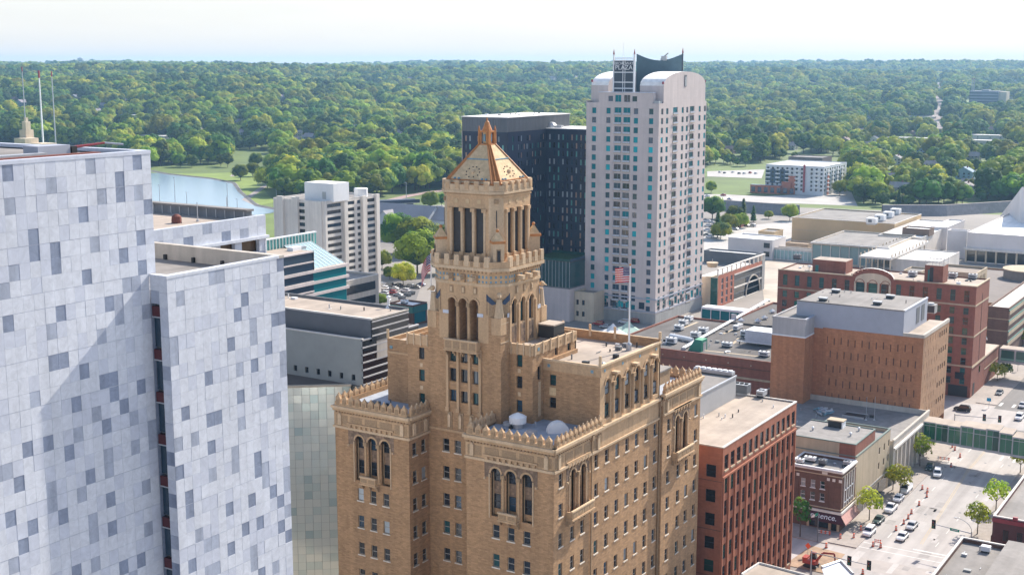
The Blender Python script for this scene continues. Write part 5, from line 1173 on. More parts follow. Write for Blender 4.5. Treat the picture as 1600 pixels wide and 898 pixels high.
# ---------------- red brick hotel
rh = bld('red_brick_hotel', -110, 400, 'large red brick hotel with an arched pale gable in the middle of its top storey')
XH, YH = -83.4, 390.8; xhl = xY(1216, 420, YH); zh = aty(1530, 449, YH).z
b = MB()
topY, ops = [], []
cols = [xY(1200+px/2.9925, 440, YH) for px in (80, 136, 193, 250, 310, 370)]
colsR = [xY(1200+px/2.9925, 440, YH) for px in (612, 675, 738, 803, 868, 934)]
z1 = zh-1.3; fl_ = 3.05
for x in cols+colsR: ops.append((x-.75, x+.75, z1-3.4, z1))
for j in range(8):
    for x in cols+colsR: z = z1-5.2-fl_*j; ops.append((x-.75, x+.75, z-2.05, z))
arcx = [xY(1200+px/2.9925, 440, YH) for px in (431, 491, 551)]
for x in arcx: ops.append((x-1.35, x+1.35, z1-3.9, z1-.4))
b.facade(FY(YH), xhl, XH, 0, zh, ops, redbr2, .3)
b.poly([(xhl, YH, 0), (xhl, YH+18, 0), (xhl, YH+18, zh), (xhl, YH, zh)], redbr2); Y3 = yX(1547, 432, XH)
b.facade(FX(XH), YH, Y3, 0, zh, [], redbr2, .3); b.poly([(xhl, Y3, 0), (XH, Y3, 0), (XH, Y3, zh), (xhl, Y3, zh)], redbr2)
b.box(xhl+.2, XH-.3, YH+.3, Y3-.3, zh-.6, zh-.4, roofbg); b.box(xhl-.1, XH+.12, YH-.12, YH+.3, zh, zh+.3, beigeb); b.box(XH-.4, XH+.12, YH+.3, Y3, zh, zh+.3, beigeb)
for z in (z1-4.4, z1-16.8+3.0, 9.6):
    b.fbox(FY(YH), xhl, XH+.1, z-.22, z+.22, 0, .1, beigeb); b.fbox(FX(XH), YH, Y3, z-.22, z+.22, 0, .1, beigeb)
b.fbox(FX(XH), (YH+Y3)/2-.2, (YH+Y3)/2+.2, 10, zh-3, 0, .07, dkbr)
# gable
gc = arcx[1]; gw_ = arcx[2]-arcx[0]+5.0; n = 12
P = [(gc-gw_/2*math.cos(math.pi*k/n)*1.0, zh-.4+3.1*math.sin(math.pi*k/n)) for k in range(n+1)]
for (x, z), (X, Zq) in zip(P, P[1:]):
    b.fbox(FY(YH), min(x, X), max(x, X), zh-1.2, (z+Zq)/2, -.6, .14, redbr2); b.poly([FY(YH).p(x, z, .3), FY(YH).p(X, Zq, .3), FY(YH).p(X, Zq+.35, .3), FY(YH).p(x, z+.35, .3)], redbr2); b.poly([FY(YH).p(x, z+.35, .3), FY(YH).p(X, Zq+.35, .3), FY(YH).p(X, Zq+.35, -.6), FY(YH).p(x, z+.35, -.6)], roofwh)
P2 = [(gc-(gw_/2-.9)*math.cos(math.pi*k/n), zh-.9+2.4*math.sin(math.pi*k/n)) for k in range(n+1)]
for (x, z), (X, Zq) in zip(P2, P2[1:]): b.poly([FY(YH).p(x, z1-.2, .17), FY(YH).p(X, z1-.2, .17), FY(YH).p(X, Zq, .17), FY(YH).p(x, z, .17)], creamc)
for x in (gc-gw_/2+.9, arcx[0]+1.75, arcx[1]+1.75, gc+gw_/2-1.25): b.fbox(FY(YH), x-.25-.0, x+.35, z1-4.2, z1-.2, .0, .17, creamc)
b.fbox(FY(YH), gc-gw_/2-2.5, gc+gw_/2+2.5, z1-4.45, z1-4.2, 0, .2, redbr2)
for x in arcx: b.arch(FY(YH), x-1.35, x+1.35, z1-.75, creamc, d=.15, dep=.4, n=6, ring=redbr2, rw=.2, rd=.06, zt=z1-.75+1.4)
# base wing along the street
zbw = 9.5; Y4 = yX(1560, 545, XH)
b.box(xhl+30, XH+.02, Y3+.02, Y4, 0, zbw, redbr2, top=roofbg); b.fbox(FX(XH+.02), Y3, Y4, 5.2, 5.5, 0, .08, beigeb); b.fbox(FX(XH+.02), YH, Y4, 9.2, 9.5, .1, .2, beigeb)
b.build('wall', rh)
place_windows(rh, [(FY(YH), *o) for o in ops if o[1]-o[0] > 2]+[(FY(YH), *o) for o in ops if o[1]-o[0] < 2], tealp, [g_grn, g_dark, g_grn, g_dteal], depth=.25, kind='sash', limit=95)
b = MB()
for x in (xY(1469, 615, YH), xY(1497, 618, YH)): b.fbox(FY(YH), x-1.3, x+1.3, 5.5, 7.6, 0, .06, g_dark); 
b.fbox(FY(YH), xY(1481, 610, YH), xY(1511, 615, YH), 0.2, 3.6, 0, .06, blackm); b.fbox(FX(XH), YH+3, YH+5, .2, 4, 0, .06, blackm); b.fbox(FX(XH), YH+10, YH+11.5, 6, 8, .02, .08, g_dark); b.build('street_front', rh)
text_mesh('HOTEL', 1.5, FY(YH), xY(1486, 580, YH)-1.0, 8.3, .06, whitep, rh) if False else None
b = MB(); x0 = xY(1270, 405, YH+5); x1 = xY(1322, 410, YH+5); b.box(x0, x1, YH+5, YH+12, zh-.4, zh+3.6, redbr2, top=roofbg); b.box(x0+1, x0+2, YH+4.9, YH+5, zh-.4, zh+1.8, tealp); b.build('roof_penthouse', rh); b = MB()
text_mesh('DOUBLETREE', .8, FY(YH+5), (x0+x1)/2+.6, zh+3.0, .05, whitep, rh) if False else None
x2 = xY(1445, 420, YH+3); x3 = xY(1474, 420, YH+3); b.box(x2, x3, YH+3, YH+9, zh-.4, zh+5.0, redbr2, top=roofgy); b.box(x2+1.6, x2+2.6, YH+2.9, YH+3, zh, zh+4.4, blackm); b.box(x2+1.0, x2+1.5, YH+2.85, YH+3, zh, zh+3.6, tealp); b.build('lift_tower', rh)
b = MB()
for x in np.linspace(x2+.1, x3-.1, 6):
    for y in (YH+3.1, YH+8.9): b.tube((x, y, zh+5), (x, y, zh+7.2), .06, None, metalg, 4)
for z in (6.2, 7.2): b.tube((x2, YH+3.1, zh+z), (x3, YH+3.1, zh+z), .06, None, metalg, 4); b.tube((x2, YH+8.9, zh+z), (x3, YH+8.9, zh+z), .06, None, metalg, 4); b.tube((x3, YH+3.1, zh+z), (x3, YH+8.9, zh+z), .06, None, metalg, 4)
b.build('roof_railing', rh)
for px, py, lb in ((1246, 405, 'dark cluster of fans at the left end of the red hotel roof'), (1426, 432, 'small roof unit left of the red hotel lift tower'), (1489, 434, 'small pale box right of the red hotel lift tower'), (1520, 436, 'white and dark unit at the right end of the red hotel roof')):
    roof_unit(px, py, zh-.4, 2.4, 2.0, 1.5, lb, 'units on the red hotel roof', body=greydk if 'dark cluster' in lb else metalg)
# beige annex behind the hotel's right end
an = bld('beige_annex', -92, 425, 'beige building with a brown flat roof behind the red hotel'); b = MB(); c = atz(1526, 428, 30); 
shell(b, c.x-17, c.x, c.y, c.y+16, 0, 30, beigeb, [], [(c.y+1+2.2*k, c.y+2.2+2.2*k, 26.6, 28.6) for k in range(6)], .3, roof=mat('brown_gravel_roof', (.25, .20, .165), var=.12)); b.build('wall', an)
place_windows(an, [(FX(c.x), c.y+1+2.2*k, c.y+2.2+2.2*k, 26.6, 28.6) for k in range(6)], whitep, [g_blue], depth=.25, kind='plain')

# ---------------- red brick office next to the buff tower
ro_ = bld('red_brick_office', -95, 215, 'red brick office building with long vertical window bays and a beige flat roof')
XO, YO, ZO = -81.4, 196.3, 35.0; Y5 = 232.0
b = MB(); n = 13
cy = [YO+1.6+(Y5-YO-3.2)*(k)/(n-1) for k in range(n)]
opsT = [(y-.85, y+.85, 30.9, 33.5) for y in cy]
opsL = []
for y in cy:
    for j in range(7): z = 26.6-3.95*j; opsL.append((y-.85, y+.85, z, z+2.7))
opsS = [(-84.4, -82.6, z, z+2.2) for z in (29.6, 25.2, 21.0, 16.8, 12.6, 8.4)]
b.facade(FX(XO), YO, Y5, 29.8, ZO, opsT, redbr, .2); b.facade(FX(XO-.01), YO, Y5, 0, 29.8, opsL, redbr, .2)
for y in cy:
    b.fbox(FX(XO), y-.85, y+.85, 30.6, 30.9, 0, .14, beigeb)
    b.fbox(FX(XO), y-1.33, y-1.02, 2.5, 29.6, 0, .22, redbr); b.fbox(FX(XO), y+1.02, y+1.33, 2.5, 29.6, 0, .22, redbr)
    b.fbox(FX(XO), y-.85, y+.85, 2.6, 2.85, 0, .2, beigeb)
b.fbox(FX(XO), YO, Y5, 29.6, 29.9, 0, .24, redbr)
b.facade(FY(YO), -105, XO, 0, ZO, opsS, redbr, .3); b.poly([(-105, Y5, 0), (XO, Y5, 0), (XO, Y5, ZO), (-105, Y5, ZO)], redbr); b.poly([(-105, YO, 0), (-105, Y5, 0), (-105, Y5, ZO), (-105, YO, ZO)], redbr)
b.box(-105, XO-.25, YO+.2, Y5-.2, ZO-.4, ZO-.12, roofbg); b.box(-105, XO+.08, YO-.08, YO+.25, ZO-.02, ZO+.2, stonel); b.box(XO-.3, XO+.08, YO+.25, Y5, ZO-.02, ZO+.2, whitec); b.box(-105, XO-.3, Y5-.3, Y5, ZO-.02, ZO+.2, whitec)
for z in (29.0, 20.3, 12): b.fbox(FY(YO), -105, XO, z-.06, z+.06, 0, .03, dkbr)
b.build('wall', ro_)
place_windows(ro_, [(FX(XO), *o) for o in opsT]+[(FX(XO), *o) for o in opsL]+[(FY(YO), *o) for o in opsS], blackm, [g_dark, g_dark, g_dark, g_grn, g_dark], depth=.16, kind='sash', limit=100)
b = MB(); a = atz(1143, 625, ZO-.1); zp_ = aty(1143, 588, a.y).z
b.box(-104, a.x, YO+9, a.y+2, ZO-.1, ZO+4.2, mat('penthouse_grey', (.40, .39, .385), var=.06), top=roofgy); b.box(-104.2, a.x+.15, YO+8.85, YO+9.2, ZO+4.2, ZO+4.45, metalg); b.box(a.x-.2, a.x+.15, YO+9.2, a.y+2.1, ZO+4.2, ZO+4.45, metalg); b.fbox(FX(a.x), YO+11.5, YO+13.5, ZO+.1, ZO+2.8, 0, .06, metalg); b.tube((a.x+.1, YO+15, ZO), (a.x+.1, YO+15, ZO+2.2), .1, None, metalg, 5); b.build('roof_penthouse', ro_)
p = atz(1163, 616, ZO-.1); o = thing('chiller_unit', (p.x, p.y, ZO-.1), 'dark chiller with a fan deck at the back of the beige red-brick office roof', 'chiller'); b = MB(); b.box(p.x-3.0, p.x+.9, p.y-1, p.y+1.2, ZO+.3, ZO+2.0, greydk, top=metalg); b.build('housing', o); b = MB()
for k in range(4): b.lathe((p.x-2.5+.95*k, p.y+.1, ZO+2.0), [(.4, 0), (.4, .25)], blackm, 10)
b.build('fan', o); b = MB(); b.box(p.x-2.9, p.x+.8, p.y-.9, p.y+1.1, ZO-.1, ZO+.3, metalg); b.build('base_frame', o)
roof_unit(1190, 620, ZO-.1, 1.4, 2.2, 1.3, 'small box unit right of the chiller on the red office roof', 'units on the red office roof', body=metalg)
p = atz(1112, 582, ZO+4.4); o = thing('fan_bank', (p.x, p.y, ZO+4.5), 'row of round white fans on the grey penthouse of the red office', 'fan bank'); b = MB(); b.box(p.x-3.6, p.x+4.5, p.y-.7, p.y+.9, ZO+4.5, ZO+5.1, metalg); b.build('casing', o); b = MB()
for k in range(7): b.lathe((p.x-3+1.15*k, p.y+.1, ZO+5.1), [(.45, 0), (.5, .22), (.35, .26)], whitep, 10)
b.build('fan', o)

# ---------------- shops on the street
XSH = -80.5
cs = bld('corner_shop', -84, 267, 'dark brick two storey corner shop with white trimmed windows and a maroon awning')
Yc, Yc2 = 259.7, 269.5; zt = atx(1310, 750, XSH).z; xcl = xY(1232, 730, Yc)
zt = aty(1317, 738, Yc).z
b = MB(); xw_ = [xY(1220+px/6.414, 750, Yc) for px in (225, 323, 420)]; zu = aty(1255, 752, Yc).z; zl_ = aty(1255, 771, Yc).z
ops = [(x-.5, x+.5, zu-.85, zu+.85) for x in xw_]+[(x-.5, x+.5, zl_-.85, zl_+.85) for x in xw_]
if True:
    zz0, zz1 = zl_-.85, zu+.85
    opsX = [(Yc+2.0+1.6*k, Yc+3.2+1.6*k, z-.95, z+.95) for k in range(4) for z in (zu, zl_)]
shell(b, xcl, XSH, Yc, Yc2, 0, zt, dkbr, ops, opsX, .25, roof=mat('worn_grey_roof', (.24, .22, .205), var=.15, scale2=.3), par=.5, pm=whitep)
for fr, a0, a1 in ((FY(Yc), xcl, XSH), (FX(XSH), Yc, Yc2)):
    b.fbox(fr, a0, a1+.1, zt-1.25, zt-1.05, 0, .12, beigeb); b.fbox(fr, a0, a1+.12, zt-.35, zt-.05, .02, .3, whitec); b.fbox(fr, a0-.1, a1+.3, 4.0, 4.5, 0, .35, whitec); b.fbox(fr, a0-.1, a1+.2, 4.9, 5.1, 0, .2, beigeb)
for x in (XSH-1.7, XSH-2.9, XSH-.3, xw_[0]-1.2): b.fbox(FY(Yc), x-.12, x+.12, 5.2, zt-1.5, 0, .1, dkbr); b.fbox(FY(Yc), x-.3, x+.3, zt-2.3, zt-1.7, 0, .18, whitec)
b.fbox(FY(Yc), xw_[2]-.2, xw_[2]+1.0, zt-1.0, zt-.5, 0, .1, whitec)
for k in range(5): b.fbox(FX(XSH), Yc+1.9+1.6*k-.25, Yc+1.9+1.6*k-.05, 5.2, zt-1.3, 0, .2, whitec)
b.build('wall', cs)
place_windows(cs, [(FY(Yc), *o) for o in ops]+[(FX(XSH), *o) for o in opsX], whitep, [g_dark, g_dark, g_pale], sill=whitep, depth=.2)
b = MB(); fr = FY(Yc); x0, x1 = xY(1260, 812, Yc), XSH
b.poly([fr.p(x0, 3.95, .05), fr.p(x1+.1, 3.95, .05), fr.p(x1+1.2, 2.5, 1.3), fr.p(x0, 2.5, 1.3)], maroon); b.poly([fr.p(x0, 2.5, 1.3), fr.p(x1+1.2, 2.5, 1.3), fr.p(x1+1.2, 2.2, 1.3), fr.p(x0, 2.2, 1.3)], maroon); b.poly([fr.p(x0, 3.95, .05), fr.p(x0, 2.5, 1.3), fr.p(x0, 2.5, .05)], maroon)
b.build('awning', cs)
sl_ = Vector((0, -1.25, -1.45)).normalized(); nrm = Vector((0, -1.45, 1.25)).normalized()
tm = text_mesh('essence.', 1.75, FY(0), 0, 0, 0, whitep, cs, extr=.02); 
tm.data.transform(Matrix.Translation(Vector(((x0+x1)/2+.3, Yc-.68, 3.2))+nrm*.04) @ Matrix.Rotation(math.atan2(1.25, 1.45), 4, 'X').inverted())
b = MB(); fr = FX(XSH)
b.poly([fr.p(Yc-.1, 3.95, .05), fr.p(Yc2-.6, 3.95, .05), fr.p(Yc2-.6, 2.3, 1.5), fr.p(Yc-.9, 2.3, 1.5)], pinkcl); b.poly([fr.p(Yc-.9, 2.3, 1.5), fr.p(Yc2-.6, 2.3, 1.5), fr.p(Yc2-.6, 2.0, 1.5), fr.p(Yc-.9, 2.0, 1.5)], pinkcl); b.build('awning', cs)
b = MB(); 
for x in (x1-.35, x1-2.2, x0+.4): b.fbox(FY(Yc), x-.25, x+.25, 0, 2.4, 0, .25, beigeb)
b.fbox(FY(Yc), x0+.7, x1-2.6, .5, 2.4, 0, .06, g_dark); b.fbox(FY(Yc), x1-1.8, x1-.8, .05, 2.3, 0, .06, g_dark); b.build('shop_front', cs)
for px, py, lb, bm in ((1250, 724, 'white unit at the left end of the corner shop roof', whitep), (1266, 721, 'long white unit on the corner shop roof', whitep), (1285, 726, 'small green-grey unit in the middle of the corner shop roof', greydk), (1324, 728, 'grey unit at the right end of the corner shop roof', metalg)):
    roof_unit(px, py, zt-.5, 1.6 if 'long' not in lb else 2.4, 1.1, 1.1, lb, 'units on the corner shop roof', body=bm)
p = atz(1309, 741, zt-.9); o = thing('roof_ventilator', (p.x, p.y, zt-.9), 'small red and white vent near the front of the corner shop roof', 'roof vent'); b = MB(); b.lathe((p.x, p.y, zt-.9), [(.22, 0), (.22, .6)], redp, 8); b.build('vent_pipe', o); b = MB(); b.lathe((p.x, p.y, zt-.3), [(.3, 0), (.25, .3)], whitep, 8); b.build('cap', o)
# beige shop
bs = bld('beige_shop', -83, 280, 'beige walled shop with six small windows and a red brick upper storey'); b = MB()
Yb0, Yb1 = Yc2+.05, yX(1392, 668, XSH); ztb = atx(1351, 704, XSH).z
ow = [(yX(1220+px/6.414, 700, XSH)-.5, yX(1220+px/6.414, 700, XSH)+.5, 0, 0) for px in (990, 1037, 1080)]
za, zb2 = atx(1381, 698, XSH).z, atx(1380, 721, XSH).z
ops = [(a, c_, z-.8, z+.8) for a, c_, _, _ in ow for z in (za, zb2)]
xb0 = xY(1240, 680, Yb0+2.5)
shell(b, xb0, XSH, Yb0, Yb1, 0, ztb, beigeb, [], ops, .25, roof=mat('worn_grey_roof', (.24,)*3), par=.8, pm=mat('verdigris_cap', (.16, .20, .18)))
zu2 = ztb+2.7; xr0, xr1 = xY(1312, 690, Yb0), XSH-.35; Yr = Yb0+(Yb1-Yb0)*.56; WG = MATS['worn_grey_roof']; VC = MATS['verdigris_cap']
b.box(xb0, xr0, Yb0+.06, Yr, ztb-.9, zu2, beigeb, top=WG); b.box(xr0+.002, xr1, Yb0-.04, Yr, ztb-4.5, zu2, redbr2, top=WG); b.box(xb0-.1, xr1+.08, Yb0-.12, Yb0+.22, zu2, zu2+.22, VC); b.box(xr1-.25, xr1+.08, Yb0+.22, Yr, zu2, zu2+.22, VC); b.box(xb0, xr1-.25, Yr-.3, Yr, zu2, zu2+.22, VC)
b.fbox(FX(XSH), Yb0, Yb1, 4.2, 4.5, 0, .1, greyc); b.build('wall', bs)
place_windows(bs, [(FX(XSH), *o) for o in ops], blackm, [g_dark], depth=.2, kind='sash')
b = MB(); b.fbox(FX(XSH), Yb0+2, Yb1-2, .3, 3.6, 0, .06, g_dark); b.fbox(FX(XSH), Yb0+6, Yb0+6.5, .2, 3.8, .05, .12, stonel); b.build('shop_front', bs)
ztb += 3.35; p = atz(1307, 666, ztb-.6); o = thing('skylight_monitor', (p.x, p.y, ztb-.7), 'dark windowed monitor box with a white lid on the beige shop roof', 'skylight'); b = MB(); b.box(p.x-1.7, p.x+1.7, p.y-1, p.y+1.2, ztb-.7, ztb+.9, blackm); b.build('walls', o); b = MB(); b.box(p.x-1.9, p.x+1.9, p.y-1.2, p.y+1.4, ztb+.9, ztb+1.15, beigeb); b.box(p.x+1.5, p.x+1.75, p.y-1.05, p.y+1.2, ztb-.7, ztb+.9, whitep); b.build('lid', o)
for px, py, lb in ((1270, 672, 'white pipe vent at the left of the beige shop roof'), (1329, 681, 'white pipe vent at the front of the beige shop roof'), (1342, 673, 'white pipe vent near the red stair tower')):
    p = atz(px, py, ztb-.7); o = thing('roof_ventilator', (p.x, p.y, ztb-.7), lb, 'roof vent', 'pipe vents on the beige shop'); b = MB(); b.lathe((p.x, p.y, ztb-.7), [(.2, 0), (.2, .6)], metalg, 8); b.build('vent_pipe', o); b = MB(); b.lathe((p.x, p.y, ztb-.1), [(.35, 0), (.3, .25), (.05, .4)], whitep, 8); b.build('cap', o)
# stone bank with pilasters
sk = bld('stone_bank', -84, 312, 'pale stone building with tall pilasters and a sunken grey roof by the skyway'); b = MB()
Ys0, Ys1 = Yb1+1.0, 328.8; XK = XSH+.6; zk = atx(1432, 660, XK).z; ztk = min(zk, 12.5)
xk0 = xY(1262, 650, Ys1-8)
ops = [(Ys0+3+3.6*k, Ys0+5.0+3.6*k, 1.2, ztk-2.6) for k in range(int((Ys1-Ys0-4)/3.6))]
shell(b, xk0-14, XK, Ys0, Ys1, 0, ztk, stonel, [(XK-4, XK-2.6, 1.5, ztk-3.5)], ops, .6, roof=mat('worn_grey_roof', (.24,)*3), par=1.1, pm=stonel)
b.fbox(FX(XK), Ys0-.2, Ys1, ztk-1.9, ztk-1.4, 0, .5, whitec); b.fbox(FX(XK), Ys0, Ys1, ztk-.02, ztk+.5, -.4, .12, stonel)
for k in range(len(ops)+1): y = Ys0+2.4+3.6*k; b.fbox(FX(XK), y-.45, y+.45, .8, ztk-1.9, 0, .4, stonel); b.fbox(FX(XK), y-.55, y+.55, .0, .8, 0, .5, stonel)
b.build('wall', sk); place_windows(sk, [(FX(XK), *o) for o in ops]+[(FY(Ys0), XK-4, XK-2.6, 1.5, ztk-3.5)], blackm, [g_dark, g_teal], depth=.5, kind='mullion')
p = atz(1336, 650, ztk-1.1); o = thing('light_well', (p.x, p.y, ztk-1.1), 'dark rectangular light well in the grey stone building roof', 'light well'); b = MB(); b.box(p.x-2.6, p.x+2.6, p.y-1.8, p.y+1.8, ztk-1.1, ztk-.8, blackm); b.build('opening', o); b = MB()
for a in ((p.x-2.8, p.x+2.8, p.y-2, p.y-1.8), (p.x-2.8, p.x+2.8, p.y+1.8, p.y+2)): b.box(*a, ztk-1.1, ztk-.6, metalg)
b.build('kerb', o)
for px, lb in ((1353, 'thin mast on the grey stone roof, the left one'), (1366, 'thin mast on the grey stone roof, the right one')):
    p = atz(px, 656, ztk-1.1); o = thing('antenna_mast', (p.x, p.y, ztk-1.1), lb, 'mast', 'masts on the stone building'); b = MB(); b.tube((p.x, p.y, ztk-1.1), (p.x, p.y, ztk+5), .07, .04, metalg, 5); b.build('pole', o); b = MB(); b.lathe((p.x, p.y, ztk-1.1), [(.3, 0), (.2, .25)], metalg, 8); b.build('pole_base', o)
o = thing('pipe_tangle', (0, 0, 0), 'tangle of blue-grey ducts in the corner below the brown brick wall', 'ducts'); p = atz(1284, 645, ztk-1.1); o.location = (p.x, p.y, ztk-1.1); b = MB(); r = random.Random(3)
for k in range(16): x, y = p.x+r.uniform(-2.6, 2.2), p.y+r.uniform(-2.4, 2.4); b.tube((x, y, ztk-1.1+r.uniform(.1, 1.0)), (x+r.uniform(-2, 2), y+r.uniform(-2, 2), ztk-1+r.uniform(0, 1.6)), .28, None, r.choice([bluepn, bluetl, metalg]), 7)
b.build('duct', o)

# ---------------- skyways
sw = bld('glass_skyway', -65, 322, 'long green glazed skyway with a stepped roof crossing the street', 'skyway'); b = MB(); g = MB(); g2 = MB(); g_sgr = glass('skyway_glass', (.03, .15, .085), spec=.5, wav=.15); g_dsg = glass('dark_skyway_glass', (.012, .07, .05), spec=.5, wav=.15); g_dsg2 = glass('light_skyway_glass', (.07, .22, .11), spec=.5, wav=.15)
ax, bx_ = XK+.2, -42.0; n = 12; SY0, SY1 = 322.4, 327.6
sk_y = lambda x: -(x-ax)*.12
for k in range(n):
    x0, x1 = ax+(bx_-ax)*k/n, ax+(bx_-ax)*(k+1)/n; o0 = sk_y((x0+x1)/2); zr = 9.6+(.55 if k in (3, 4, 6) else .9 if k == 5 else 0)
    b.box(x0, x1, SY0+o0-.15, SY1+o0+.15, zr, zr+.35, metalg, top=roofbg); b.box(x0, x1, SY0+o0, SY1+o0, 4.9, 5.5, metalg)
    for x in (x0+.02,): b.box(x-.0, x+.28, SY0+o0-.12, SY0+o0+.14, 5.5, zr, metalg); b.box(x, x+.28, SY1+o0-.14, SY1+o0+.1, 5.5, zr, metalg)
    b.box(x0+.3, x1, SY0+o0-.02, SY0+o0+.06, 8.9, 9.05, metalg)
    g.box(x0+.3, x0+1.6, SY0+o0+.08, SY0+o0+.16, 5.5, zr, g_sgr); g.box(x0+1.66, x1, SY0+o0+.08, SY0+o0+.16, 5.5, zr, (g_sgr, g_dsg, g_sgr, g_dsg2)[k % 4]); b.box(x0+1.6, x0+1.66, SY0+o0+.02, SY0+o0+.16, 5.5, zr, metalg); g2.box(x0+.3, x1, SY1+o0-.12, SY1+o0-.05, 5.5, zr, g_sgr)
    b.box(x0+.3, x1, SY0+o0+.5, SY0+o0+.55, 6.3, 6.4, metalg)
b.build('frame', sw); g.build('glazing', sw); g2.build('glazing', sw)
sw2 = bld('glass_skyway', -70, 440, 'short glazed skyway at the right edge beyond the red hotel', 'skyway'); a = atz(1561, 562, 6); b = MB(); g = MB()
b.box(a.x, a.x+30, a.y, a.y+5, 5.2, 6.0, metalg); b.box(a.x, a.x+30, a.y-.1, a.y+5.1, 9.4, 9.9, metalg, top=roofbg); g.box(a.x+.2, a.x+30, a.y+.1, a.y+4.9, 6.0, 9.4, g_grn)
for k in range(7): b.box(a.x+4.5*k, a.x+4.5*k+.5, a.y-.05, a.y+.3, 6.0, 9.4, metalg)
b.box(a.x, a.x+30, a.y-.02, a.y+.08, 6.2, 6.7, mat('mint_panel', (.25, .45, .36))); b.build('frame', sw2); g.build('glazing', sw2)

# ---------------- buildings cut by the right and bottom edges
br = bld('dark_roof_building', -47, 225, 'flat dark roofed building with a white parapet edge in the bottom right corner'); b = MB(); ZQ = 12
shell(b, -50.6, -20, 205, 238, 0, ZQ, dkbr, roof=roofgy, par=.7, pm=whitec); b.build('wall', br)
b = MB(); b.box(-42.2, -30, 215, 236.8, ZQ-.7, ZQ+1.6, roofdk, top=roofgy); b.build('raised_roof', br)
p = atz(1540, 862, ZQ-.7); o = thing('rooftop_unit', (p.x, p.y, ZQ-.7), 'white box unit casting a shadow on the dark roof in the bottom right corner', 'rooftop unit'); b = MB(); b.box(p.x-.8, p.x+.8, p.y-.5, p.y+.7, ZQ-.4, ZQ+.5, whitep); b.build('housing', o); b = MB(); b.box(p.x-.7, p.x+.7, p.y-.4, p.y+.6, ZQ-.7, ZQ-.4, blackm); b.build('base_frame', o)
mr = bld('maroon_brick_building', -45, 268, 'dark maroon brick building with a white edged grey roof at the right edge'); b = MB(); ZR = 12
shell(b, -48.2, -15, 253, 290, 0, ZR, mat('maroon_brick', (.12, .045, .04), var=.15), roof=roofgy, par=.6, pm=whitec); b.fbox(FX(-48.2), 253, 290, ZR-.6, ZR-.1, 0, .3, redp); b.fbox(FY(253), -48.3, -15, ZR-1.0, ZR-.2, 0, .3, redp)
b.fbox(FY(253), -48.2, -15, 6.6, 6.9, 0, .12, MATS['maroon_brick'])
for k in range(8): b.fbox(FY(253), -46.2+2.6*k, -45.2+2.6*k, 7.4, 9.6, 0, .05, g_dark)
b.fbox(FX(-48.4), 253, 290, 0, 8, .0, .2, dkbr); b.fbox(FY(253.0), -44.5, -43.6, ZR, ZR+.7, .0, .5, redp); b.build('wall', mr)
tp = bld('beige_roof_building', -70, 180, 'beige flat roof corner with grey edging at the bottom edge'); b = MB(); ZT = 18; c = atz(1186, 880, ZT); e = atz(1239, 892, ZT)
b.prism([(c.x-5, c.y-30), (e.x+8, c.y-30), (e.x+8, c.y-1.5), (e.x, c.y-.6), (c.x, c.y), (c.x-.6, c.y-6)], 0, ZT, beigeb, top=roofbg)
for (s, t_) in (((c.x, c.y), (e.x, c.y-.6)), ((e.x, c.y-.6), (e.x+8, c.y-1.5)), ((c.x-.6, c.y-6), (c.x, c.y))): b.tube((*s, ZT+.1), (*t_, ZT+.1), .22, None, whitec, 5)
b.build('wall', tp)
a1, a2, a3 = atz(1300, 893, 12), atz(1313, 876, 12), atz(1332, 896, 12)
cv = thing('folded_canopy', (a2.x, a2.y, 0), 'grey ribbed metal canopy edge at the bottom of the photo beside the excavator', 'canopy'); b = MB()
for s, t_ in ((atz(1284, 886, 12), a2), (a2, a3)): b.tube(s, t_, .32, None, metalg, 6)
b.poly([atz(1284, 887, 11.9), a2, a3, atz(1320, 905, 11.9), atz(1290, 905, 11.9)], marb2); b.build('roof_edge', cv); b = MB(); 
for q in (a2, a3): b.tube((q.x, q.y-1, 0), (q.x, q.y-1, 11.8), .2, None, metalg, 6)
b.build('post', cv)

# ---------------- civic centre and the roofs beyond
def bpx(name, c, z, left, right, label, wallm, roofm, cat='building', z0=0, par=.5, pm=None, group=None, parts=None):
    """box whose top front-right corner projects at c; left / right give the far ends of its -Y and +X sides"""
    p = atz(*c, z); x0 = aty(*left, p.y).x; y1 = atx(*right, p.x).y
    o = bld(name, (x0+p.x)/2, (p.y+y1)/2, label, cat, group); b = MB(); shell(b, x0, p.x, p.y, y1, z0, z, wallm, roof=roofm, par=par, pm=pm)
    if parts: parts(b, o, x0, p.x, p.y, y1)
    b.build('wall', o); return o, (x0, p.x, p.y, y1)
def tan_parts(b, o, x0, x1, y0, y1):
    b.fbox(FY(y0), x0, x1, 6, 6.25, 0, .06, beigeb); k = 0
bpx('exhibition_hall', (1398, 350), 13, (1238, 338), (1440, 330), 'wide windowless tan hall with a grey roof beyond the white roofs', mat('tan_precast', (.54, .39, .22), var=.04), roofgy, pm=whitec, parts=tan_parts)
for i, px in enumerate((1362, 1375, 1388, 1399)):
    p = atz(px, 349-5*i, 13); o = thing('rooftop_unit', (p.x, p.y, 13), 'white boxy air handler on the tan hall roof, '+('nearest', 'second nearest', 'second farthest', 'farthest')[i]+' in its row', 'rooftop unit', 'air handlers on the tan hall'); b = MB(); b.box(p.x-2.6, p.x+2.6, p.y-2, p.y+3, 13.2, 16.0, whitep); b.build('housing', o); b = MB(); b.box(p.x-2.4, p.x+2.4, p.y-1.8, p.y+2.8, 12.4, 13.2, metalg); b.box(p.x-1.4, p.x+.6, p.y-2.08, p.y-2, 13.7, 15.3, louvr); b.build('base_frame', o)
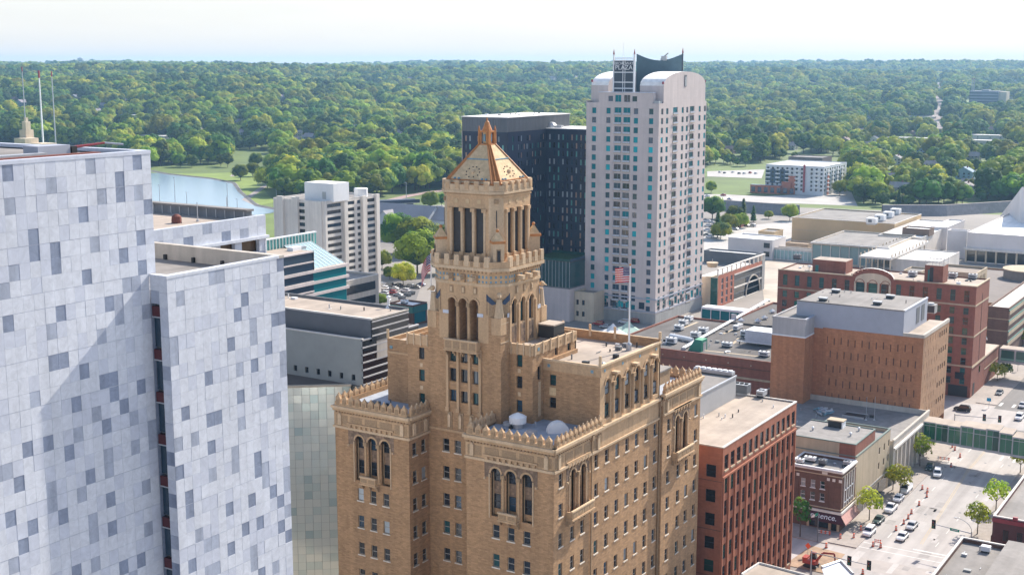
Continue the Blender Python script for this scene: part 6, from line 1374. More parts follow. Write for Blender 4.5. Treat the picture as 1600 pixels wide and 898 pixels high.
def atr_parts(b, o, x0, x1, y0, y1):
    g = MB(); g.fbox(FY(y0), x0+.3, x1-.3, 1, 9.5, 0, .08, g_skc); g.build('glazing', o)
    for k in range(9): x = x0+(x1-x0)*k/8; b.fbox(FY(y0), x-.2, x+.2, 0, 10, .08, .5, whitec)
    b.box(x0-.5, x1+1, y0-1.6, y0+.5, 10.2, 10.9, whitec)
bpx('civic_lobby', (1388, 386), 11, (1270, 372), (1432, 356), 'glass fronted civic lobby with a flat grey roof and deep white eaves', creamc, roofgy, pm=whitec, parts=atr_parts)
bpx('civic_hall', (1440, 372), 11, (1372, 362), (1500, 340), 'white flat roofed hall between the tan hall and the long white hall', whitec, roofwh)
bpx('brown_plant_room', (1452, 359), 14, (1410, 353), (1460, 354), 'low brown plant room standing on the white civic roofs', mat('brown_panel', (.22, .15, .11)), roofwh, z0=10.5)
def whall(b, o, x0, x1, y0, y1):
    for k in range(9): x = x0+(x1-x0)*k/8; b.fbox(FY(y0), x-.4, x+.4, 0, 6.5, .05, .8, creamc)
    g = MB(); g.fbox(FY(y0), x0, x1, .6, 6.2, 0, .06, g_dark); g.build('window_strip', o); b.box(x0-1, x1, y0-2.2, y0, 6.5, 7.6, whitec)
bpx('long_white_hall', (1640, 372), 15, (1512, 361), (1700, 320), 'long white walled hall with a broad white roof and a colonnade, at the right edge', mat('white_cladding', (.66, .62, .60), var=.04), roofwh, parts=whall)
bpx('white_stair_block', (1511, 362), 14, (1481, 358), (1516, 358), 'white cube shaped block at the left end of the long white hall', MATS['white_cladding'], roofwh)
bpx('white_roof_shed', (1480, 356), 12, (1454, 353), (1508, 337), 'low white shed roof left of the white cube', MATS['white_cladding'], roofwh)
p0, p1, p2 = atz(1563, 337, 10), atz(1640, 345, 10), atz(1597, 292, 34)
wr = bld('arena_roof', p1.x, p1.y, 'steep white arena roof rising out of the right edge', 'arena'); b = MB()
P = [p0, p1, p1+Vector((14, 40, 8)), p2+Vector((24, 6, 0)), p2]; b.poly(P, roofwh); Q = [Vector((q.x, q.y, 0)) for q in P]; b.loft(Q, P, MATS['white_cladding']); b.build('roof', wr)
# open parking deck in front of the civic centre
dk = bld('open_parking_deck', -150, 520, 'two level open parking deck of pale concrete in front of the white civic halls', 'parking deck'); b = MB()
c = atz(1392, 404, 10); x0 = aty(1342, 398, c.y).x; b.box(x0, c.x, c.y, c.y+70, 9.2, 10.2, whitec, top=mat('pale_deck', (.62, .585, .55), var=.06)); b.box(x0+1, c.x-1, c.y+4, c.y+68, 4.2, 5.0, greyc)
for k in range(6):
    for j in range(5): b.box(x0+.3+(c.x-x0-1)*k/5, x0+.9+(c.x-x0-1)*k/5, c.y+.3+15*j, c.y+.9+15*j, 0, 9.2, creamc)
b.build('deck', dk); b = MB()
for k in range(12): y = c.y+2+6*k; b.box(c.x-.4, c.x, y, y+.7, 10.2, 11.6, creamc); b.box(x0, x0+.4, y, y+.7, 10.2, 11.4, creamc)
b.build('parapet_post', dk)
bpx('ramp_deck', (1468, 410), 9, (1390, 402), (1500, 386), 'pale sloping ramp roof right of the open parking deck', whitec, MATS['pale_deck'], par=.3)
bpx('beige_low_roof', (1440, 425), 12, (1412, 420), (1452, 414), 'small low beige building with a brown roof behind the red hotel gable', beigeb, roofgy)
# white box building with glass corner
def wparts(b, o, x0, x1, y0, y1):
    for z in (1.5, 6.0): b.fbox(FY(y0), x1-4.6, x1-1.4, z, z+2.6, 0, .06, g_dark)
bpx('white_box_building', (1207, 376), 10, (1138, 372), (1228, 366), 'plain white box building with two dark window bands left of the civic lobby', MATS['white_cladding'], roofwh, pm=whitep, parts=wparts)
def gparts(b, o, x0, x1, y0, y1):
    g = MB(); g.fbox(FY(y0), x0, x1, .5, 5, 0, .06, g_skc); g.build('glazing', o)
    for k in range(12): x = x0+(x1-x0)*k/11; b.fbox(FY(y0), x-.12, x+.12, 0, 5.4, .06, .3, whitep)
bpx('glass_link', (1275, 392), 6, (1208, 385), (1282, 385), 'low glass walled link joining the white box to the civic lobby', whitec, roofbg, parts=gparts)
bpx('tan_low_building', (1210, 363), 7, (1185, 357), (1224, 350), 'small tan building with a brown roof behind the white box', MATS['tan_precast'], roofgy)
bpx('round_pit_structure', (1262, 382), 4, (1226, 378), (1272, 368), 'low tan earth-coloured structure between the tan buildings', mat('earth_tan', (.38, .28, .19), var=.25, scale=.4), MATS['earth_tan'], cat='structure')
bpx('dark_canopy', (1180, 398), 6, (1100, 394), (1190, 388), 'low dark windowed pavilion with a flat roof behind the brick parking building', greydk, roofwh)
bpx('small_red_building', (1158, 343), 5, (1128, 340), (1170, 336), 'low red brick building among dark trees by the channel', redbr2, roofgy)
# parking ramp and round tank at the far right
def pk(b, o, x0, x1, y0, y1):
    for z in (5, 8.6, 12.2, 15.8): b.fbox(FX(x1), y0, y1, z, z+1.2, -.2, .35, beigeb); b.fbox(FX(x1), y0, y1, z+1.2, z+1.6, -.2, .25, tealp)
    b.fbox(FX(x1), y0+.2, y1, 1, 17, -.4, -.15, blackm)
    for z in (5, 10, 14): b.fbox(FY(y0), x0, x1, z, z+.3, 0, .06, beigeb)
bpx('parking_ramp', (1577, 482), 18, (1545, 472), (1640, 450), 'brown brick parking ramp with open sloping decks at the right edge', mat('brown_ramp_brick', (.20, .125, .095), brick=(1, .4, .2)), MATS['pale_deck'], parts=pk, cat='parking ramp')
o, q = bpx('dark_flat_building', (1640, 482), 13, (1440, 455), (1700, 420), 'wide dark gravel roof with a round tank on it behind the red hotel', brnbr, mat('brown_dark_gravel', (.17, .14, .125), var=.15), pm=beigeb)
p = atz(1606, 433, 13); o = thing('round_tank', (p.x, p.y, 12.5), 'big low round tank with a pale lid on the dark gravel roof', 'tank'); b = MB(); b.lathe((p.x, p.y, 12.5), [(9.5, 0), (9.5, 3.6)], MATS['brown_gravel_roof'], 28); b.build('tank_wall', o); b = MB(); b.lathe((p.x, p.y, 16.1), [(9.9, 0), (9.9, .4), (1, 1.0)], beigeb, 28); b.build('lid', o)
# apartments by the field
def aparts(b, o, x0, x1, y0, y1):
    W = x1-x0; r = random.Random(2)
    og = MATS['orange_brick']; bl = mat('blue_slate_cladding', (.07, .10, .14), var=.1)
    b.fbox(FY(y0), x0, x0+W*.40, 8, 19.0, 0, .25, bl); b.fbox(FY(y0), x0+W*.40, x0+W*.52, 0, 14, 0, .5, og); b.fbox(FY(y0), x0+W*.30, x0+W*.46, 0, 9.5, .5, 2.0, og); b.fbox(FY(y0), x0+W*.655, x0+W*.685, 2, 23.2, 0, 1.0, redp)
    b.fbox(FY(y0), x0-10, x0+W*.3, 0, 6.5, 2, 6, og, top=bluetl)
    for k in range(7): b.fbox(FY(y0), x0-9+5.2*k, x0-6+5.2*k, 1, 5, 6, 6.08, g_blue)
    b.fbox(FX(x1), y0+8, y0+12, 0, 16, 0, .3, og)
    for j in range(6):
        z = 3.2+3.1*j
        for k in range(12):
            x = x0+W*(k+.3)/12
            if abs(k/12-.66) < .04: continue
            b.fbox(FY(y0), x, x+W*.035, z, z+1.7, .0 if k > 6 else .26, .06 if k > 6 else .32, g_dark)
            if k % 2 == 0 and j: b.fbox(FY(y0), x-.5, x+W*.06, z-.5, z+.3, .1, 1.4, whitep)
        for k in range(9):
            y = y0+2+(y1-y0-4)*k/9; b.fbox(FX(x1), y, y+2.2, z, z+1.7, 0, .06, g_dark)
            if k % 2: b.fbox(FX(x1), y-.4, y+2.8, z-.5, z+.3, .1, 1.2, whitep)
bpx('apartment_building', (1288, 261), 22, (1197, 252), (1323, 257), 'six storey white apartment building with slate blue, orange and red patches beside the playing field', mat('white_siding', (.60, .61, .62), var=.05), roofwh, parts=aparts)
bpx('long_school', (1285, 247), 10, (1232, 244), (1300, 243), 'long low purple-grey school with a pale square tower behind the apartments', mat('mauve_brick', (.20, .15, .15)), roofgy)
# grey roofed lodging by the river, left of the shaft
lw = bld('grey_roofed_lodge', -330, 560, 'long white lodge with steep grey roofs behind the big round trees'); b = MB()
sh = mat('grey_shingle', (.30, .275, .28), var=.1, scale=.8); wl = mat('pale_siding', (.50, .52, .54), var=.06)
def gable(b, x0, x1, y0, y1, z0, zr, mw, mr, along='x'):
    b.box(x0, x1, y0, y1, 0, z0, mw)
    if along == 'x':
        ym = (y0+y1)/2; A = [(x0-.5, y0-.6, z0-.3), (x1+.5, y0-.6, z0-.3), (x1+.5, ym, zr), (x0-.5, ym, zr)]; Bq = [(x0-.5, y1+.6, z0-.3), (x1+.5, y1+.6, z0-.3), (x1+.5, ym, zr), (x0-.5, ym, zr)]
        b.poly(A, mr); b.poly(Bq, mr); 
        for x in (x0, x1): b.poly([(x, y0, z0), (x, y1, z0), (x, ym, zr-.1)], mw)
    else:
        xm = (x0+x1)/2; A = [(x0-.6, y0-.5, z0-.3), (x0-.6, y1+.5, z0-.3), (xm, y1+.5, zr), (xm, y0-.5, zr)]; Bq = [(x1+.6, y0-.5, z0-.3), (x1+.6, y1+.5, z0-.3), (xm, y1+.5, zr), (xm, y0-.5, zr)]
        b.poly(A, mr); b.poly(Bq, mr)
        for y in (y0, y1): b.poly([(x0, y, z0), (x1, y, z0), (xm, y, zr-.1)], mw)
p = atz(640, 372, 0); gable(b, p.x-45, p.x+18, p.y-7, p.y+9, 13, 19.5, wl, sh, 'x'); gable(b, p.x+18.2, p.x+52, p.y-4, p.y+12, 12.5, 19, wl, sh, 'x'); gable(b, p.x-14, p.x-5, p.y-12, p.y-2, 12.5, 16.5, wl, sh, 'y')
for k in range(14):
    for j in range(3): x = p.x-42+4.2*k; b.box(x, x+1.6, p.y-7.08, p.y-7, 2.5+3.6*j, 4.5+3.6*j, g_dark)
b.build('wall_and_roof', lw)
def gfp(b, o, x0, x1, y0, y1):
    b.fbox(FY(y0), x0, x1+.1, 5.2, 7.6, 0, .25, tealp); b.fbox(FX(x1), y0, y1, 5.2, 7.6, 0, .25, tealp); g = MB(); g.fbox(FX(x1), y0+1, y1-1, 1, 5, 0, .06, g_teal); g.fbox(FY(y0), x0+3, x1-2, 1, 5, 0, .06, g_teal); g.build('glazing', o)
    for k in range(4): x = x0+2+(x1-x0-4)*k/3; b.fbox(FY(y0), x-.6, x+.6, 0, 5.2, .06, .3, dkbr)
bpx('green_fascia_store', (645, 478), 8, (608, 473), (667, 466), 'small store with a green fascia band and a pale flat roof', dkbr, roofwh, parts=gfp)
for px, py, lb in ((628, 468, 'dark roof unit at the left of the green fascia store'), (637, 463, 'dark roof unit in the middle of the green fascia store roof'), (643, 460, 'dark roof unit at the back of the green fascia store roof'), (632, 474, 'pale roof unit at the front of the green fascia store')):
    roof_unit(px, py, 7.6, 2.4, 2, 1.3, lb, 'units on the green fascia store', body=greydk if 'dark' in lb else whitep)
# far cream tower behind the marble block with its masts
dt = bld('cream_stepped_tower', -800, 300, 'cream stepped tower rising behind the marble tower roof'); D = 900.0
def atd(px, py, D): d = ray(px, py); h = math.hypot(d.x, d.y); return Vector((0, 0, CAMH))+d*(D/h)
b = MB(); p = atd(42, 200, D); u_ = Vector((math.cos(HEAD), math.sin(HEAD), 0))
def tb_(px0, px1, pyt, dd, m):
    a, c = atd(px0, pyt, D+dd), atd(px1, pyt, D+dd); w_ = (c-a).length; b.box(a.x, a.x+w_*.8, a.y, a.y+w_*.8, 0, a.z, m)
tb_(34, 46, 190, 0, creamc); tb_(30, 50, 203, 2, creamc); tb_(22, 56, 216, -4, creamc); tb_(46, 84, 224, -8, creamc); tb_(37, 43, 184, 4, creamc); b.build('wall', dt)
for px, py0, py1, dd, lb in ((39.5, 112, 190, 1500, 'faint thin grey mast, the left one of three'), (67.5, 122, 226, 950, 'white and red mast, the middle one of three'), (87.5, 120, 232, 1300, 'faint lattice mast, the right one of three')):
    a, c = atd(px, py1, dd), atd(px, py0, dd); o = thing('radio_mast', (a.x, a.y, 0), lb+', behind the marble tower', 'mast', 'radio masts behind the marble tower'); b = MB(); b.tube((a.x, a.y, 0), (a.x, a.y, c.z), .9 if dd < 1000 else .8, .5, whitep if dd < 1000 else metalg, 5); b.build('pole', o); b = MB(); b.tube((a.x, a.y, c.z), (a.x, a.y, c.z+5), .7, .7, redp, 5); b.build('beacon', o)

# ================================================================== GROUND
def hill(x, y):
    d = math.hypot(x, y); a = math.degrees(math.atan2(-x, y)) - 32.2      # + is left of the view axis
    t = max(0.0, min(1.0, a/22+.5)); 
    near = 1500-150*t; far = 3200+2400*(1-t)**1.2 if a > -4 else 3200+2400*min(1, (.32-t)/.3+.45)
    s = max(0, min(1, (d-near)/(far-near))); s = s*s*(3-2*s)
    w = .25*min(1, max(0, (d-1200)/800))+.75*s
    h = 50*s + w*(17*math.sin(x/430+1.3)*math.cos(y/380+.4) + 11*math.sin((x-y)/290+.7) + 5*math.sin(x/150+y/400)*math.sin(y/170))
    h = min(h, 66+.1*(h-66))
    h += 5*max(0, min(1, (d-5200)/2500))
    return h
g = bpy.data.meshes.new('ground'); rs = [0, 200, 400, 600, 800]+[1000+90*k for k in range(75)]+[7800, 8000, 8200]; nA = 120
v, f = [], []
for r_ in rs:
    for k in range(nA+1): a = HEAD+math.radians(75)*(1-2*k/nA); x, y = -r_*math.sin(a), r_*math.cos(a); v.append((x, y, hill(x, y) if r_ > 900 else 0))
for i in range(len(rs)-1):
    for k in range(nA): p = i*(nA+1)+k; f.append((p, p+1, p+nA+2, p+nA+1))
# near apron behind the camera
g.from_pydata(v, [], f); g.materials.append(woodfl); g.polygons.foreach_set('use_smooth', [True]*len(f)); o = link('ground', g); o['kind'] = 'structure'
b = MB()
def sheet(name, pts, z, m): b = MB(); b.poly([(p[0], p[1], z) for p in pts], m); return struct(name, b)
sheet('town_paving', [(-420, -280), (420, -280), (420, 500), (60, 640), (-150, 900), (-330, 860), (-520, 640)], .05, town)
P = lambda *q: [atz(a, c) for a, c in q]
sheet('plaza_paving', [(-125, 236), (-40, 236), (-40, 800), (-125, 800)], .09, pave)
# main street with kerbed pavements
sheet('road', [(-74.6, 60), (-56.2, 60), (-56.2, 640), (-74.6, 640)], .14, conc)
sheet('road', [(-74.6, 360), (-56.2, 360), (-56.2, 640), (-74.6, 640)], .144, asph)
sheet('cross_street', [(-200, 237), (-74.6, 237), (-74.6, 251.5), (-200, 251.5)], .14, conc); sheet('cross_street', [(-56.2, 237), (20, 237), (20, 251.5), (-56.2, 251.5)], .14, conc)
sheet('cross_street', [(-210, 360.5), (-74.6, 360.5), (-74.6, 384), (-210, 384)], .148, conc); sheet('cross_street', [(-56.2, 362), (30, 362), (30, 382), (-56.2, 382)], .148, conc); sheet('junction', [(-74.6, 362), (-56.2, 362), (-56.2, 382), (-74.6, 382)], .152, conc)
b = MB()
for x0, x1, y0, y1 in ((-80.6, -74.6, 252.5, 359), (-80.6, -74.6, 386, 460), (-56.2, -50, 253, 359), (-56.2, -50, 384, 460), (-140, -80.6, 251.5, 259.6)):
    b.box(x0, x1, y0, y1, .0, .27, pave)
struct('pavement', b)
b = MB()
def stripe(x0, x1, y0, y1, m, z=.15): b.poly([(x0, y0, z), (x1, y0, z), (x1, y1, z), (x0, y1, z)], m)
for x in (-65.0, -64.6): 
    b.poly([(x-2.58, 345, .15), (x-2.48, 345, .15), (x-2.38, 318, .15), (x-2.48, 318, .15)], painty); b.poly([(x-2.48, 318, .15), (x-2.38, 318, .15), (x+1.02, 262, .15), (x+.92, 262, .15)], painty)
for y in range(262, 342, 9): stripe(-61.0, -60.85, y, y+3, paintw); stripe(-70.9, -70.75, y, y+3, paintw)
stripe(-64.5, -56.4, 258.0, 258.5, paintw); stripe(-74.4, -56.4, 253.6, 253.85, paintw); stripe(-74.4, -56.4, 256.6, 256.85, paintw)
for x in (-62.6, -59.4): b.poly([(x, 331, .15), (x+.5, 331, .15), (x+.5, 335, .15), (x, 335, .15)], paintw)
for k in range(5): stripe(-74.2+3.6*k, -73.4+3.6*k, 355, 359, paintw); stripe(-74.2+3.6*k, -73.4+3.6*k, 386, 390, paintw, z=.156)
for y in range(392, 470, 10): stripe(-65.3, -65.15, y, y+4, painty, z=.156)
struct('road_markings', b)
b = MB(); rq = random.Random(12); pm1, pm2 = mat('road_patch_dark', (.29, .265, .25), var=.15, scale=1), mat('road_patch_pale', (.44, .405, .385), var=.1, scale=1)
for k in range(26):
    x, y = rq.uniform(-74, -57.5), rq.uniform(240, 352); w_, l_ = rq.uniform(.6, 2.2), rq.uniform(1, 7); b.poly([(x, y, .147), (min(x+w_, -56.4), y, .147), (min(x+w_, -56.4), y+l_, .147), (x, y+l_, .147)], pm1 if rq.random() < .55 else pm2)
for k in range(14):
    x, y = rq.uniform(-73, -58), rq.uniform(240, 350); b.lathe((x, y, .151), [(.34, 0), (.33, .004)], greydk, 10)
for k in range(20):
    x, y = rq.uniform(-74, -57), rq.uniform(240, 350); a = rq.uniform(-.4, .4); pv_ = Vector((x, y, .1525))
    for q in range(5): nx = pv_+Vector((rq.uniform(-.5, .5), rq.uniform(.7, 1.6), 0)); b.poly([pv_, pv_+Vector((.06, 0, 0)), nx+Vector((.06, 0, 0)), nx], greyc); pv_ = nx
struct('road_patches', b)
sheet('asphalt_patch', [(-73.5, 242), (-57, 242), (-57, 249), (-73.5, 248)], .146, mat('patched_concrete', (.36, .32, .295), var=.15, scale=.3))
sheet('excavated_ground', [(-84, 236), (-75, 236), (-75.5, 248), (-83, 249)], .16, mat('dug_earth', (.33, .22, .14), var=.35, scale=.6))
sheet('gravel_lot', P((1185, 395), (1300, 400), (1270, 470), (1195, 480)), .13, mat('bare_gravel', (.44, .37, .30), var=.2, scale=.15, var2=.2, scale2=.05)); sheet('parking_lot', P((1100, 360), (1240, 345), (1250, 395), (1100, 400)), .12, mat('pale_lot', (.42, .39, .36), var=.08))
sheet('riverside_road', P((1060, 300), (1190, 307), (1330, 300), (1340, 322), (1240, 318), (1060, 315)), .10, mat('pale_lot', (.42,)*3)); sheet('playing_field', P((1080, 281), (1185, 283), (1180, 305), (1080, 303)), .12, grass); sheet('lawn', P((1100, 262), (1190, 272), (1185, 279), (1100, 276)), .1, grass)
sheet('parking_lot', P((1105, 268), (1195, 265), (1190, 279), (1105, 276)), .16, MATS['pale_lot']); sheet('far_street', P((1300, 312), (1315, 312), (1345, 282), (1335, 282)), .2, MATS['pale_lot'])
lt = P((590, 440), (660, 440), (640, 500), (560, 500)); sheet('parking_lot', lt, .12, asph)
# lake, banks, park lawn
water = bpy.data.materials.new('lake_water'); water.use_nodes = True; wb = water.node_tree.nodes['Principled BSDF']; wb.inputs['Base Color'].default_value = (.24, .33, .40, 1); wb.inputs['Roughness'].default_value = .2; wb.inputs['Specular IOR Level'].default_value = .5
n_ = water.node_tree.nodes.new('ShaderNodeTexNoise'); n_.inputs['Scale'].default_value = .25; bu = water.node_tree.nodes.new('ShaderNodeBump'); bu.inputs['Strength'].default_value = .25; gg = water.node_tree.nodes.new('ShaderNodeNewGeometry')
water.node_tree.links.new(gg.outputs['Position'], n_.inputs['Vector']); water.node_tree.links.new(n_.outputs['Fac'], bu.inputs['Height']); water.node_tree.links.new(bu.outputs[0], wb.inputs['Normal'])
LAKE = P((-120, 236), (40, 240), (215, 262), (262, 273), (330, 280), (365, 287), (374, 300), (388, 312), (400, 322), (440, 330), (330, 350), (200, 345), (100, 300), (-120, 290))
PARK = P((228, 248), (300, 252), (330, 262), (372, 258), (405, 246), (430, 250), (425, 262), (390, 270), (415, 300), (430, 316), (400, 323), (372, 301), (366, 286), (330, 279), (262, 272), (236, 268))
sheet('park_lawn', PARK, .14, mat('park_grass', (.19, .25, .045), var=.2, scale=.05)); sheet('lake', LAKE, .18, water)
sheet('lawn', P((330, 240), (420, 236), (424, 246), (340, 252)), .12, MATS['park_grass'])
def ribbon(name, pts, w, z, m):
    q = [Vector((p.x, p.y, 0)) for p in pts]; b = MB(); Lf, Rt = [], []
    for i, p in enumerate(q):
        d = (q[min(i+1, len(q)-1)]-q[max(i-1, 0)]).normalized(); n_ = Vector((-d.y, d.x, 0))*w/2; Lf.append(p+n_); Rt.append(p-n_)
    for i in range(len(q)-1): b.poly([(Lf[i].x, Lf[i].y, z), (Lf[i+1].x, Lf[i+1].y, z), (Rt[i+1].x, Rt[i+1].y, z), (Rt[i].x, Rt[i].y, z)], m)
    return struct(name, b)
ribbon('footpath', P((434, 284), (412, 292), (398, 302), (383, 312), (400, 320)), 5, .2, pave); ribbon('footpath', P((362, 276), (372, 268), (366, 262)), 4, .2, pave)
bank = mat('stone_bank_edge', (.20, .185, .17), var=.3, scale=.3); b = MB()
for pa, pb in zip(P((236, 268), (262, 273), (330, 280), (365, 287), (374, 300), (388, 312), (400, 322)), P((262, 273), (330, 280), (365, 287), (374, 300), (388, 312), (400, 322), (440, 330))):
    d = (pb-pa).normalized(); n_ = Vector((-d.y, d.x, 0))*1.3; b.poly([(*(pa-n_).xy, .1), (*(pb-n_).xy, .1), (*(pb+n_).xy, 1.1), (*(pa+n_).xy, 1.1)], bank); b.poly([(*(pb+n_).xy, 1.1), (*(pa+n_).xy, 1.1), (*(pa+n_*2).xy, .1), (*(pb+n_*2).xy, .1)], bank)
struct('lake_bank', b)
ribbon('riverside_path', P((590, 318), (640, 306), (700, 296), (760, 290)), 9, .2, mat('pink_path', (.34, .235, .21))); ribbon('river_road', P((560, 326), (620, 328), (700, 322)), 16, .18, mat('pale_lot', (.42,)*3)); ribbon('lawn', P((560, 300), (640, 296), (720, 286)), 40, .1, MATS['park_grass'])
bd = thing('road_bridge', (-480, 640, 0), 'low dark road bridge left of the tower, by the riverside path', 'bridge'); b = MB(); a, c = atz(575, 318, 4), atz(656, 314, 4); d = (c-a).normalized(); n_ = Vector((-d.y, d.x, 0))
for s, m, z0, z1 in ((0, navy, 3.0, 5.2), (9, bluepn, 3.4, 5.0)):
    Q = [a+n_*s, c+n_*s, c+n_*(s+.8), a+n_*(s+.8)]; b.prism([(p.x, p.y) for p in Q], z0, z1, m)
b.build('girder', bd); b = MB(); Q = [a, c, c+n_*9.8, a+n_*9.8]; b.prism([(p.x, p.y) for p in Q], 2.6, 3.0, greyc)
for t_ in (.15, .5, .85): q = a.lerp(c, t_); b.prism([(q.x-1, q.y), (q.x+1, q.y), (q.x+1+n_.x*9, q.y+n_.y*9), (q.x-1+n_.x*9, q.y+n_.y*9)], 0, 2.6, greydk)
b.build('deck', bd)
# flood wall of the channel
fw = thing('flood_wall', (-340, 880, 0), 'long grey concrete flood wall of the river channel below the apartments and houses', 'flood wall'); b = MB()
W = P((1060, 322), (1110, 328), (1190, 334), (1250, 338)); W2 = P((1380, 338), (1480, 338), (1570, 332), (1660, 326))
fl_w = mat('flood_concrete', (.25, .235, .235), var=.12, scale=.2, brick=(6, 1.6, .12))
for q in (W, W2):
    for i in range(len(q)-1): a, c = q[i], q[i+1]; b.poly([(a.x, a.y, 0), (c.x, c.y, 0), (c.x-2, c.y+4, 7.0), (a.x-2, a.y+4, 7.0)], fl_w); b.poly([(c.x-2, c.y+4, 7.0), (a.x-2, a.y+4, 7.0), (a.x-3, a.y+6, 7.0), (c.x-3, c.y+6, 7.0)], pave); b.poly([(c.x-3, c.y+6, 0), (a.x-3, a.y+6, 0), (a.x-3, a.y+6, 7.0), (c.x-3, c.y+6, 7.0)], fl_w)
b.build('wall_face', fw)
# far landmarks
def far_tower(px, pyt, pyb, D, label):
    a, c = atd(px, pyt, D), atd(px, pyb, D); z0 = hill(a.x, a.y); o = thing('water_tower', (a.x, a.y, z0), label, 'water tower', 'water towers on the horizon'); h = a.z-c.z; b = MB(); w_ = h*.42; b.lathe((a.x, a.y, a.z-h*.55), [(w_*.5, 0), (w_, h*.12), (w_, h*.42), (w_*.5, h*.55)], metalg, 12); b.build('tank', o); b = MB(); b.lathe((a.x, a.y, z0-2), [(w_*.4, 0), (w_*.35, max(4, a.z-h*.55-z0+2))], metalg, 8); b.build('stem', o)
far_tower(125.5, 90, 101, 6200, 'squat grey water tower on the wooded skyline at the left'); far_tower(738, 94, 101, 8200, 'tiny water tower on the skyline above the copper roof')
# long straight road up the hill

# small pipes, curbs and stains' sources on the big flat roofs: parts of their buildings
def clutter(parent, x0, x1, y0, y1, z, n, seed, mats=None):
    r = random.Random(seed); b = MB(); mats = mats or [metalg, blackm, whitep, greyc]
    for k in range(n):
        x, y = r.uniform(x0, x1), r.uniform(y0, y1); m = r.choice(mats); q = r.random()
        if q < .45: b.tube((x, y, z), (x, y, z+r.uniform(.4, .9)), .12, None, m, 6)
        elif q < .75: s = r.uniform(.3, .7); b.box(x-s, x+s, y-s*.7, y+s*.7, z, z+r.uniform(.25, .7), m)
        elif q < .9: b.box(x-.05, x+.05, y-r.uniform(.6, 2.2), y, z+.1, z+.2, m)
        else: b.lathe((x, y, z), [(.3, 0), (.35, .35), (.05, .5)], m, 8)
    o = b.build('roof_fitting', parent); o['kind'] = 'stuff'
clutter(plm, -93.2, -86, 161, 176.5, 55.5, 14, 1, [blackm, greydk, metalg]); clutter(plm, -97, -86, 148, 154.5, 47.25, 9, 2, [blackm, metalg]); clutter(plm, -123.5, -112.5, 149.5, 153.4, 47.25, 7, 3, [blackm, greydk])
clutter(ro_, -99, -83, 209, 230, ZO-.12, 16, 4); clutter(bb, xl1-6, xp1-2, YBf+2, Y2-5, zp, 10, 5); clutter(rh, xhl+3, XH-3, YH+2, Y3-2, zh-.4, 40, 6); clutter(fl, fxl+6, -128, YF+4, Yn-2, ZF-.35, 40, 7); clutter(cs, xcl+1, XSH-1, Yc+1, Yc2-1, zt-.5, 8, 8); clutter(sk, xk0-6, XK-2, Ys0+2, Ys1-2, ztk-1.1, 14, 9); clutter(gb, -172, XU-2, YU+1.5, YU+9, ZU, 8, 10); clutter(br, -49, -43, 208, 236, ZQ-.7, 10, 11); clutter(ht, -285, -267, 421, 463, z1*0+78.85, 16, 12)

# ================================================================== TREES
def crown_into(b, r, c, R, H, nl, per, leaf, mats, core=True):
    """domed crown: lobes over a dome, each a clump of leaf faces that follow the dome, over a leafy core; c = centre"""
    c = Vector(c); lobes = []
    for k in range(nl):
        a = 2.4*k+r.uniform(-.4, .4); q = -.45+1.35*(k+.5)/nl; rr = math.sqrt(max(.06, 1-min(.97, abs(q))**2))*r.uniform(.62, .82)
        lobes.append((Vector((c.x+R*rr*math.cos(a), c.y+R*rr*math.sin(a), c.z+q*H*.40)), R*r.uniform(.30, .46), mats[min(len(mats)-1, int(r.random()*len(mats)))]))
    for (p0, s, m) in lobes:
        for k in range(per):
            u, t = r.uniform(-.35, 1), r.uniform(0, 2*math.pi); w_ = math.sqrt(max(0, 1-u*u)); n_ = Vector((w_*math.cos(t), w_*math.sin(t), u)); q = s*r.uniform(.92, 1.07)
            p = p0+Vector((n_.x*q, n_.y*q, n_.z*q*.85)); g0 = (p-c); g0.z *= R/(H*.45); g0.normalize()
            n2 = (n_*.8+g0*.7+Vector((r.uniform(-.3, .3), r.uniform(-.3, .3), r.uniform(-.15, .4)))).normalized()
            e = n2.orthogonal().normalized(); e.rotate(Matrix.Rotation(r.uniform(0, 6.3), 3, n2)); g_ = n2.cross(e); l = leaf*r.uniform(.6, 1.25)
            b.poly([p+e*l*.6, p+g_*l*.5, p-e*l*.6, p-g_*l*.5], m)
    if core:
        ck = 1.0 if per < 60 else .82
        for (p, s, m) in lobes: b.lathe(p, [(.05*s, -.7*s*ck), (.66*s*ck, -.42*s), (.86*s*ck, .05*s), (.62*s*ck, .52*s*ck), (.04*s, .78*s*ck)], m, 7, cap=False)
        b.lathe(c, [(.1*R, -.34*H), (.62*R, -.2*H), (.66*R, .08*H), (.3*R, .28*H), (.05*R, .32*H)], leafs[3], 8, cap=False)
def forest_mesh(seed, R, H, mats, nl=17, per=30, leaf=1.35):
    r = random.Random(seed); b = MB(); b.tube((0, 0, -1), (0, 0, H*.5), .35, .2, bark, 5)
    for k in range(3): a = r.uniform(0, 6.3); b.tube((0, 0, H*.25), (R*.5*math.cos(a), R*.5*math.sin(a), H*.6), .2, .08, bark, 4)
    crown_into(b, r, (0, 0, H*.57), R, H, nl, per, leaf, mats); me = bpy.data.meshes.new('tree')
    me.from_pydata([tuple(q) for q in b.v], [], b.f); me.polygons.foreach_set('material_index', b.m)
    for m in b.mats: me.materials.append(m)
    return me
Dk, Md, Lt = leafs[:3]
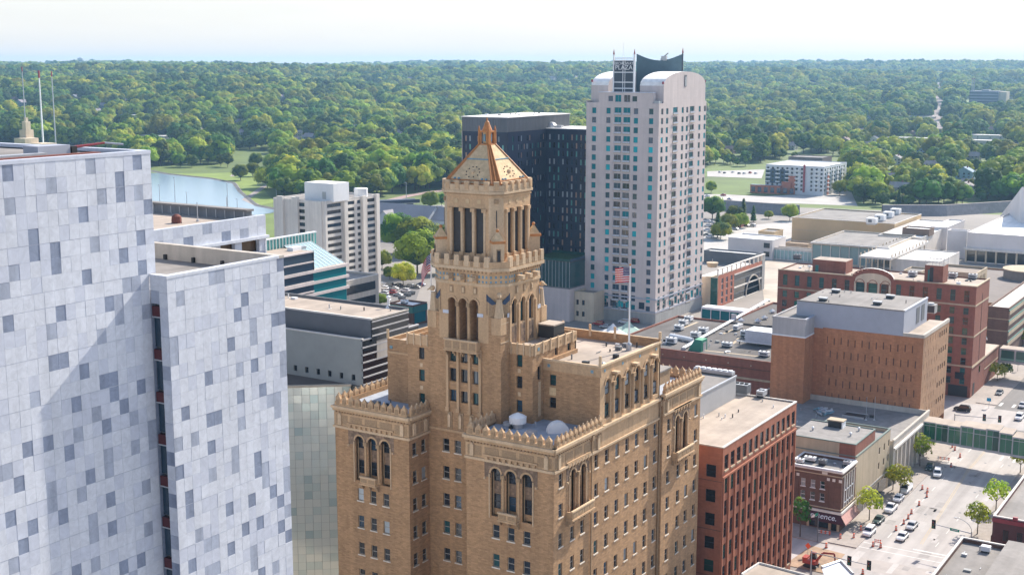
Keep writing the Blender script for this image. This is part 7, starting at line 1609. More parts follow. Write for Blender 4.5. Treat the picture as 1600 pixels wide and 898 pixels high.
VAR = [(forest_mesh(1, 7.4, 13.5, [Md, Md, Dk]), 'round mid green tree'), (forest_mesh(2, 8.4, 14.5, [Md, Lt, Md]), 'broad fresh green tree'), (forest_mesh(3, 6.6, 12.5, [Dk]), 'dark green tree'),
       (forest_mesh(4, 7.8, 13.5, [Lt, Lt, Md]), 'pale yellow-green tree'), (forest_mesh(5, 5.8, 15.5, [Dk, Md]), 'tall narrow green tree'), (forest_mesh(6, 8.6, 13, [Md, Md, Lt, Dk]), 'wide mottled green tree')]
def conifer_mesh():
    r = random.Random(9); b = MB(); b.tube((0, 0, -1), (0, 0, 13), .3, .05, bark, 5)
    for k in range(420):
        t = r.random()**.8; z = 1.5+12*t; rr = 3.3*(1-t)+.25; a = r.uniform(0, 6.3); q = rr*r.uniform(.55, 1.05); p = Vector((q*math.cos(a), q*math.sin(a), z)); d = Vector((math.cos(a), math.sin(a), -.45)).normalized(); s = Vector((-math.sin(a), math.cos(a), 0)); l = r.uniform(.5, 1.0)
        b.poly([p+d*l, p+s*l*.5, p-d*l*.6, p-s*l*.5], Dk if r.random() < .75 else Md)
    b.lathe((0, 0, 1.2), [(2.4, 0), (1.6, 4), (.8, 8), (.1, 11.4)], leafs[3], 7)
    me = bpy.data.meshes.new('tree'); me.from_pydata([tuple(q) for q in b.v], [], b.f); me.polygons.foreach_set('material_index', b.m)
    for m in b.mats: me.materials.append(m)
    return me
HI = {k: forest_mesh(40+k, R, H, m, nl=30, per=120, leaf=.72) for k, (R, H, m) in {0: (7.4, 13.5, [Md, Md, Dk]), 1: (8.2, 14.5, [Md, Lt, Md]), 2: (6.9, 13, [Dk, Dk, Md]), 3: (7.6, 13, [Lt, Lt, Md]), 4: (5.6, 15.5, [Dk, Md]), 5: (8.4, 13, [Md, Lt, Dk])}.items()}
CON = conifer_mesh(); YEL = forest_mesh(21, 6.2, 11, [leafy, Lt]); PUR = forest_mesh(22, 6.0, 11, [leafr, leafr])
def inpoly(x, y, P):
    c = False; j = len(P)-1
    for i in range(len(P)):
        if (P[i][1] > y) != (P[j][1] > y) and x < (P[j][0]-P[i][0])*(y-P[i][1])/(P[j][1]-P[i][1])+P[i][0]: c = not c
        j = i
    return c
WOOD = [(-200, 60), (1800, 60), (1800, 318), (1640, 318), (1570, 316), (1480, 322), (1385, 324), (1345, 318), (1330, 300), (1328, 262), (1300, 250), (1232, 249), (1195, 251), (1190, 262), (1105, 260), (1080, 262), (920, 300), (720, 294), (640, 302), (560, 311), (440, 308), (432, 280), (432, 262), (440, 250), (424, 234), (362, 236), (360, 256), (300, 258), (252, 262), (228, 262), (150, 240), (20, 226), (-200, 222)]
HOLES = [[(1496, 180), (1594, 180), (1592, 155), (1508, 155)], [(360, 238), (424, 235), (424, 252), (362, 256)], [(1100, 269), (1192, 269), (1190, 310), (1080, 310)],
         [(1205, 252), (1330, 246), (1330, 300), (1205, 300)], [(1300, 318), (1335, 318), (1350, 280), (1332, 280)], [(1232, 240), (1300, 240), (1300, 249), (1232, 249)]]
r = random.Random(33); houses = []
# houses first, so that the trees leave room round them
HS_ = [(1283, 206, 0), (1296, 212, 1), (1312, 207, 0), (1330, 216, 2), (1345, 213, 0), (1352, 205, 1), (1358, 212, 3), (1373, 214, 0), (1388, 209, 2), (1405, 305, 1), (1418, 307, 0), (1475, 304, 4), (1508, 306, 0), (1515, 296, 1), (1538, 292, 0), (1388, 288, 3), (1400, 257, 0), (1440, 242, 3), (1507, 279, 5), (1520, 252, 1), (1560, 262, 0), (1575, 300, 2), (1455, 265, 0), (1320, 228, 2), (1360, 232, 0), (1260, 218, 3),
       (315, 208, 0), (322, 212, 3), (335, 205, 0), (300, 212, 2), (372, 196, 0), (410, 198, 3), (425, 206, 0), (152, 178, 0), (158, 172, 3), (205, 188, 6), (22, 160, 2), (470, 214, 0), (520, 192, 3), (560, 207, 0), (640, 182, 0), (690, 176, 3), (740, 148, 0), (790, 138, 0), (830, 133, 2), (862, 128, 0), (885, 131, 0), (900, 126, 3), (655, 160, 0), (590, 165, 2), (480, 170, 0), (440, 158, 3), (250, 128, 0), (1175, 188, 0), (1195, 225, 3), (1235, 235, 0), (1425, 152, 0), (1500, 172, 6), (1535, 176, 0), (1140, 240, 2), (1590, 235, 0)]
ra = random.Random(91)
for k in range(80):
    u_ = ra.random(); HS_.append((ra.uniform(0, 900) if u_ < .55 else ra.uniform(1110, 1600), ra.choice([ra.uniform(128, 170), ra.uniform(165, 232)]), ra.choice([0, 0, 0, 3, 3, 1, 2, 6])))
hw = [mat('house_white', (.58, .56, .54)), mat('house_grey', (.30, .31, .33)), mat('house_brown', (.25, .17, .13)), mat('house_blue', (.26, .33, .40)), mat('house_yellow', (.55, .36, .12)), mat('house_skyblue', (.30, .42, .52)), mat('house_long', (.60, .55, .50))]
hr = [mat('roof_grey', (.25, .23, .23)), mat('roof_slate', (.20, .21, .24)), mat('roof_brown', (.20, .14, .12)), mat('roof_mauve', (.28, .24, .26)), mat('roof_red', (.40, .13, .06)), mat('roof_steel', (.24, .32, .40)), mat('roof_pale', (.55, .52, .49))]
hn = ['white house with a grey roof among the trees', 'grey house with a slate roof among the trees', 'brown house with a brown roof among the trees', 'blue-grey house with a mauve roof among the trees', 'yellow house with an orange-red roof facing the flood wall', 'small house with a bright blue roof among the trees at the right', 'long low pale flat building in a clearing of the woods']
def ground_hit(px, py):
    d = ray(px, py); t = 600.0
    while t < 9000:
        p = Vector((0, 0, CAMH))+d*t
        if p.z <= hill(p.x, p.y): return p
        t += 12
    return None
for i, (px, py, k) in enumerate(HS_):
    p = ground_hit(px, py)
    if p is None or not inpoly(px, py, WOOD) or any(inpoly(px, py, h) for h in HOLES) or any(math.hypot(h[0]-p.x, h[1]-p.y) < 45 for h in houses): continue
    z = hill(p.x, p.y); houses.append((p.x, p.y, 15 if k != 6 else 34)); sc_ = r.uniform(.7, 1.0)*(1+max(0, p.length-1500)/5000)
    o = thing('house', (p.x, p.y, z), hn[k], 'house', 'houses among the trees'); Lx, Ly, hz_ = (8*sc_, 6*sc_, 6.5*sc_) if k != 6 else (26, 9, 7)
    b = MB(); b.box(p.x-Lx, p.x+Lx, p.y-Ly, p.y+Ly, z-3, z+hz_, hw[k])
    for s in (-.5, .1, .6):
        for zz in (1.2, 3.9): b.box(p.x+s*Lx-.8, p.x+s*Lx+.8, p.y-Ly-.06, p.y-Ly, z+zz, z+zz+1.5, g_dark); b.box(p.x+Lx, p.x+Lx+.06, p.y+s*Ly-.7, p.y+s*Ly+.7, z+zz, z+zz+1.5, g_dark)
    gb_ = MB(); ax = r.random() < .5
    if k == 6: gb_.box(p.x-Lx-.5, p.x+Lx+.5, p.y-Ly-.5, p.y+Ly+.5, z+hz_, z+hz_+.5, hr[k])
    else:
        zr = z+hz_+4.2*sc_; e = .7
        if ax:
            for s in (-1, 1): gb_.poly([(p.x-Lx-e, p.y+s*(Ly+e), z+hz_-.5), (p.x+Lx+e, p.y+s*(Ly+e), z+hz_-.5), (p.x+Lx+e, p.y, zr), (p.x-Lx-e, p.y, zr)], hr[k])
            for s in (-1, 1): b.poly([(p.x+s*Lx, p.y-Ly, z+hz_), (p.x+s*Lx, p.y+Ly, z+hz_), (p.x+s*Lx, p.y, zr-.2)], hw[k])
        else:
            for s in (-1, 1): gb_.poly([(p.x+s*(Lx+e), p.y-Ly-e, z+hz_-.5), (p.x+s*(Lx+e), p.y+Ly+e, z+hz_-.5), (p.x, p.y+Ly+e, zr), (p.x, p.y-Ly-e, zr)], hr[k])
            for s in (-1, 1): b.poly([(p.x-Lx, p.y+s*Ly, z+hz_), (p.x+Lx, p.y+s*Ly, z+hz_), (p.x, p.y+s*Ly, zr-.2)], hw[k])
        gb_.box(p.x+1.2, p.x+2.2, p.y+.6, p.y+1.5, z+hz_+1, zr+.9, mat('chimney_brick', (.25, .12, .09)))
    b.build('wall', o); gb_.build('roof', o)
HP = ground_hit(1580, 164); HD = math.hypot(HP.x, HP.y); p = atd(1578, 143, HD); z = p.z; hz_ = hill(p.x, p.y)
o = bld('distant_hospital', p.x, p.y, 'broad blue-grey building in the wooded hills at the upper right'); kx = HD/3000; b = MB(); b.box(p.x-84*kx, p.x-24*kx, p.y, p.y+50*kx, hz_-6, z, mat('far_blue_wall', (.20, .20, .26))); b.box(p.x-24*kx, p.x-8*kx, p.y+6, p.y+40*kx, hz_-6, z-1, creamc); b.box(p.x-60*kx, p.x-45*kx, p.y+5, p.y+25*kx, z, z+3, greyc)
for k in range(4): b.box(p.x-84*kx, p.x-23.7*kx, p.y-.5, p.y, z-5-6*k, z-3-6*k, g_dark)
b.build('wall', o)
for px, lb in ((1519.5, 'left one of two'), (1522.5, 'right one of two')):
    a = atd(px, 124, HD+40); o = thing('chimney_stack', (a.x, a.y, hill(a.x, a.y)), 'thin distant chimney beside the blue-grey hill building, '+lb, 'chimney', 'distant chimneys'); b = MB(); b.tube((a.x, a.y, hill(a.x, a.y)-3), (a.x, a.y, a.z), 1.6, 1.2, greyc, 6); b.build('shaft', o); b = MB(); b.tube((a.x, a.y, a.z), (a.x, a.y, a.z+2), 1.4, 1.4, redp, 6); b.build('cap', o)
b = MB(); hits = [ground_hit(1463+5*(206-y)/70, y) for y in range(206, 128, -3)]; hits = [h for h in hits if h is not None]
for a, c in zip(hits, hits[1:]):
    b.poly([(a.x-8, a.y-5, hill(a.x-8, a.y-5)+3), (a.x+8, a.y+5, hill(a.x+8, a.y+5)+3), (c.x+8, c.y+5, hill(c.x+8, c.y+5)+3), (c.x-8, c.y-5, hill(c.x-8, c.y-5)+3)], mat('hill_road', (.24, .185, .165)))
struct('hill_road', b)
# forest sites
sites = []; houses_np = np.array([(h[0], h[1], h[2]) for h in houses])
def row_density(d): return 15.0 if d < 1500 else 17.5 if d < 2400 else 20.0 if d < 3800 else 25 if d < 5500 else 30
fhx, fhy, rx, ry = -math.sin(HEAD), math.cos(HEAD), math.cos(HEAD), math.sin(HEAD)
d = 640.0
while d < 7900:
    st = row_density(d); half = d*.43+60; n = int(2*half/st)
    for k in range(n):
        s = -half+st*(k+r.random()*.9); dd = d+r.uniform(-.45, .45)*st; x, y = fhx*dd+rx*s, fhy*dd+ry*s; z = hill(x, y)
        px, py, w_ = proj((x, y, z))
        if not inpoly(px, py, WOOD) or any(inpoly(px, py, h) for h in HOLES): continue
        if abs(px-1465.5) < 5+13*1500/w_ and 1450 < w_ < 4300: continue
        if r.random() < .04: continue
        if math.sin(x/61+2.1*math.sin(y/97))*math.sin(y/73+1.3*math.sin(x/88)) > .90: continue
        fsc = 1.0
        if len(houses_np):
            hd_ = np.hypot(houses_np[:, 0], houses_np[:, 1]); ux, uy = houses_np[:, 0]/hd_, houses_np[:, 1]/hd_
            tt = (houses_np[:, 0]-x)*ux+(houses_np[:, 1]-y)*uy; ll = abs((houses_np[:, 0]-x)*uy-(houses_np[:, 1]-y)*ux)
            if np.any((ll < houses_np[:, 2]*.85) & (tt > -12) & (tt < np.where(hd_ < 1150, 24, 95))): continue
            if np.any((ll < houses_np[:, 2]*.8) & (tt > 0) & (tt < 240)): fsc = .55
        if w_ > 5200 and z < 30: continue
        cl = 1.3*math.sin(x/330+.5)*math.sin(y/290+1.0)+math.sin(x/95+1.7*math.sin(y/130))+math.sin(y/80+1.1*math.sin(x/70)); q = r.random()+cl*.30
        vi = 2 if q < .16 else 0 if q < .42 else 5 if q < .60 else 1 if q < .84 else 3 if q < 1.05 else 4
        if r.random() < .05: vi = 4
        if r.random() < .06: vi = 2
        if 1300 > px > 230 and 222 < py < 246 and px < 440: vi = r.choice([2, 2, 0, 2])
        sc_ = (r.uniform(.75, 1.15) if r.random() < .7 else r.uniform(1.1, 1.5))*(st/12.0)**.9; sites.append((w_, x, y, z, vi, sc_*fsc, r.uniform(0, 6.28), px, py))
    d += st*.92
sites.sort(); print('forest trees', len(sites))
vis = [s for s in sites if -10 < s[7] < 1610]
near = vis[:262]; far = vis[262:]+[s for s in sites if not (-10 < s[7] < 1610)]
fam = {0: 'round mid green tree', 1: 'broad fresh green tree', 2: 'dark green tree', 3: 'pale yellow-green tree', 4: 'tall narrow green tree', 5: 'wide mottled green tree'}
first = {}
def put_tree(me, x, y, z, sc_, rot, label, group, name='broadleaf_tree'):
    o = bpy.data.objects.new(name, me); COL.objects.link(o); o.location = (x, y, z); o.scale = (sc_, sc_, sc_*rnd.uniform(.9, 1.1)); o.rotation_euler = (0, 0, rot); return tag(o, label, 'tree', group)
for (w_, x, y, z, vi, sc_, rot, px, py) in near:
    zone = 'at the edge of the woods beyond the lake' if px < 440 else 'in the woods behind the apartment slab and copper roof' if px < 920 else 'among the houses beyond the flood wall'
    o = put_tree(VAR[vi][0], x, y, z, sc_, rot, fam[vi]+' '+zone, 'woodland trees beyond the town'); first.setdefault(vi, o)
for vi in range(6):
    if vi not in first: s = next(q for q in far if q[4] == vi); far.remove(s); first[vi] = put_tree(VAR[vi][0], *s[1:4], s[5], s[6], fam[vi]+' in the far woods', 'woodland trees beyond the town')
me = bpy.data.meshes.new('distant_woods'); me.from_pydata([(s[1], s[2], s[3]) for s in far], [], [])
for nm, idx, ty in (('sc', 5, 'FLOAT'), ('rot', 6, 'FLOAT'), ('vi', 4, 'INT')):
    a = me.attributes.new(nm, ty, 'POINT'); a.data.foreach_set('value', [s[idx] for s in far])
wo = link('distant_woods', me); tag(wo, 'wooded hills reaching to the horizon', 'woods', None, 'stuff')
ng = bpy.data.node_groups.new('scatter', 'GeometryNodeTree'); ng.interface.new_socket('Geometry', in_out='INPUT', socket_type='NodeSocketGeometry'); ng.interface.new_socket('Geometry', in_out='OUTPUT', socket_type='NodeSocketGeometry')
N = ng.nodes; K = ng.links.new; gi, go = N.new('NodeGroupInput'), N.new('NodeGroupOutput'); prev = None; jn = N.new('GeometryNodeJoinGeometry')
for vi in range(6):
    oi = N.new('GeometryNodeObjectInfo'); oi.inputs['Object'].default_value = first[vi]; oi.inputs['As Instance'].default_value = True
    ip = N.new('GeometryNodeInstanceOnPoints'); na = N.new('GeometryNodeInputNamedAttribute'); na.data_type = 'INT'; na.inputs['Name'].default_value = 'vi'
    cm = N.new('FunctionNodeCompare'); cm.data_type = 'INT'; cm.operation = 'EQUAL'; ci = [s for s in cm.inputs if s.type == 'INT']; K(na.outputs['Attribute'], ci[0]); ci[1].default_value = vi
    K(cm.outputs[0], ip.inputs['Selection']); K(gi.outputs[0], ip.inputs['Points']); K(oi.outputs['Geometry'], ip.inputs['Instance'])
    n1 = N.new('GeometryNodeInputNamedAttribute'); n1.data_type = 'FLOAT'; n1.inputs['Name'].default_value = 'sc'; K(n1.outputs['Attribute'], ip.inputs['Scale'])
    n2 = N.new('GeometryNodeInputNamedAttribute'); n2.data_type = 'FLOAT'; n2.inputs['Name'].default_value = 'rot'; cx_ = N.new('ShaderNodeCombineXYZ'); K(n2.outputs['Attribute'], cx_.inputs['Z']); K(cx_.outputs[0], ip.inputs['Rotation'])
    K(ip.outputs[0], jn.inputs[0])
K(jn.outputs[0], go.inputs[0]); md = wo.modifiers.new('scatter', 'NODES'); md.node_group = ng
# single trees in the park, the streets and the car parks
def single(px, py, me, sc_, label, group=None, name='broadleaf_tree', z=0): p = atz(px, py, z); return put_tree(me, p.x, p.y, z, sc_, rnd.uniform(0, 6.28), label, group, name)
for px, py, k, s, lb in ((282, 262, 0, .9, 'dark round tree on the far lake bank, left of the park lawn'), (300, 262, 2, .85, 'dark tree on the lake bank beside the park lawn'), (262, 252, 2, .7, 'small dark tree nearest the marble tower on the far bank'), (356, 262, 4, .95, 'tall poplar-like tree at the middle of the park lawn'), (345, 261, 4, .8, 'shorter narrow tree on the middle of the park lawn'),
    (376, 282, 0, .9, 'tree beside the footpath above the park lawn'), (395, 276, 2, .9, 'dark tree behind the park footpath'), (418, 294, 5, 1.25, 'wide tree overhanging the lake end of the footpath'), (442, 300, 1, 1.0, 'fresh green tree beside the apartment slab corner'), (456, 290, 3, 1.0, 'pale tree behind the apartment slab corner'), (400, 262, 0, .9, 'round tree at the right end of the park lawn'), (424, 268, 1, .95, 'broad tree right of the park lawn')):
    single(px, py, HI[k], s, lb, 'park trees by the lake')
for px, py, k, s, lb in ((650, 399, 2, 1.55, 'big dark round tree in front of the grey-roofed lodge'), (622, 396, 2, 1.4, 'dark tree left of the big one before the lodge'), (686, 396, 5, 1.2, 'mottled tree beside the buff tower at lodge level'), (652, 428, 0, 1.45, 'fresh green round tree in the car park left of the buff tower'), (682, 428, 0, 1.0, 'green tree half hidden by the buff tower turret'), (630, 446, 3, .72, 'small yellow-green tree beside the car park'), (609, 437, 2, .42, 'tiny dark clipped tree by the car park'), (597, 420, 0, .6, 'small tree by the corner of the apartment slab'), (594, 478, 3, .4, 'slim bright tree by the green fascia store'), (672, 327, 3, .8, 'bright round tree by the riverside path'), (690, 322, 2, .6, 'dark bush by the riverside path')):
    single(px, py, HI[k], s, lb)
for px, py, me_, s, lb, nm in ((1121, 371, CON, 1.15, 'tall dark spruce, the nearest in the civic car park', 'conifer_tree'), (1161, 347, CON, 1.05, 'dark spruce left of the lone spruce by the channel', 'conifer_tree'), (1177, 347, CON, .8, 'lone dark spruce by the channel wall', 'conifer_tree'), (1148, 348, HI[2], .8, 'dark bushy tree before the small red building', 'broadleaf_tree'), (1113, 342, HI[2], 1.1, 'dark tree beside the pale tower above the car park', 'broadleaf_tree'), (1138, 362, HI[1], .75, 'bright tree in the civic car park hedge', 'broadleaf_tree'), (1126, 374, HI[5], .7, 'low mottled tree at the near end of the car park hedge', 'broadleaf_tree'), (1157, 356, HI[3], .65, 'yellow-green tree at the right end of the car park hedge', 'broadleaf_tree'), (1201, 342, HI[3], .38, 'small yellow-green sapling on the pale lot', 'broadleaf_tree'), (1234, 345, HI[1], .62, 'tree at the left corner of the tan hall', 'broadleaf_tree'), (1111, 302, HI[0], .6, 'round tree on the playing field edge', 'broadleaf_tree'), (1344, 300, HI[5], 1.0, 'large tree beside the far street', 'broadleaf_tree'),
    (1312, 305, HI[1], .7, 'bright tree beside the apartment building right corner', 'broadleaf_tree'), (1320, 288, HI[0], 1.0, 'round tree right of the apartment building', 'broadleaf_tree'), (1425, 318, CON, 1.3, 'big dark spruce between the houses', 'conifer_tree'), (1368, 318, HI[2], 1.2, 'dark tree at the foot of the far street', 'broadleaf_tree'), (1495, 318, HI[0], 1.0, 'tree left of the yellow house', 'broadleaf_tree'), (1404, 320, CON, .8, 'short spruce above the flood wall', 'conifer_tree'), (330, 216, PUR, 1.0, 'dull purple-leaved tree left of the park', 'broadleaf_tree'), (300, 215, PUR, .9, 'dark purple tree in the woods left', 'broadleaf_tree'), (855, 208, YEL, 1.2, 'yellow tree behind the dark hotel', 'broadleaf_tree')):
    single(px, py, me_, s, lb, None, nm)
# street trees with trunk and crown parts
def street_tree(px, py, H, R_c, label, seed, mats, z=.2):
    H *= 1.18; R_c *= 1.22
    p = atz(px, py, z); r = random.Random(seed); o = thing('street_tree', (p.x, p.y, z), label, 'tree', 'street trees'); b = MB(); b.tube((p.x, p.y, z), (p.x, p.y, z+H*.45), .14, .09, bark, 6)
    for k in range(4): a = r.uniform(0, 6.3); b.tube((p.x, p.y, z+H*.3), (p.x+R_c*.5*math.cos(a), p.y+R_c*.5*math.sin(a), z+H*.62), .08, .03, bark, 5)
    b.build('trunk', o); b = MB(); crown_into(b, r, (p.x, p.y, z+H*.6), R_c, H*.85, 15, 46, .46, mats, core=False); b.build('crown', o)
for i, (px, py, H, Rc, lb) in enumerate(((1358, 812, 6.2, 2.3, 'street tree in full leaf beside the corner shop awning'), (1406, 772, 6.0, 2.2, 'street tree before the beige shop, half shading the white van'), (1395, 765, 5.0, 1.5, 'thin street tree behind the beige shop tree'), (1437, 728, 7.0, 2.2, 'tall street tree in front of the stone pilasters'), (1447, 710, 5.5, 1.8, 'lighter tree close to the skyway end'),
    (1527, 834, 6.0, 2.1, 'street tree beside the traffic signal at the right kerb'), (1556, 797, 6.0, 2.4, 'street tree against the maroon building'), (1594, 738, 5.5, 2.0, 'street tree at the right picture edge by the skyway'), (1558, 594, 4.6, 2.3, 'round street tree beside the red hotel wing'), (1570, 589, 4.0, 1.8, 'darker street tree beyond the red hotel tree'), (1597, 540, 5, 2.0, 'tree under the far skyway at the right edge'), (1250, 838, 7.5, 1.7, 'tall slim tree squeezed between red office and corner shop'))):
    street_tree(px, py, H, Rc, lb, 50+i, [Md, Lt, Lt] if i not in (9, 11) else [Dk, Md])

# ================================================================== VEHICLES
def vehicle(kind, paint, label, cat, x, y, rot, z=.15, group='vehicles on the streets'):
    L_, W_, hd, rf = {'sedan': (4.6, 1.82, .92, 1.45), 'suv': (4.8, 1.92, 1.08, 1.78), 'van': (5.4, 2.0, 1.15, 2.25), 'pickup': (5.5, 1.95, 1.10, 1.85), 'minivan': (5.0, 1.95, 1.05, 1.75)}[kind]
    o = thing('parked_'+kind if kind != 'pickup' else 'parked_pickup', (0, 0, 0), label, cat, group)
    hw_ = W_/2; g0 = .28
    st = [(-L_/2, .74, .40, hd*.72), (-L_/2+.18, .92, .30, hd*.93), (-L_/2+.9, 1.0, g0, hd), (0, 1.0, g0, hd), (L_/2-1.1, 1.0, g0, hd*.98), (L_/2-.3, .94, .3, hd*.86), (L_/2, .72, .38, hd*.66)]
    b = MB(); rings = []
    for (yy, f_, z0, z1) in st:
        w_ = hw_*f_; zm = z0+(z1-z0)*.55; rings.append([(-w_*.92, yy, z0), (w_*.92, yy, z0), (w_, yy, zm), (w_*.95, yy, z1-.06), (w_*.82, yy, z1), (-w_*.82, yy, z1), (-w_*.95, yy, z1-.06), (-w_, yy, zm)])
    for a, c in zip(rings, rings[1:]): b.loft(a, c, paint)
    b.poly(rings[0], paint); b.poly(rings[-1], paint)
    cab = {'sedan': (-1.75, -1.05, .55, 1.25), 'suv': (-2.2, -1.9, .65, 1.25), 'van': (-2.55, -2.45, 1.35, 2.0), 'pickup': (-.55, -.45, .75, 1.35), 'minivan': (-2.3, -2.0, .85, 1.7)}[kind]
    y0, y1, y2, y3 = cab; wb_, wt = hw_*.90, hw_*.74
    B_ = [(-wb_, y0, hd-.02), (wb_, y0, hd-.02), (wb_, y3, hd-.02), (-wb_, y3, hd-.02)]; T_ = [(-wt, y1, rf-.06), (wt, y1, rf-.06), (wt, y2, rf-.06), (-wt, y2, rf-.06)]; T2 = [(-wt*.9, y1+.08, rf), (wt*.9, y1+.08, rf), (wt*.9, y2-.08, rf), (-wt*.9, y2-.08, rf)]
    b.loft(B_, T_, paint); b.loft(T_, T2, paint); b.poly(T2, paint)
    if kind == 'pickup': b.box(-hw_*.8, hw_*.8, -L_/2+.2, y0-.08, hd-.03, hd+.012, blackm)
    b.build('body', o)
    g = MB(); lp = lambda a, c, t: tuple(a[i]*(1-t)+c[i]*t for i in range(3))
    for i in range(4):
        j = (i+1) % 4; a, c, d_, e = B_[i], B_[j], T_[j], T_[i]; 
        if kind == 'van' and i in (0, 3): continue
        P = [lp(a, e, .14), lp(c, d_, .14), lp(c, d_, .9), lp(a, e, .9)]; m_ = tuple(sum(q[k] for q in P)/4 for k in range(3)); n_ = (Vector(P[1])-Vector(P[0])).cross(Vector(P[3])-Vector(P[0])).normalized()*.015
        if kind == 'van' and i == 1: P = [lp(P[0], P[1], .72), P[1], P[2], lp(P[3], P[2], .72)]
        P = [Vector(m_)+(Vector(q)-Vector(m_))*.93+n_ for q in P]; g.poly(P, g_dark)
    g.build('window_glass', o)
    tyre = mat('tyre_rubber', (.02, .02, .021)); hub = metalg
    for sx in (-1, 1):
        for yy in (-L_*.30, L_*.31):
            w_ = MB(); w_.tube((sx*(hw_-.2), yy, .33), (sx*(hw_+.02), yy, .33), .33, None, tyre, 12); w_.tube((sx*(hw_+.02), yy, .33), (sx*(hw_+.035), yy, .33), .19, None, hub, 8); w_.build('wheel', o)
        h = MB(); h.box(sx*hw_*.55-.17, sx*hw_*.55+.17, L_/2-.16, L_/2+.005, hd*.55, hd*.74, mat('lamp_lens', (.75, .75, .7), rough=.2)); h.build('headlight', o)
        h = MB(); h.box(sx*hw_*.6-.16, sx*hw_*.6+.16, -L_/2-.005, -L_/2+.12, hd*.6, hd*.82, redp); h.build('tail_light', o)
    o.location = (x, y, z); o.rotation_euler = (0, 0, rot); 
    for ch in o.children: ch.matrix_parent_inverse = Matrix()
    return o
pw_, pbk, pgy, psl, pgr, prd, pbl = (mat('car_white', (.72, .71, .72), rough=.3, var=.02), mat('car_black', (.015, .015, .018), rough=.25, var=.02), mat('car_grey', (.16, .165, .17), rough=.3, var=.02), mat('car_silver', (.46, .46, .47), rough=.3, var=.02), mat('car_green', (.03, .06, .055), rough=.3, var=.02), mat('car_red', (.35, .02, .025), rough=.3, var=.02), mat('car_blue', (.03, .06, .18), rough=.3, var=.02))
PI = math.pi
for kind, m, lb, cat, px, py, rot in (('suv', pw_, 'white sport utility vehicle first in the kerb row, next to the corner shop', 'car', 1357, 835, PI), ('sedan', pgr, 'dark green-grey car tucked behind the first white vehicle', 'car', 1372, 816, PI), ('pickup', pw_, 'white pickup truck third in the kerb row under the street tree', 'pickup', 1391, 798, PI), ('sedan', pw_, 'white saloon car fourth in the kerb row', 'car', 1403, 782, PI), ('van', pw_, 'white van last in the kerb row before the skyway', 'van', 1415, 768, PI),
    ('sedan', pw_, 'white saloon car at the front of the pair driving in the middle lane', 'car', 1409, 842, PI), ('sedan', psl, 'pale saloon car behind in the pair driving in the middle lane', 'car', 1424, 825, PI), ('minivan', pw_, 'silver-white minivan just short of the skyway shadow', 'minivan', 1464, 743, PI+.18), ('sedan', pgr, 'dark car half in shade by the tall street tree', 'car', 1452, 733, PI+.1), ('suv', pbk, 'black sport utility vehicle turning at the junction by the red hotel', 'car', 1503, 642, PI/2), ('sedan', pgy, 'grey car parked in front of the red hotel wing', 'car', 1561, 616, PI), ('suv', pw_, 'white vehicle nearest the junction beyond the skyway', 'car', 1592, 655, PI), ('sedan', psl, 'white car second in the lane beyond the skyway', 'car', 1597, 636, PI), ('suv', pgy, 'silver car on the roof of the red hotel wing', 'car', 1553, 535, PI/2)):
    if 'on the roof' in lb: p = atz(px, py, 9.5); vehicle(kind, m, lb, cat, -90, p.y, rot, 9.55)
    else: p = atz(px, py, .15); vehicle(kind, m, lb, cat, p.x, p.y+(.4), rot)
cl = ['white', 'black', 'grey', 'silver', 'red', 'blue']; cm = [pw_, pbk, pgy, psl, prd, pbl]; rr = random.Random(8); protos = {}
def small_car(px, py, k, rot, where, z=.2):
    p = atz(px, py, z)
    if k not in protos: protos[k] = vehicle('sedan' if k % 2 else 'suv', cm[k], cl[k]+' car '+where, 'car', p.x, p.y, rot, z, 'cars in the far car parks and roads'); return
    o = copy_tree(protos[k]); o['label'] = cl[k]+' car '+where; o.location = (p.x, p.y, z); o.rotation_euler = (0, 0, rot)
for i, (px, py) in enumerate([(1105, 347), (1112, 349), (1106, 354), (1113, 356), (1105, 361), (1111, 364), (1104, 368), (1109, 371)]): small_car(px, py, (0, 3, 0, 2, 0, 3, 1, 0)[i], PI/2, 'in the car park between the pale tower and the spruces')
for i, (px, py) in enumerate([(1130, 306), (1140, 312), (1105, 308), (1167, 354), (1176, 354), (1150, 359)]): small_car(px, py, (4, 5, 0, 1, 0, 3)[i], PI/2-.4, 'on the riverside road beyond the channel' if i < 3 else 'beside the lone spruce by the channel')
for i, (px, py) in enumerate([(1125, 270), (1132, 271), (1145, 270), (1155, 272), (1163, 272), (1172, 271), (1181, 272)]): small_car(px, py, (0, 1, 3, 2, 0, 4, 0)[i], 0, 'in the lot behind the playing field')
for i, (px, py) in enumerate([(600, 452), (608, 447), (616, 452), (622, 447), (633, 456), (600, 460), (640, 449), (613, 459), (622, 462), (650, 450), (603, 470), (658, 446), (597, 446)]): small_car(px, py, (0, 2, 3, 1, 0, 0, 2, 4, 3, 1, 0, 5, 3)[i], PI/2, 'in the car park by the green fascia store')
for i, (px, py) in enumerate([(1003, 500), (990, 504), (975, 505), (946, 512), (935, 508)]): small_car(px, py, (0, 4, 0, 3, 4)[i], PI/2, 'at the foot of the pale tower beside the tents')

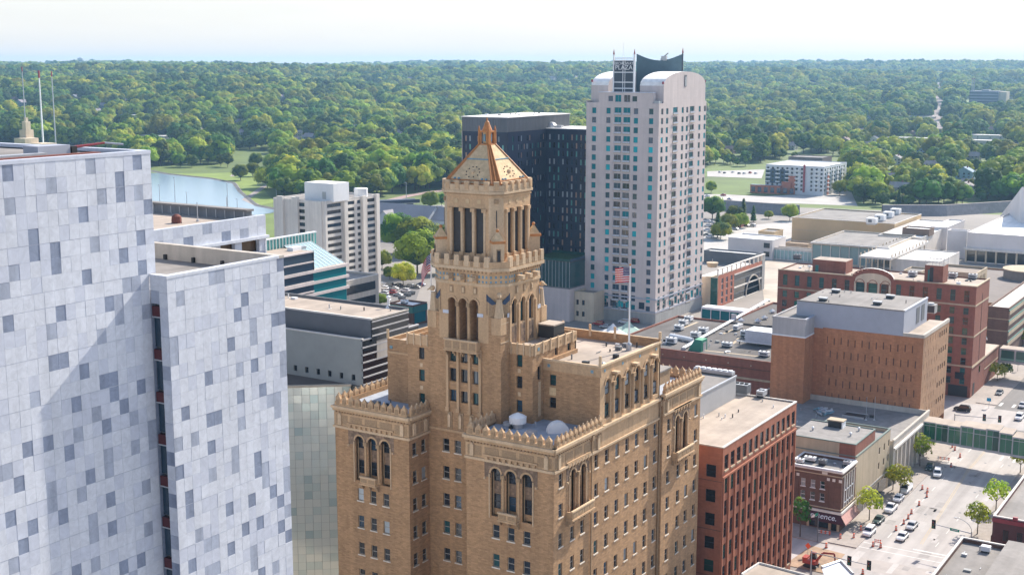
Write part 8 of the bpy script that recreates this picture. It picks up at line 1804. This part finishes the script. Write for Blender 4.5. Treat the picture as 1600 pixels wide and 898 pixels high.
# ================================================================== STREET FURNITURE
drum0 = None
def drum(px, py, label):
    global drum0
    p = atz(px, py, .15)
    if drum0 is None:
        drum0 = thing('traffic_drum', (0, 0, 0), label, 'traffic drum', 'orange traffic drums'); b = MB(); b.lathe((0, 0, 0), [(.38, 0), (.38, .10), (.30, .10)], blackm, 10); b.build('rubber_base', drum0)
        b = MB(); b.lathe((0, 0, .10), [(.30, 0), (.28, .32)], orange, 10); b.lathe((0, 0, .60), [(.27, 0), (.26, .2)], orange, 10); b.lathe((0, 0, 1.0), [(.25, 0), (.24, .16), (.12, .24)], orange, 10); b.build('barrel', drum0)
        b = MB(); b.lathe((0, 0, .42), [(.28, 0), (.27, .18)], paintw, 10); b.lathe((0, 0, .80), [(.26, 0), (.25, .2)], paintw, 10); b.build('reflective_band', drum0); o = drum0
    else: o = copy_tree(drum0); o['label'] = label
    o.location = (p.x, p.y, .15); o.scale = (.88, .88, .88)
for px, py, lb in ((1488, 699, 'orange drum just past the skyway, the left of two together'), (1492, 703, 'orange drum just past the skyway, the right of two together'), (1500, 714, 'orange drum alone left of the yellow line near the skyway'), (1486, 729, 'orange drum at the edge of the skyway shadow'), (1441, 764, 'orange drum right of the parked white van'), (1449, 768, 'orange drum, upper of the close pair in the middle of the line'), (1448, 776, 'orange drum, lower of the close pair in the middle of the line'), (1436, 789, 'orange drum below the close pair'), (1424, 802, 'orange drum above the white pair of cars, farthest of three'), (1419, 810, 'orange drum, middle of three beside the white pickup'), (1412, 818, 'orange drum, nearest of three beside the white pickup'), (1400, 828, 'orange drum left of the pair of driving cars'), (1364, 853, 'orange drum left of the small barricade'), (1376, 855, 'orange drum right of the small barricade'), (1334, 840, 'orange drum on the corner in front of the white kerb vehicle'), (1313, 841, 'slim orange marker on the shop corner'), (1291, 855, 'slim orange marker between shop corner and excavator'), (1348, 896, 'orange drum at the bottom edge by the signal arm'), (1345, 828, 'orange marker beside the first kerb vehicle')): drum(px, py, lb)
def barricade(px, py, w_, rot, label):
    p = atz(px, py, .15); o = thing('road_barricade', (p.x, p.y, .15), label, 'barricade', 'road barricades'); c, s = math.cos(rot), math.sin(rot); fr = Fr((p.x, p.y, .15), (c, s, 0), (s, -c, 0)); b = MB()
    for z in (.45, .85): 
        for k in range(6): b.fbox(fr, -w_/2+w_*k/6, -w_/2+w_*(k+1)/6, z, z+.24, -.02, .02, orange if k % 2 else paintw)
    b.build('striped_board', o); b = MB()
    for x in (-w_*.42, w_*.42): b.fbox(fr, x-.04, x+.04, 0, 1.15, -.06, -.021, blackm); b.fbox(fr, x-.04, x+.04, 0, .06, -.4, .4, blackm)
    b.build('leg', o)
barricade(1474, 720, 3.0, .1, 'red and white striped barricade at the edge of the skyway shadow'); barricade(1288, 836, 2.6, .15, 'striped barricade in the shop shade by the crossing'); barricade(1371, 850, 1.4, .2, 'small barricade between two orange drums')
def signal_head(b, fr, x, z, m=blackm):
    b.fbox(fr, x-.22, x+.22, z-.75, z+.75, -.02, .22, m); b.fbox(fr, x-.42, x+.42, z-.95, z+.95, -.06, -.02, m)
def traffic_signal(pole, end, heads, label, sign=None, lamp=None, h=6.0):
    o = thing('traffic_signal', (pole.x, pole.y, .2), label, 'traffic signal', 'mast arm traffic signals'); d = (end-pole); d.z = 0; L_ = d.length; u = d.normalized(); n_ = Vector((u.y, -u.x, 0)); n_ = n_ if n_.y < 0 else -n_; fr = Fr((pole.x, pole.y, 0), u, n_)
    b = MB(); b.tube((pole.x, pole.y, .1), (pole.x, pole.y, h+.4), .16, .12, metalg, 8); b.build('pole', o); b = MB(); b.tube(fr.p(0, h), fr.p(L_, h+.15), .11, .07, metalg, 6); b.build('mast_arm', o)
    for x in heads:
        s = MB(); signal_head(s, fr, x, h+.1); hd_ = s.build('signal_head', o); q = MB()
        for k, c in enumerate((redp, mat('amber_lens', (.25, .15, .02)), mat('green_lens', (.02, .18, .10)))): q = MB(); q.fbox(fr, x-.13, x+.13, h+.45-.5*k, h+.73-.5*k, .22, .26, c); q.build('lens', hd_)
    if sign: s = MB(); s.fbox(fr, sign-.95, sign+.95, h-.3, h+.25, .14, .18, mat('sign_green', (.01, .24, .16))); sg = s.build('street_sign', o); q = MB(); q.fbox(fr, sign-.7, sign+.6, h-.1, h+.05, .18, .195, whitep); q.build('sign_text_strip', sg)
    if lamp:
        b = MB(); pr_ = fr.p(0, h+.4); 
        for k in range(8): q = fr.p(.0+lamp*(1-math.cos(math.pi/2*(k+1)/8)), h+.4+2.2*math.sin(math.pi/2*(k+1)/8)); b.tube(pr_, q, .06, None, metalg, 5); pr_ = q
        b.build('lamp_arm', o); b = MB(); b.box(pr_.x-.35, pr_.x+.1, pr_.y-.15, pr_.y+.15, pr_.z-.12, pr_.z+.05, metalg); b.build('lamp_head', o)
traffic_signal(atz(1518, 833, 6), atz(1458, 819, 6), [atz(1518, 833, 6).to_2d().__sub__(atz(1459, 819, 6).to_2d()).length], 'mast arm signal with a green street sign at the right kerb', sign=(atz(1518, 833, 6)-atz(1492, 827, 6)).length, lamp=3.3)
traffic_signal(atz(1268, 862, 6), atz(1360, 884, 6), [(atz(1268, 862, 6)-atz(1327, 876, 6)).length, (atz(1268, 862, 6)-atz(1358, 884, 6)).length-.1], 'mast arm signal with two heads over the near crossing at the bottom')
traffic_signal(atz(1492, 648, 6), atz(1563, 655, 6), [(atz(1492, 648, 6)-atz(1538, 652, 6)).length, (atz(1492, 648, 6)-atz(1562, 655, 6)).length], 'mast arm signal beyond the skyway at the red hotel junction')
p = atz(1277, 845, .25); o = thing('signal_post', (p.x, p.y, .25), 'signal post with a green and white banner in the shop shade', 'signal post'); b = MB(); b.tube((p.x, p.y, .25), (p.x, p.y, 6.6), .12, .09, greydk, 6); b.build('pole', o); s = MB(); fr = Fr((p.x, p.y, 0), (1, 0, 0), (0, -1, 0)); signal_head(s, fr, -.35, 4.6); s.build('signal_head', o); s = MB(); s.poly([fr.p(-1.6, 5.1, .05), fr.p(-.1, 5.9, .05), fr.p(-.1, 6.6, .05), fr.p(-1.0, 6.0, .05)], mat('banner_green', (.02, .30, .20))); s.poly([fr.p(-1.6, 5.1, .06), fr.p(-.9, 5.4, .06), fr.p(-.6, 6.1, .06), fr.p(-1.2, 5.8, .06)], whitep); s.build('banner', o)
p = atz(1262, 868, .2); o = thing('warning_sign', (p.x, p.y, .2), 'orange diamond work sign on a post above the excavator', 'sign'); b = MB(); b.tube((p.x, p.y, .2), (p.x, p.y, 2.4), .05, None, metalg, 5); b.build('post', o); b = MB(); b.poly([(p.x, p.y-.05, 1.7), (p.x+.6, p.y-.05, 2.4), (p.x, p.y-.05, 3.1), (p.x-.6, p.y-.05, 2.4)], orange); b.poly([(p.x, p.y+.0, 1.7), (p.x+.6, p.y+.0, 2.4), (p.x, p.y+.0, 3.1), (p.x-.6, p.y+.0, 2.4)], greyc); b.build('sign_board', o)
for px, py, z0, z1, lb in ((1545, 625, 2.2, 2.9, 'blue banner on a lamp post at the red hotel corner, lower one'), (1489, 602, 3, 3.8, 'blue and green banner before the red hotel entrance'), (1590, 568, 2.4, 3.0, 'blue banner under the far skyway')):
    p = atz(px, py+12, .2); o = thing('banner_post', (p.x, p.y, .2), lb, 'banner', 'banners near the red hotel'); b = MB(); b.tube((p.x, p.y, .2), (p.x, p.y, z1+.6), .07, None, metalg, 5); b.build('post', o); b = MB(); b.box(p.x-.7, p.x+.5, p.y-.06, p.y-.03, z0, z1+.3, mat('banner_blue', (.02, .28, .50))); b.build('banner', o)
# excavator
p = atz(1268, 884, .2); o = thing('excavator', (p.x, p.y, .2), 'small red excavator with raised boom digging at the street corner', 'excavator'); ex = mat('excavator_red', (.38, .05, .03), rough=.4)
for s in (-1, 1):
    b = MB(); n = 10; T_ = [(p.x-1.5+1.5*(1-math.cos(math.pi*k/5))*1.0 if False else p.x+1.5*math.cos(2*math.pi*k/n), .55+.42*math.sin(2*math.pi*k/n)) for k in range(n)]
    b.loft([(x, p.y+s*.9-.25, z) for x, z in T_], [(x, p.y+s*.9+.25, z) for x, z in T_], blackm); b.poly([(x, p.y+s*.9-.25, z) for x, z in T_], blackm); b.poly([(x, p.y+s*.9+.25, z) for x, z in T_], blackm); b.build('track', o)
b = MB(); b.prism([(p.x-1.6, p.y-1), (p.x+1.0, p.y-1), (p.x+1.3, p.y-.3), (p.x+1.3, p.y+.3), (p.x+1.0, p.y+1), (p.x-1.6, p.y+1)], .95, 1.75, ex); b.box(p.x-1.7, p.x-.7, p.y-.9, p.y+.9, 1.75, 2.1, ex); b.build('body', o)
b = MB(); b.loft([(p.x-.5, p.y+.1, 1.75), (p.x+.9, p.y+.1, 1.75), (p.x+.9, p.y+.95, 1.75), (p.x-.5, p.y+.95, 1.75)], [(p.x-.4, p.y+.15, 2.85), (p.x+.55, p.y+.15, 2.85), (p.x+.55, p.y+.9, 2.85), (p.x-.4, p.y+.9, 2.85)], g_dark); b.box(p.x-.45, p.x+.6, p.y+.1, p.y+.95, 2.85, 2.97, ex); b.build('cab', o)
b = MB(); A_, B_, C_, D_ = Vector((p.x+1.0, p.y-.35, 1.5)), Vector((p.x+2.3, p.y-.35, 3.6)), Vector((p.x+4.6, p.y-.35, 3.9)), Vector((p.x+5.0, p.y-.35, 1.7)); b.tube(A_, B_, .26, .24, ex, 6); b.tube(B_, C_, .24, .18, ex, 6); b.build('boom', o); b = MB(); b.tube(C_, D_, .2, .15, mat('stick_maroon', (.22, .03, .03)), 6); b.build('stick', o)
b = MB(); b.prism([(D_.x-.3, D_.y-.4), (D_.x+.5, D_.y-.4), (D_.x+.5, D_.y+.4), (D_.x-.3, D_.y+.4)], 1.0, 1.7, blackm); b.tube((D_.x+.5, D_.y-.4, 1.05), (D_.x+.5, D_.y+.4, 1.05), .25, None, blackm, 6); b.build('bucket', o)
# light poles around the lake and lots
for px, pyb, h, lb in ((250, 320, 14, 'slim pole at the left by the lake shore'), (274, 322, 20, 'tallest pole at the left of the lake'), (356, 328, 18, 'pole near the right end of the lake'), (371, 332, 9, 'short pole at the right end of the lake'), (432, 305, 13, 'brown pole beside the apartment slab'), (403, 290, 9, 'pole on the park lawn'), (635, 318, 15, 'lamp pole by the dark road bridge'), (292, 318, 8, 'short pole in the middle of the lake shore')):
    p = atz(px, pyb, 0); o = thing('light_pole', (p.x, p.y, 0), lb, 'pole', 'poles around the lake'); b = MB(); b.tube((p.x, p.y, 0), (p.x, p.y, h), .28, .16, metalg, 6); b.build('shaft', o); b = MB(); b.box(p.x-1.2, p.x+.2, p.y-.2, p.y+.2, h, h+.25, metalg); b.build('lamp_head', o)

# ================================================================== HAZE
HAZE = 8.5e-5
hz_m = bpy.data.materials.new('haze'); hz_m.use_nodes = True; hn_ = hz_m.node_tree; hn_.nodes.remove(hn_.nodes['Principled BSDF']); pv = hn_.nodes.new('ShaderNodeVolumePrincipled'); pv.inputs['Color'].default_value = (.40, .69, 1.0, 1); pv.inputs['Density'].default_value = HAZE; pv.inputs['Anisotropy'].default_value = .2
hn_.links.new(pv.outputs[0], hn_.nodes['Material Output'].inputs['Volume'])
if HAZE:
    b = MB(); b.box(-8300, 8300, -300, 8300, -22, 150, hz_m); o = b.build('haze'); tag(o, 'thin blue air haze over the whole scene', 'haze', None, 'stuff')
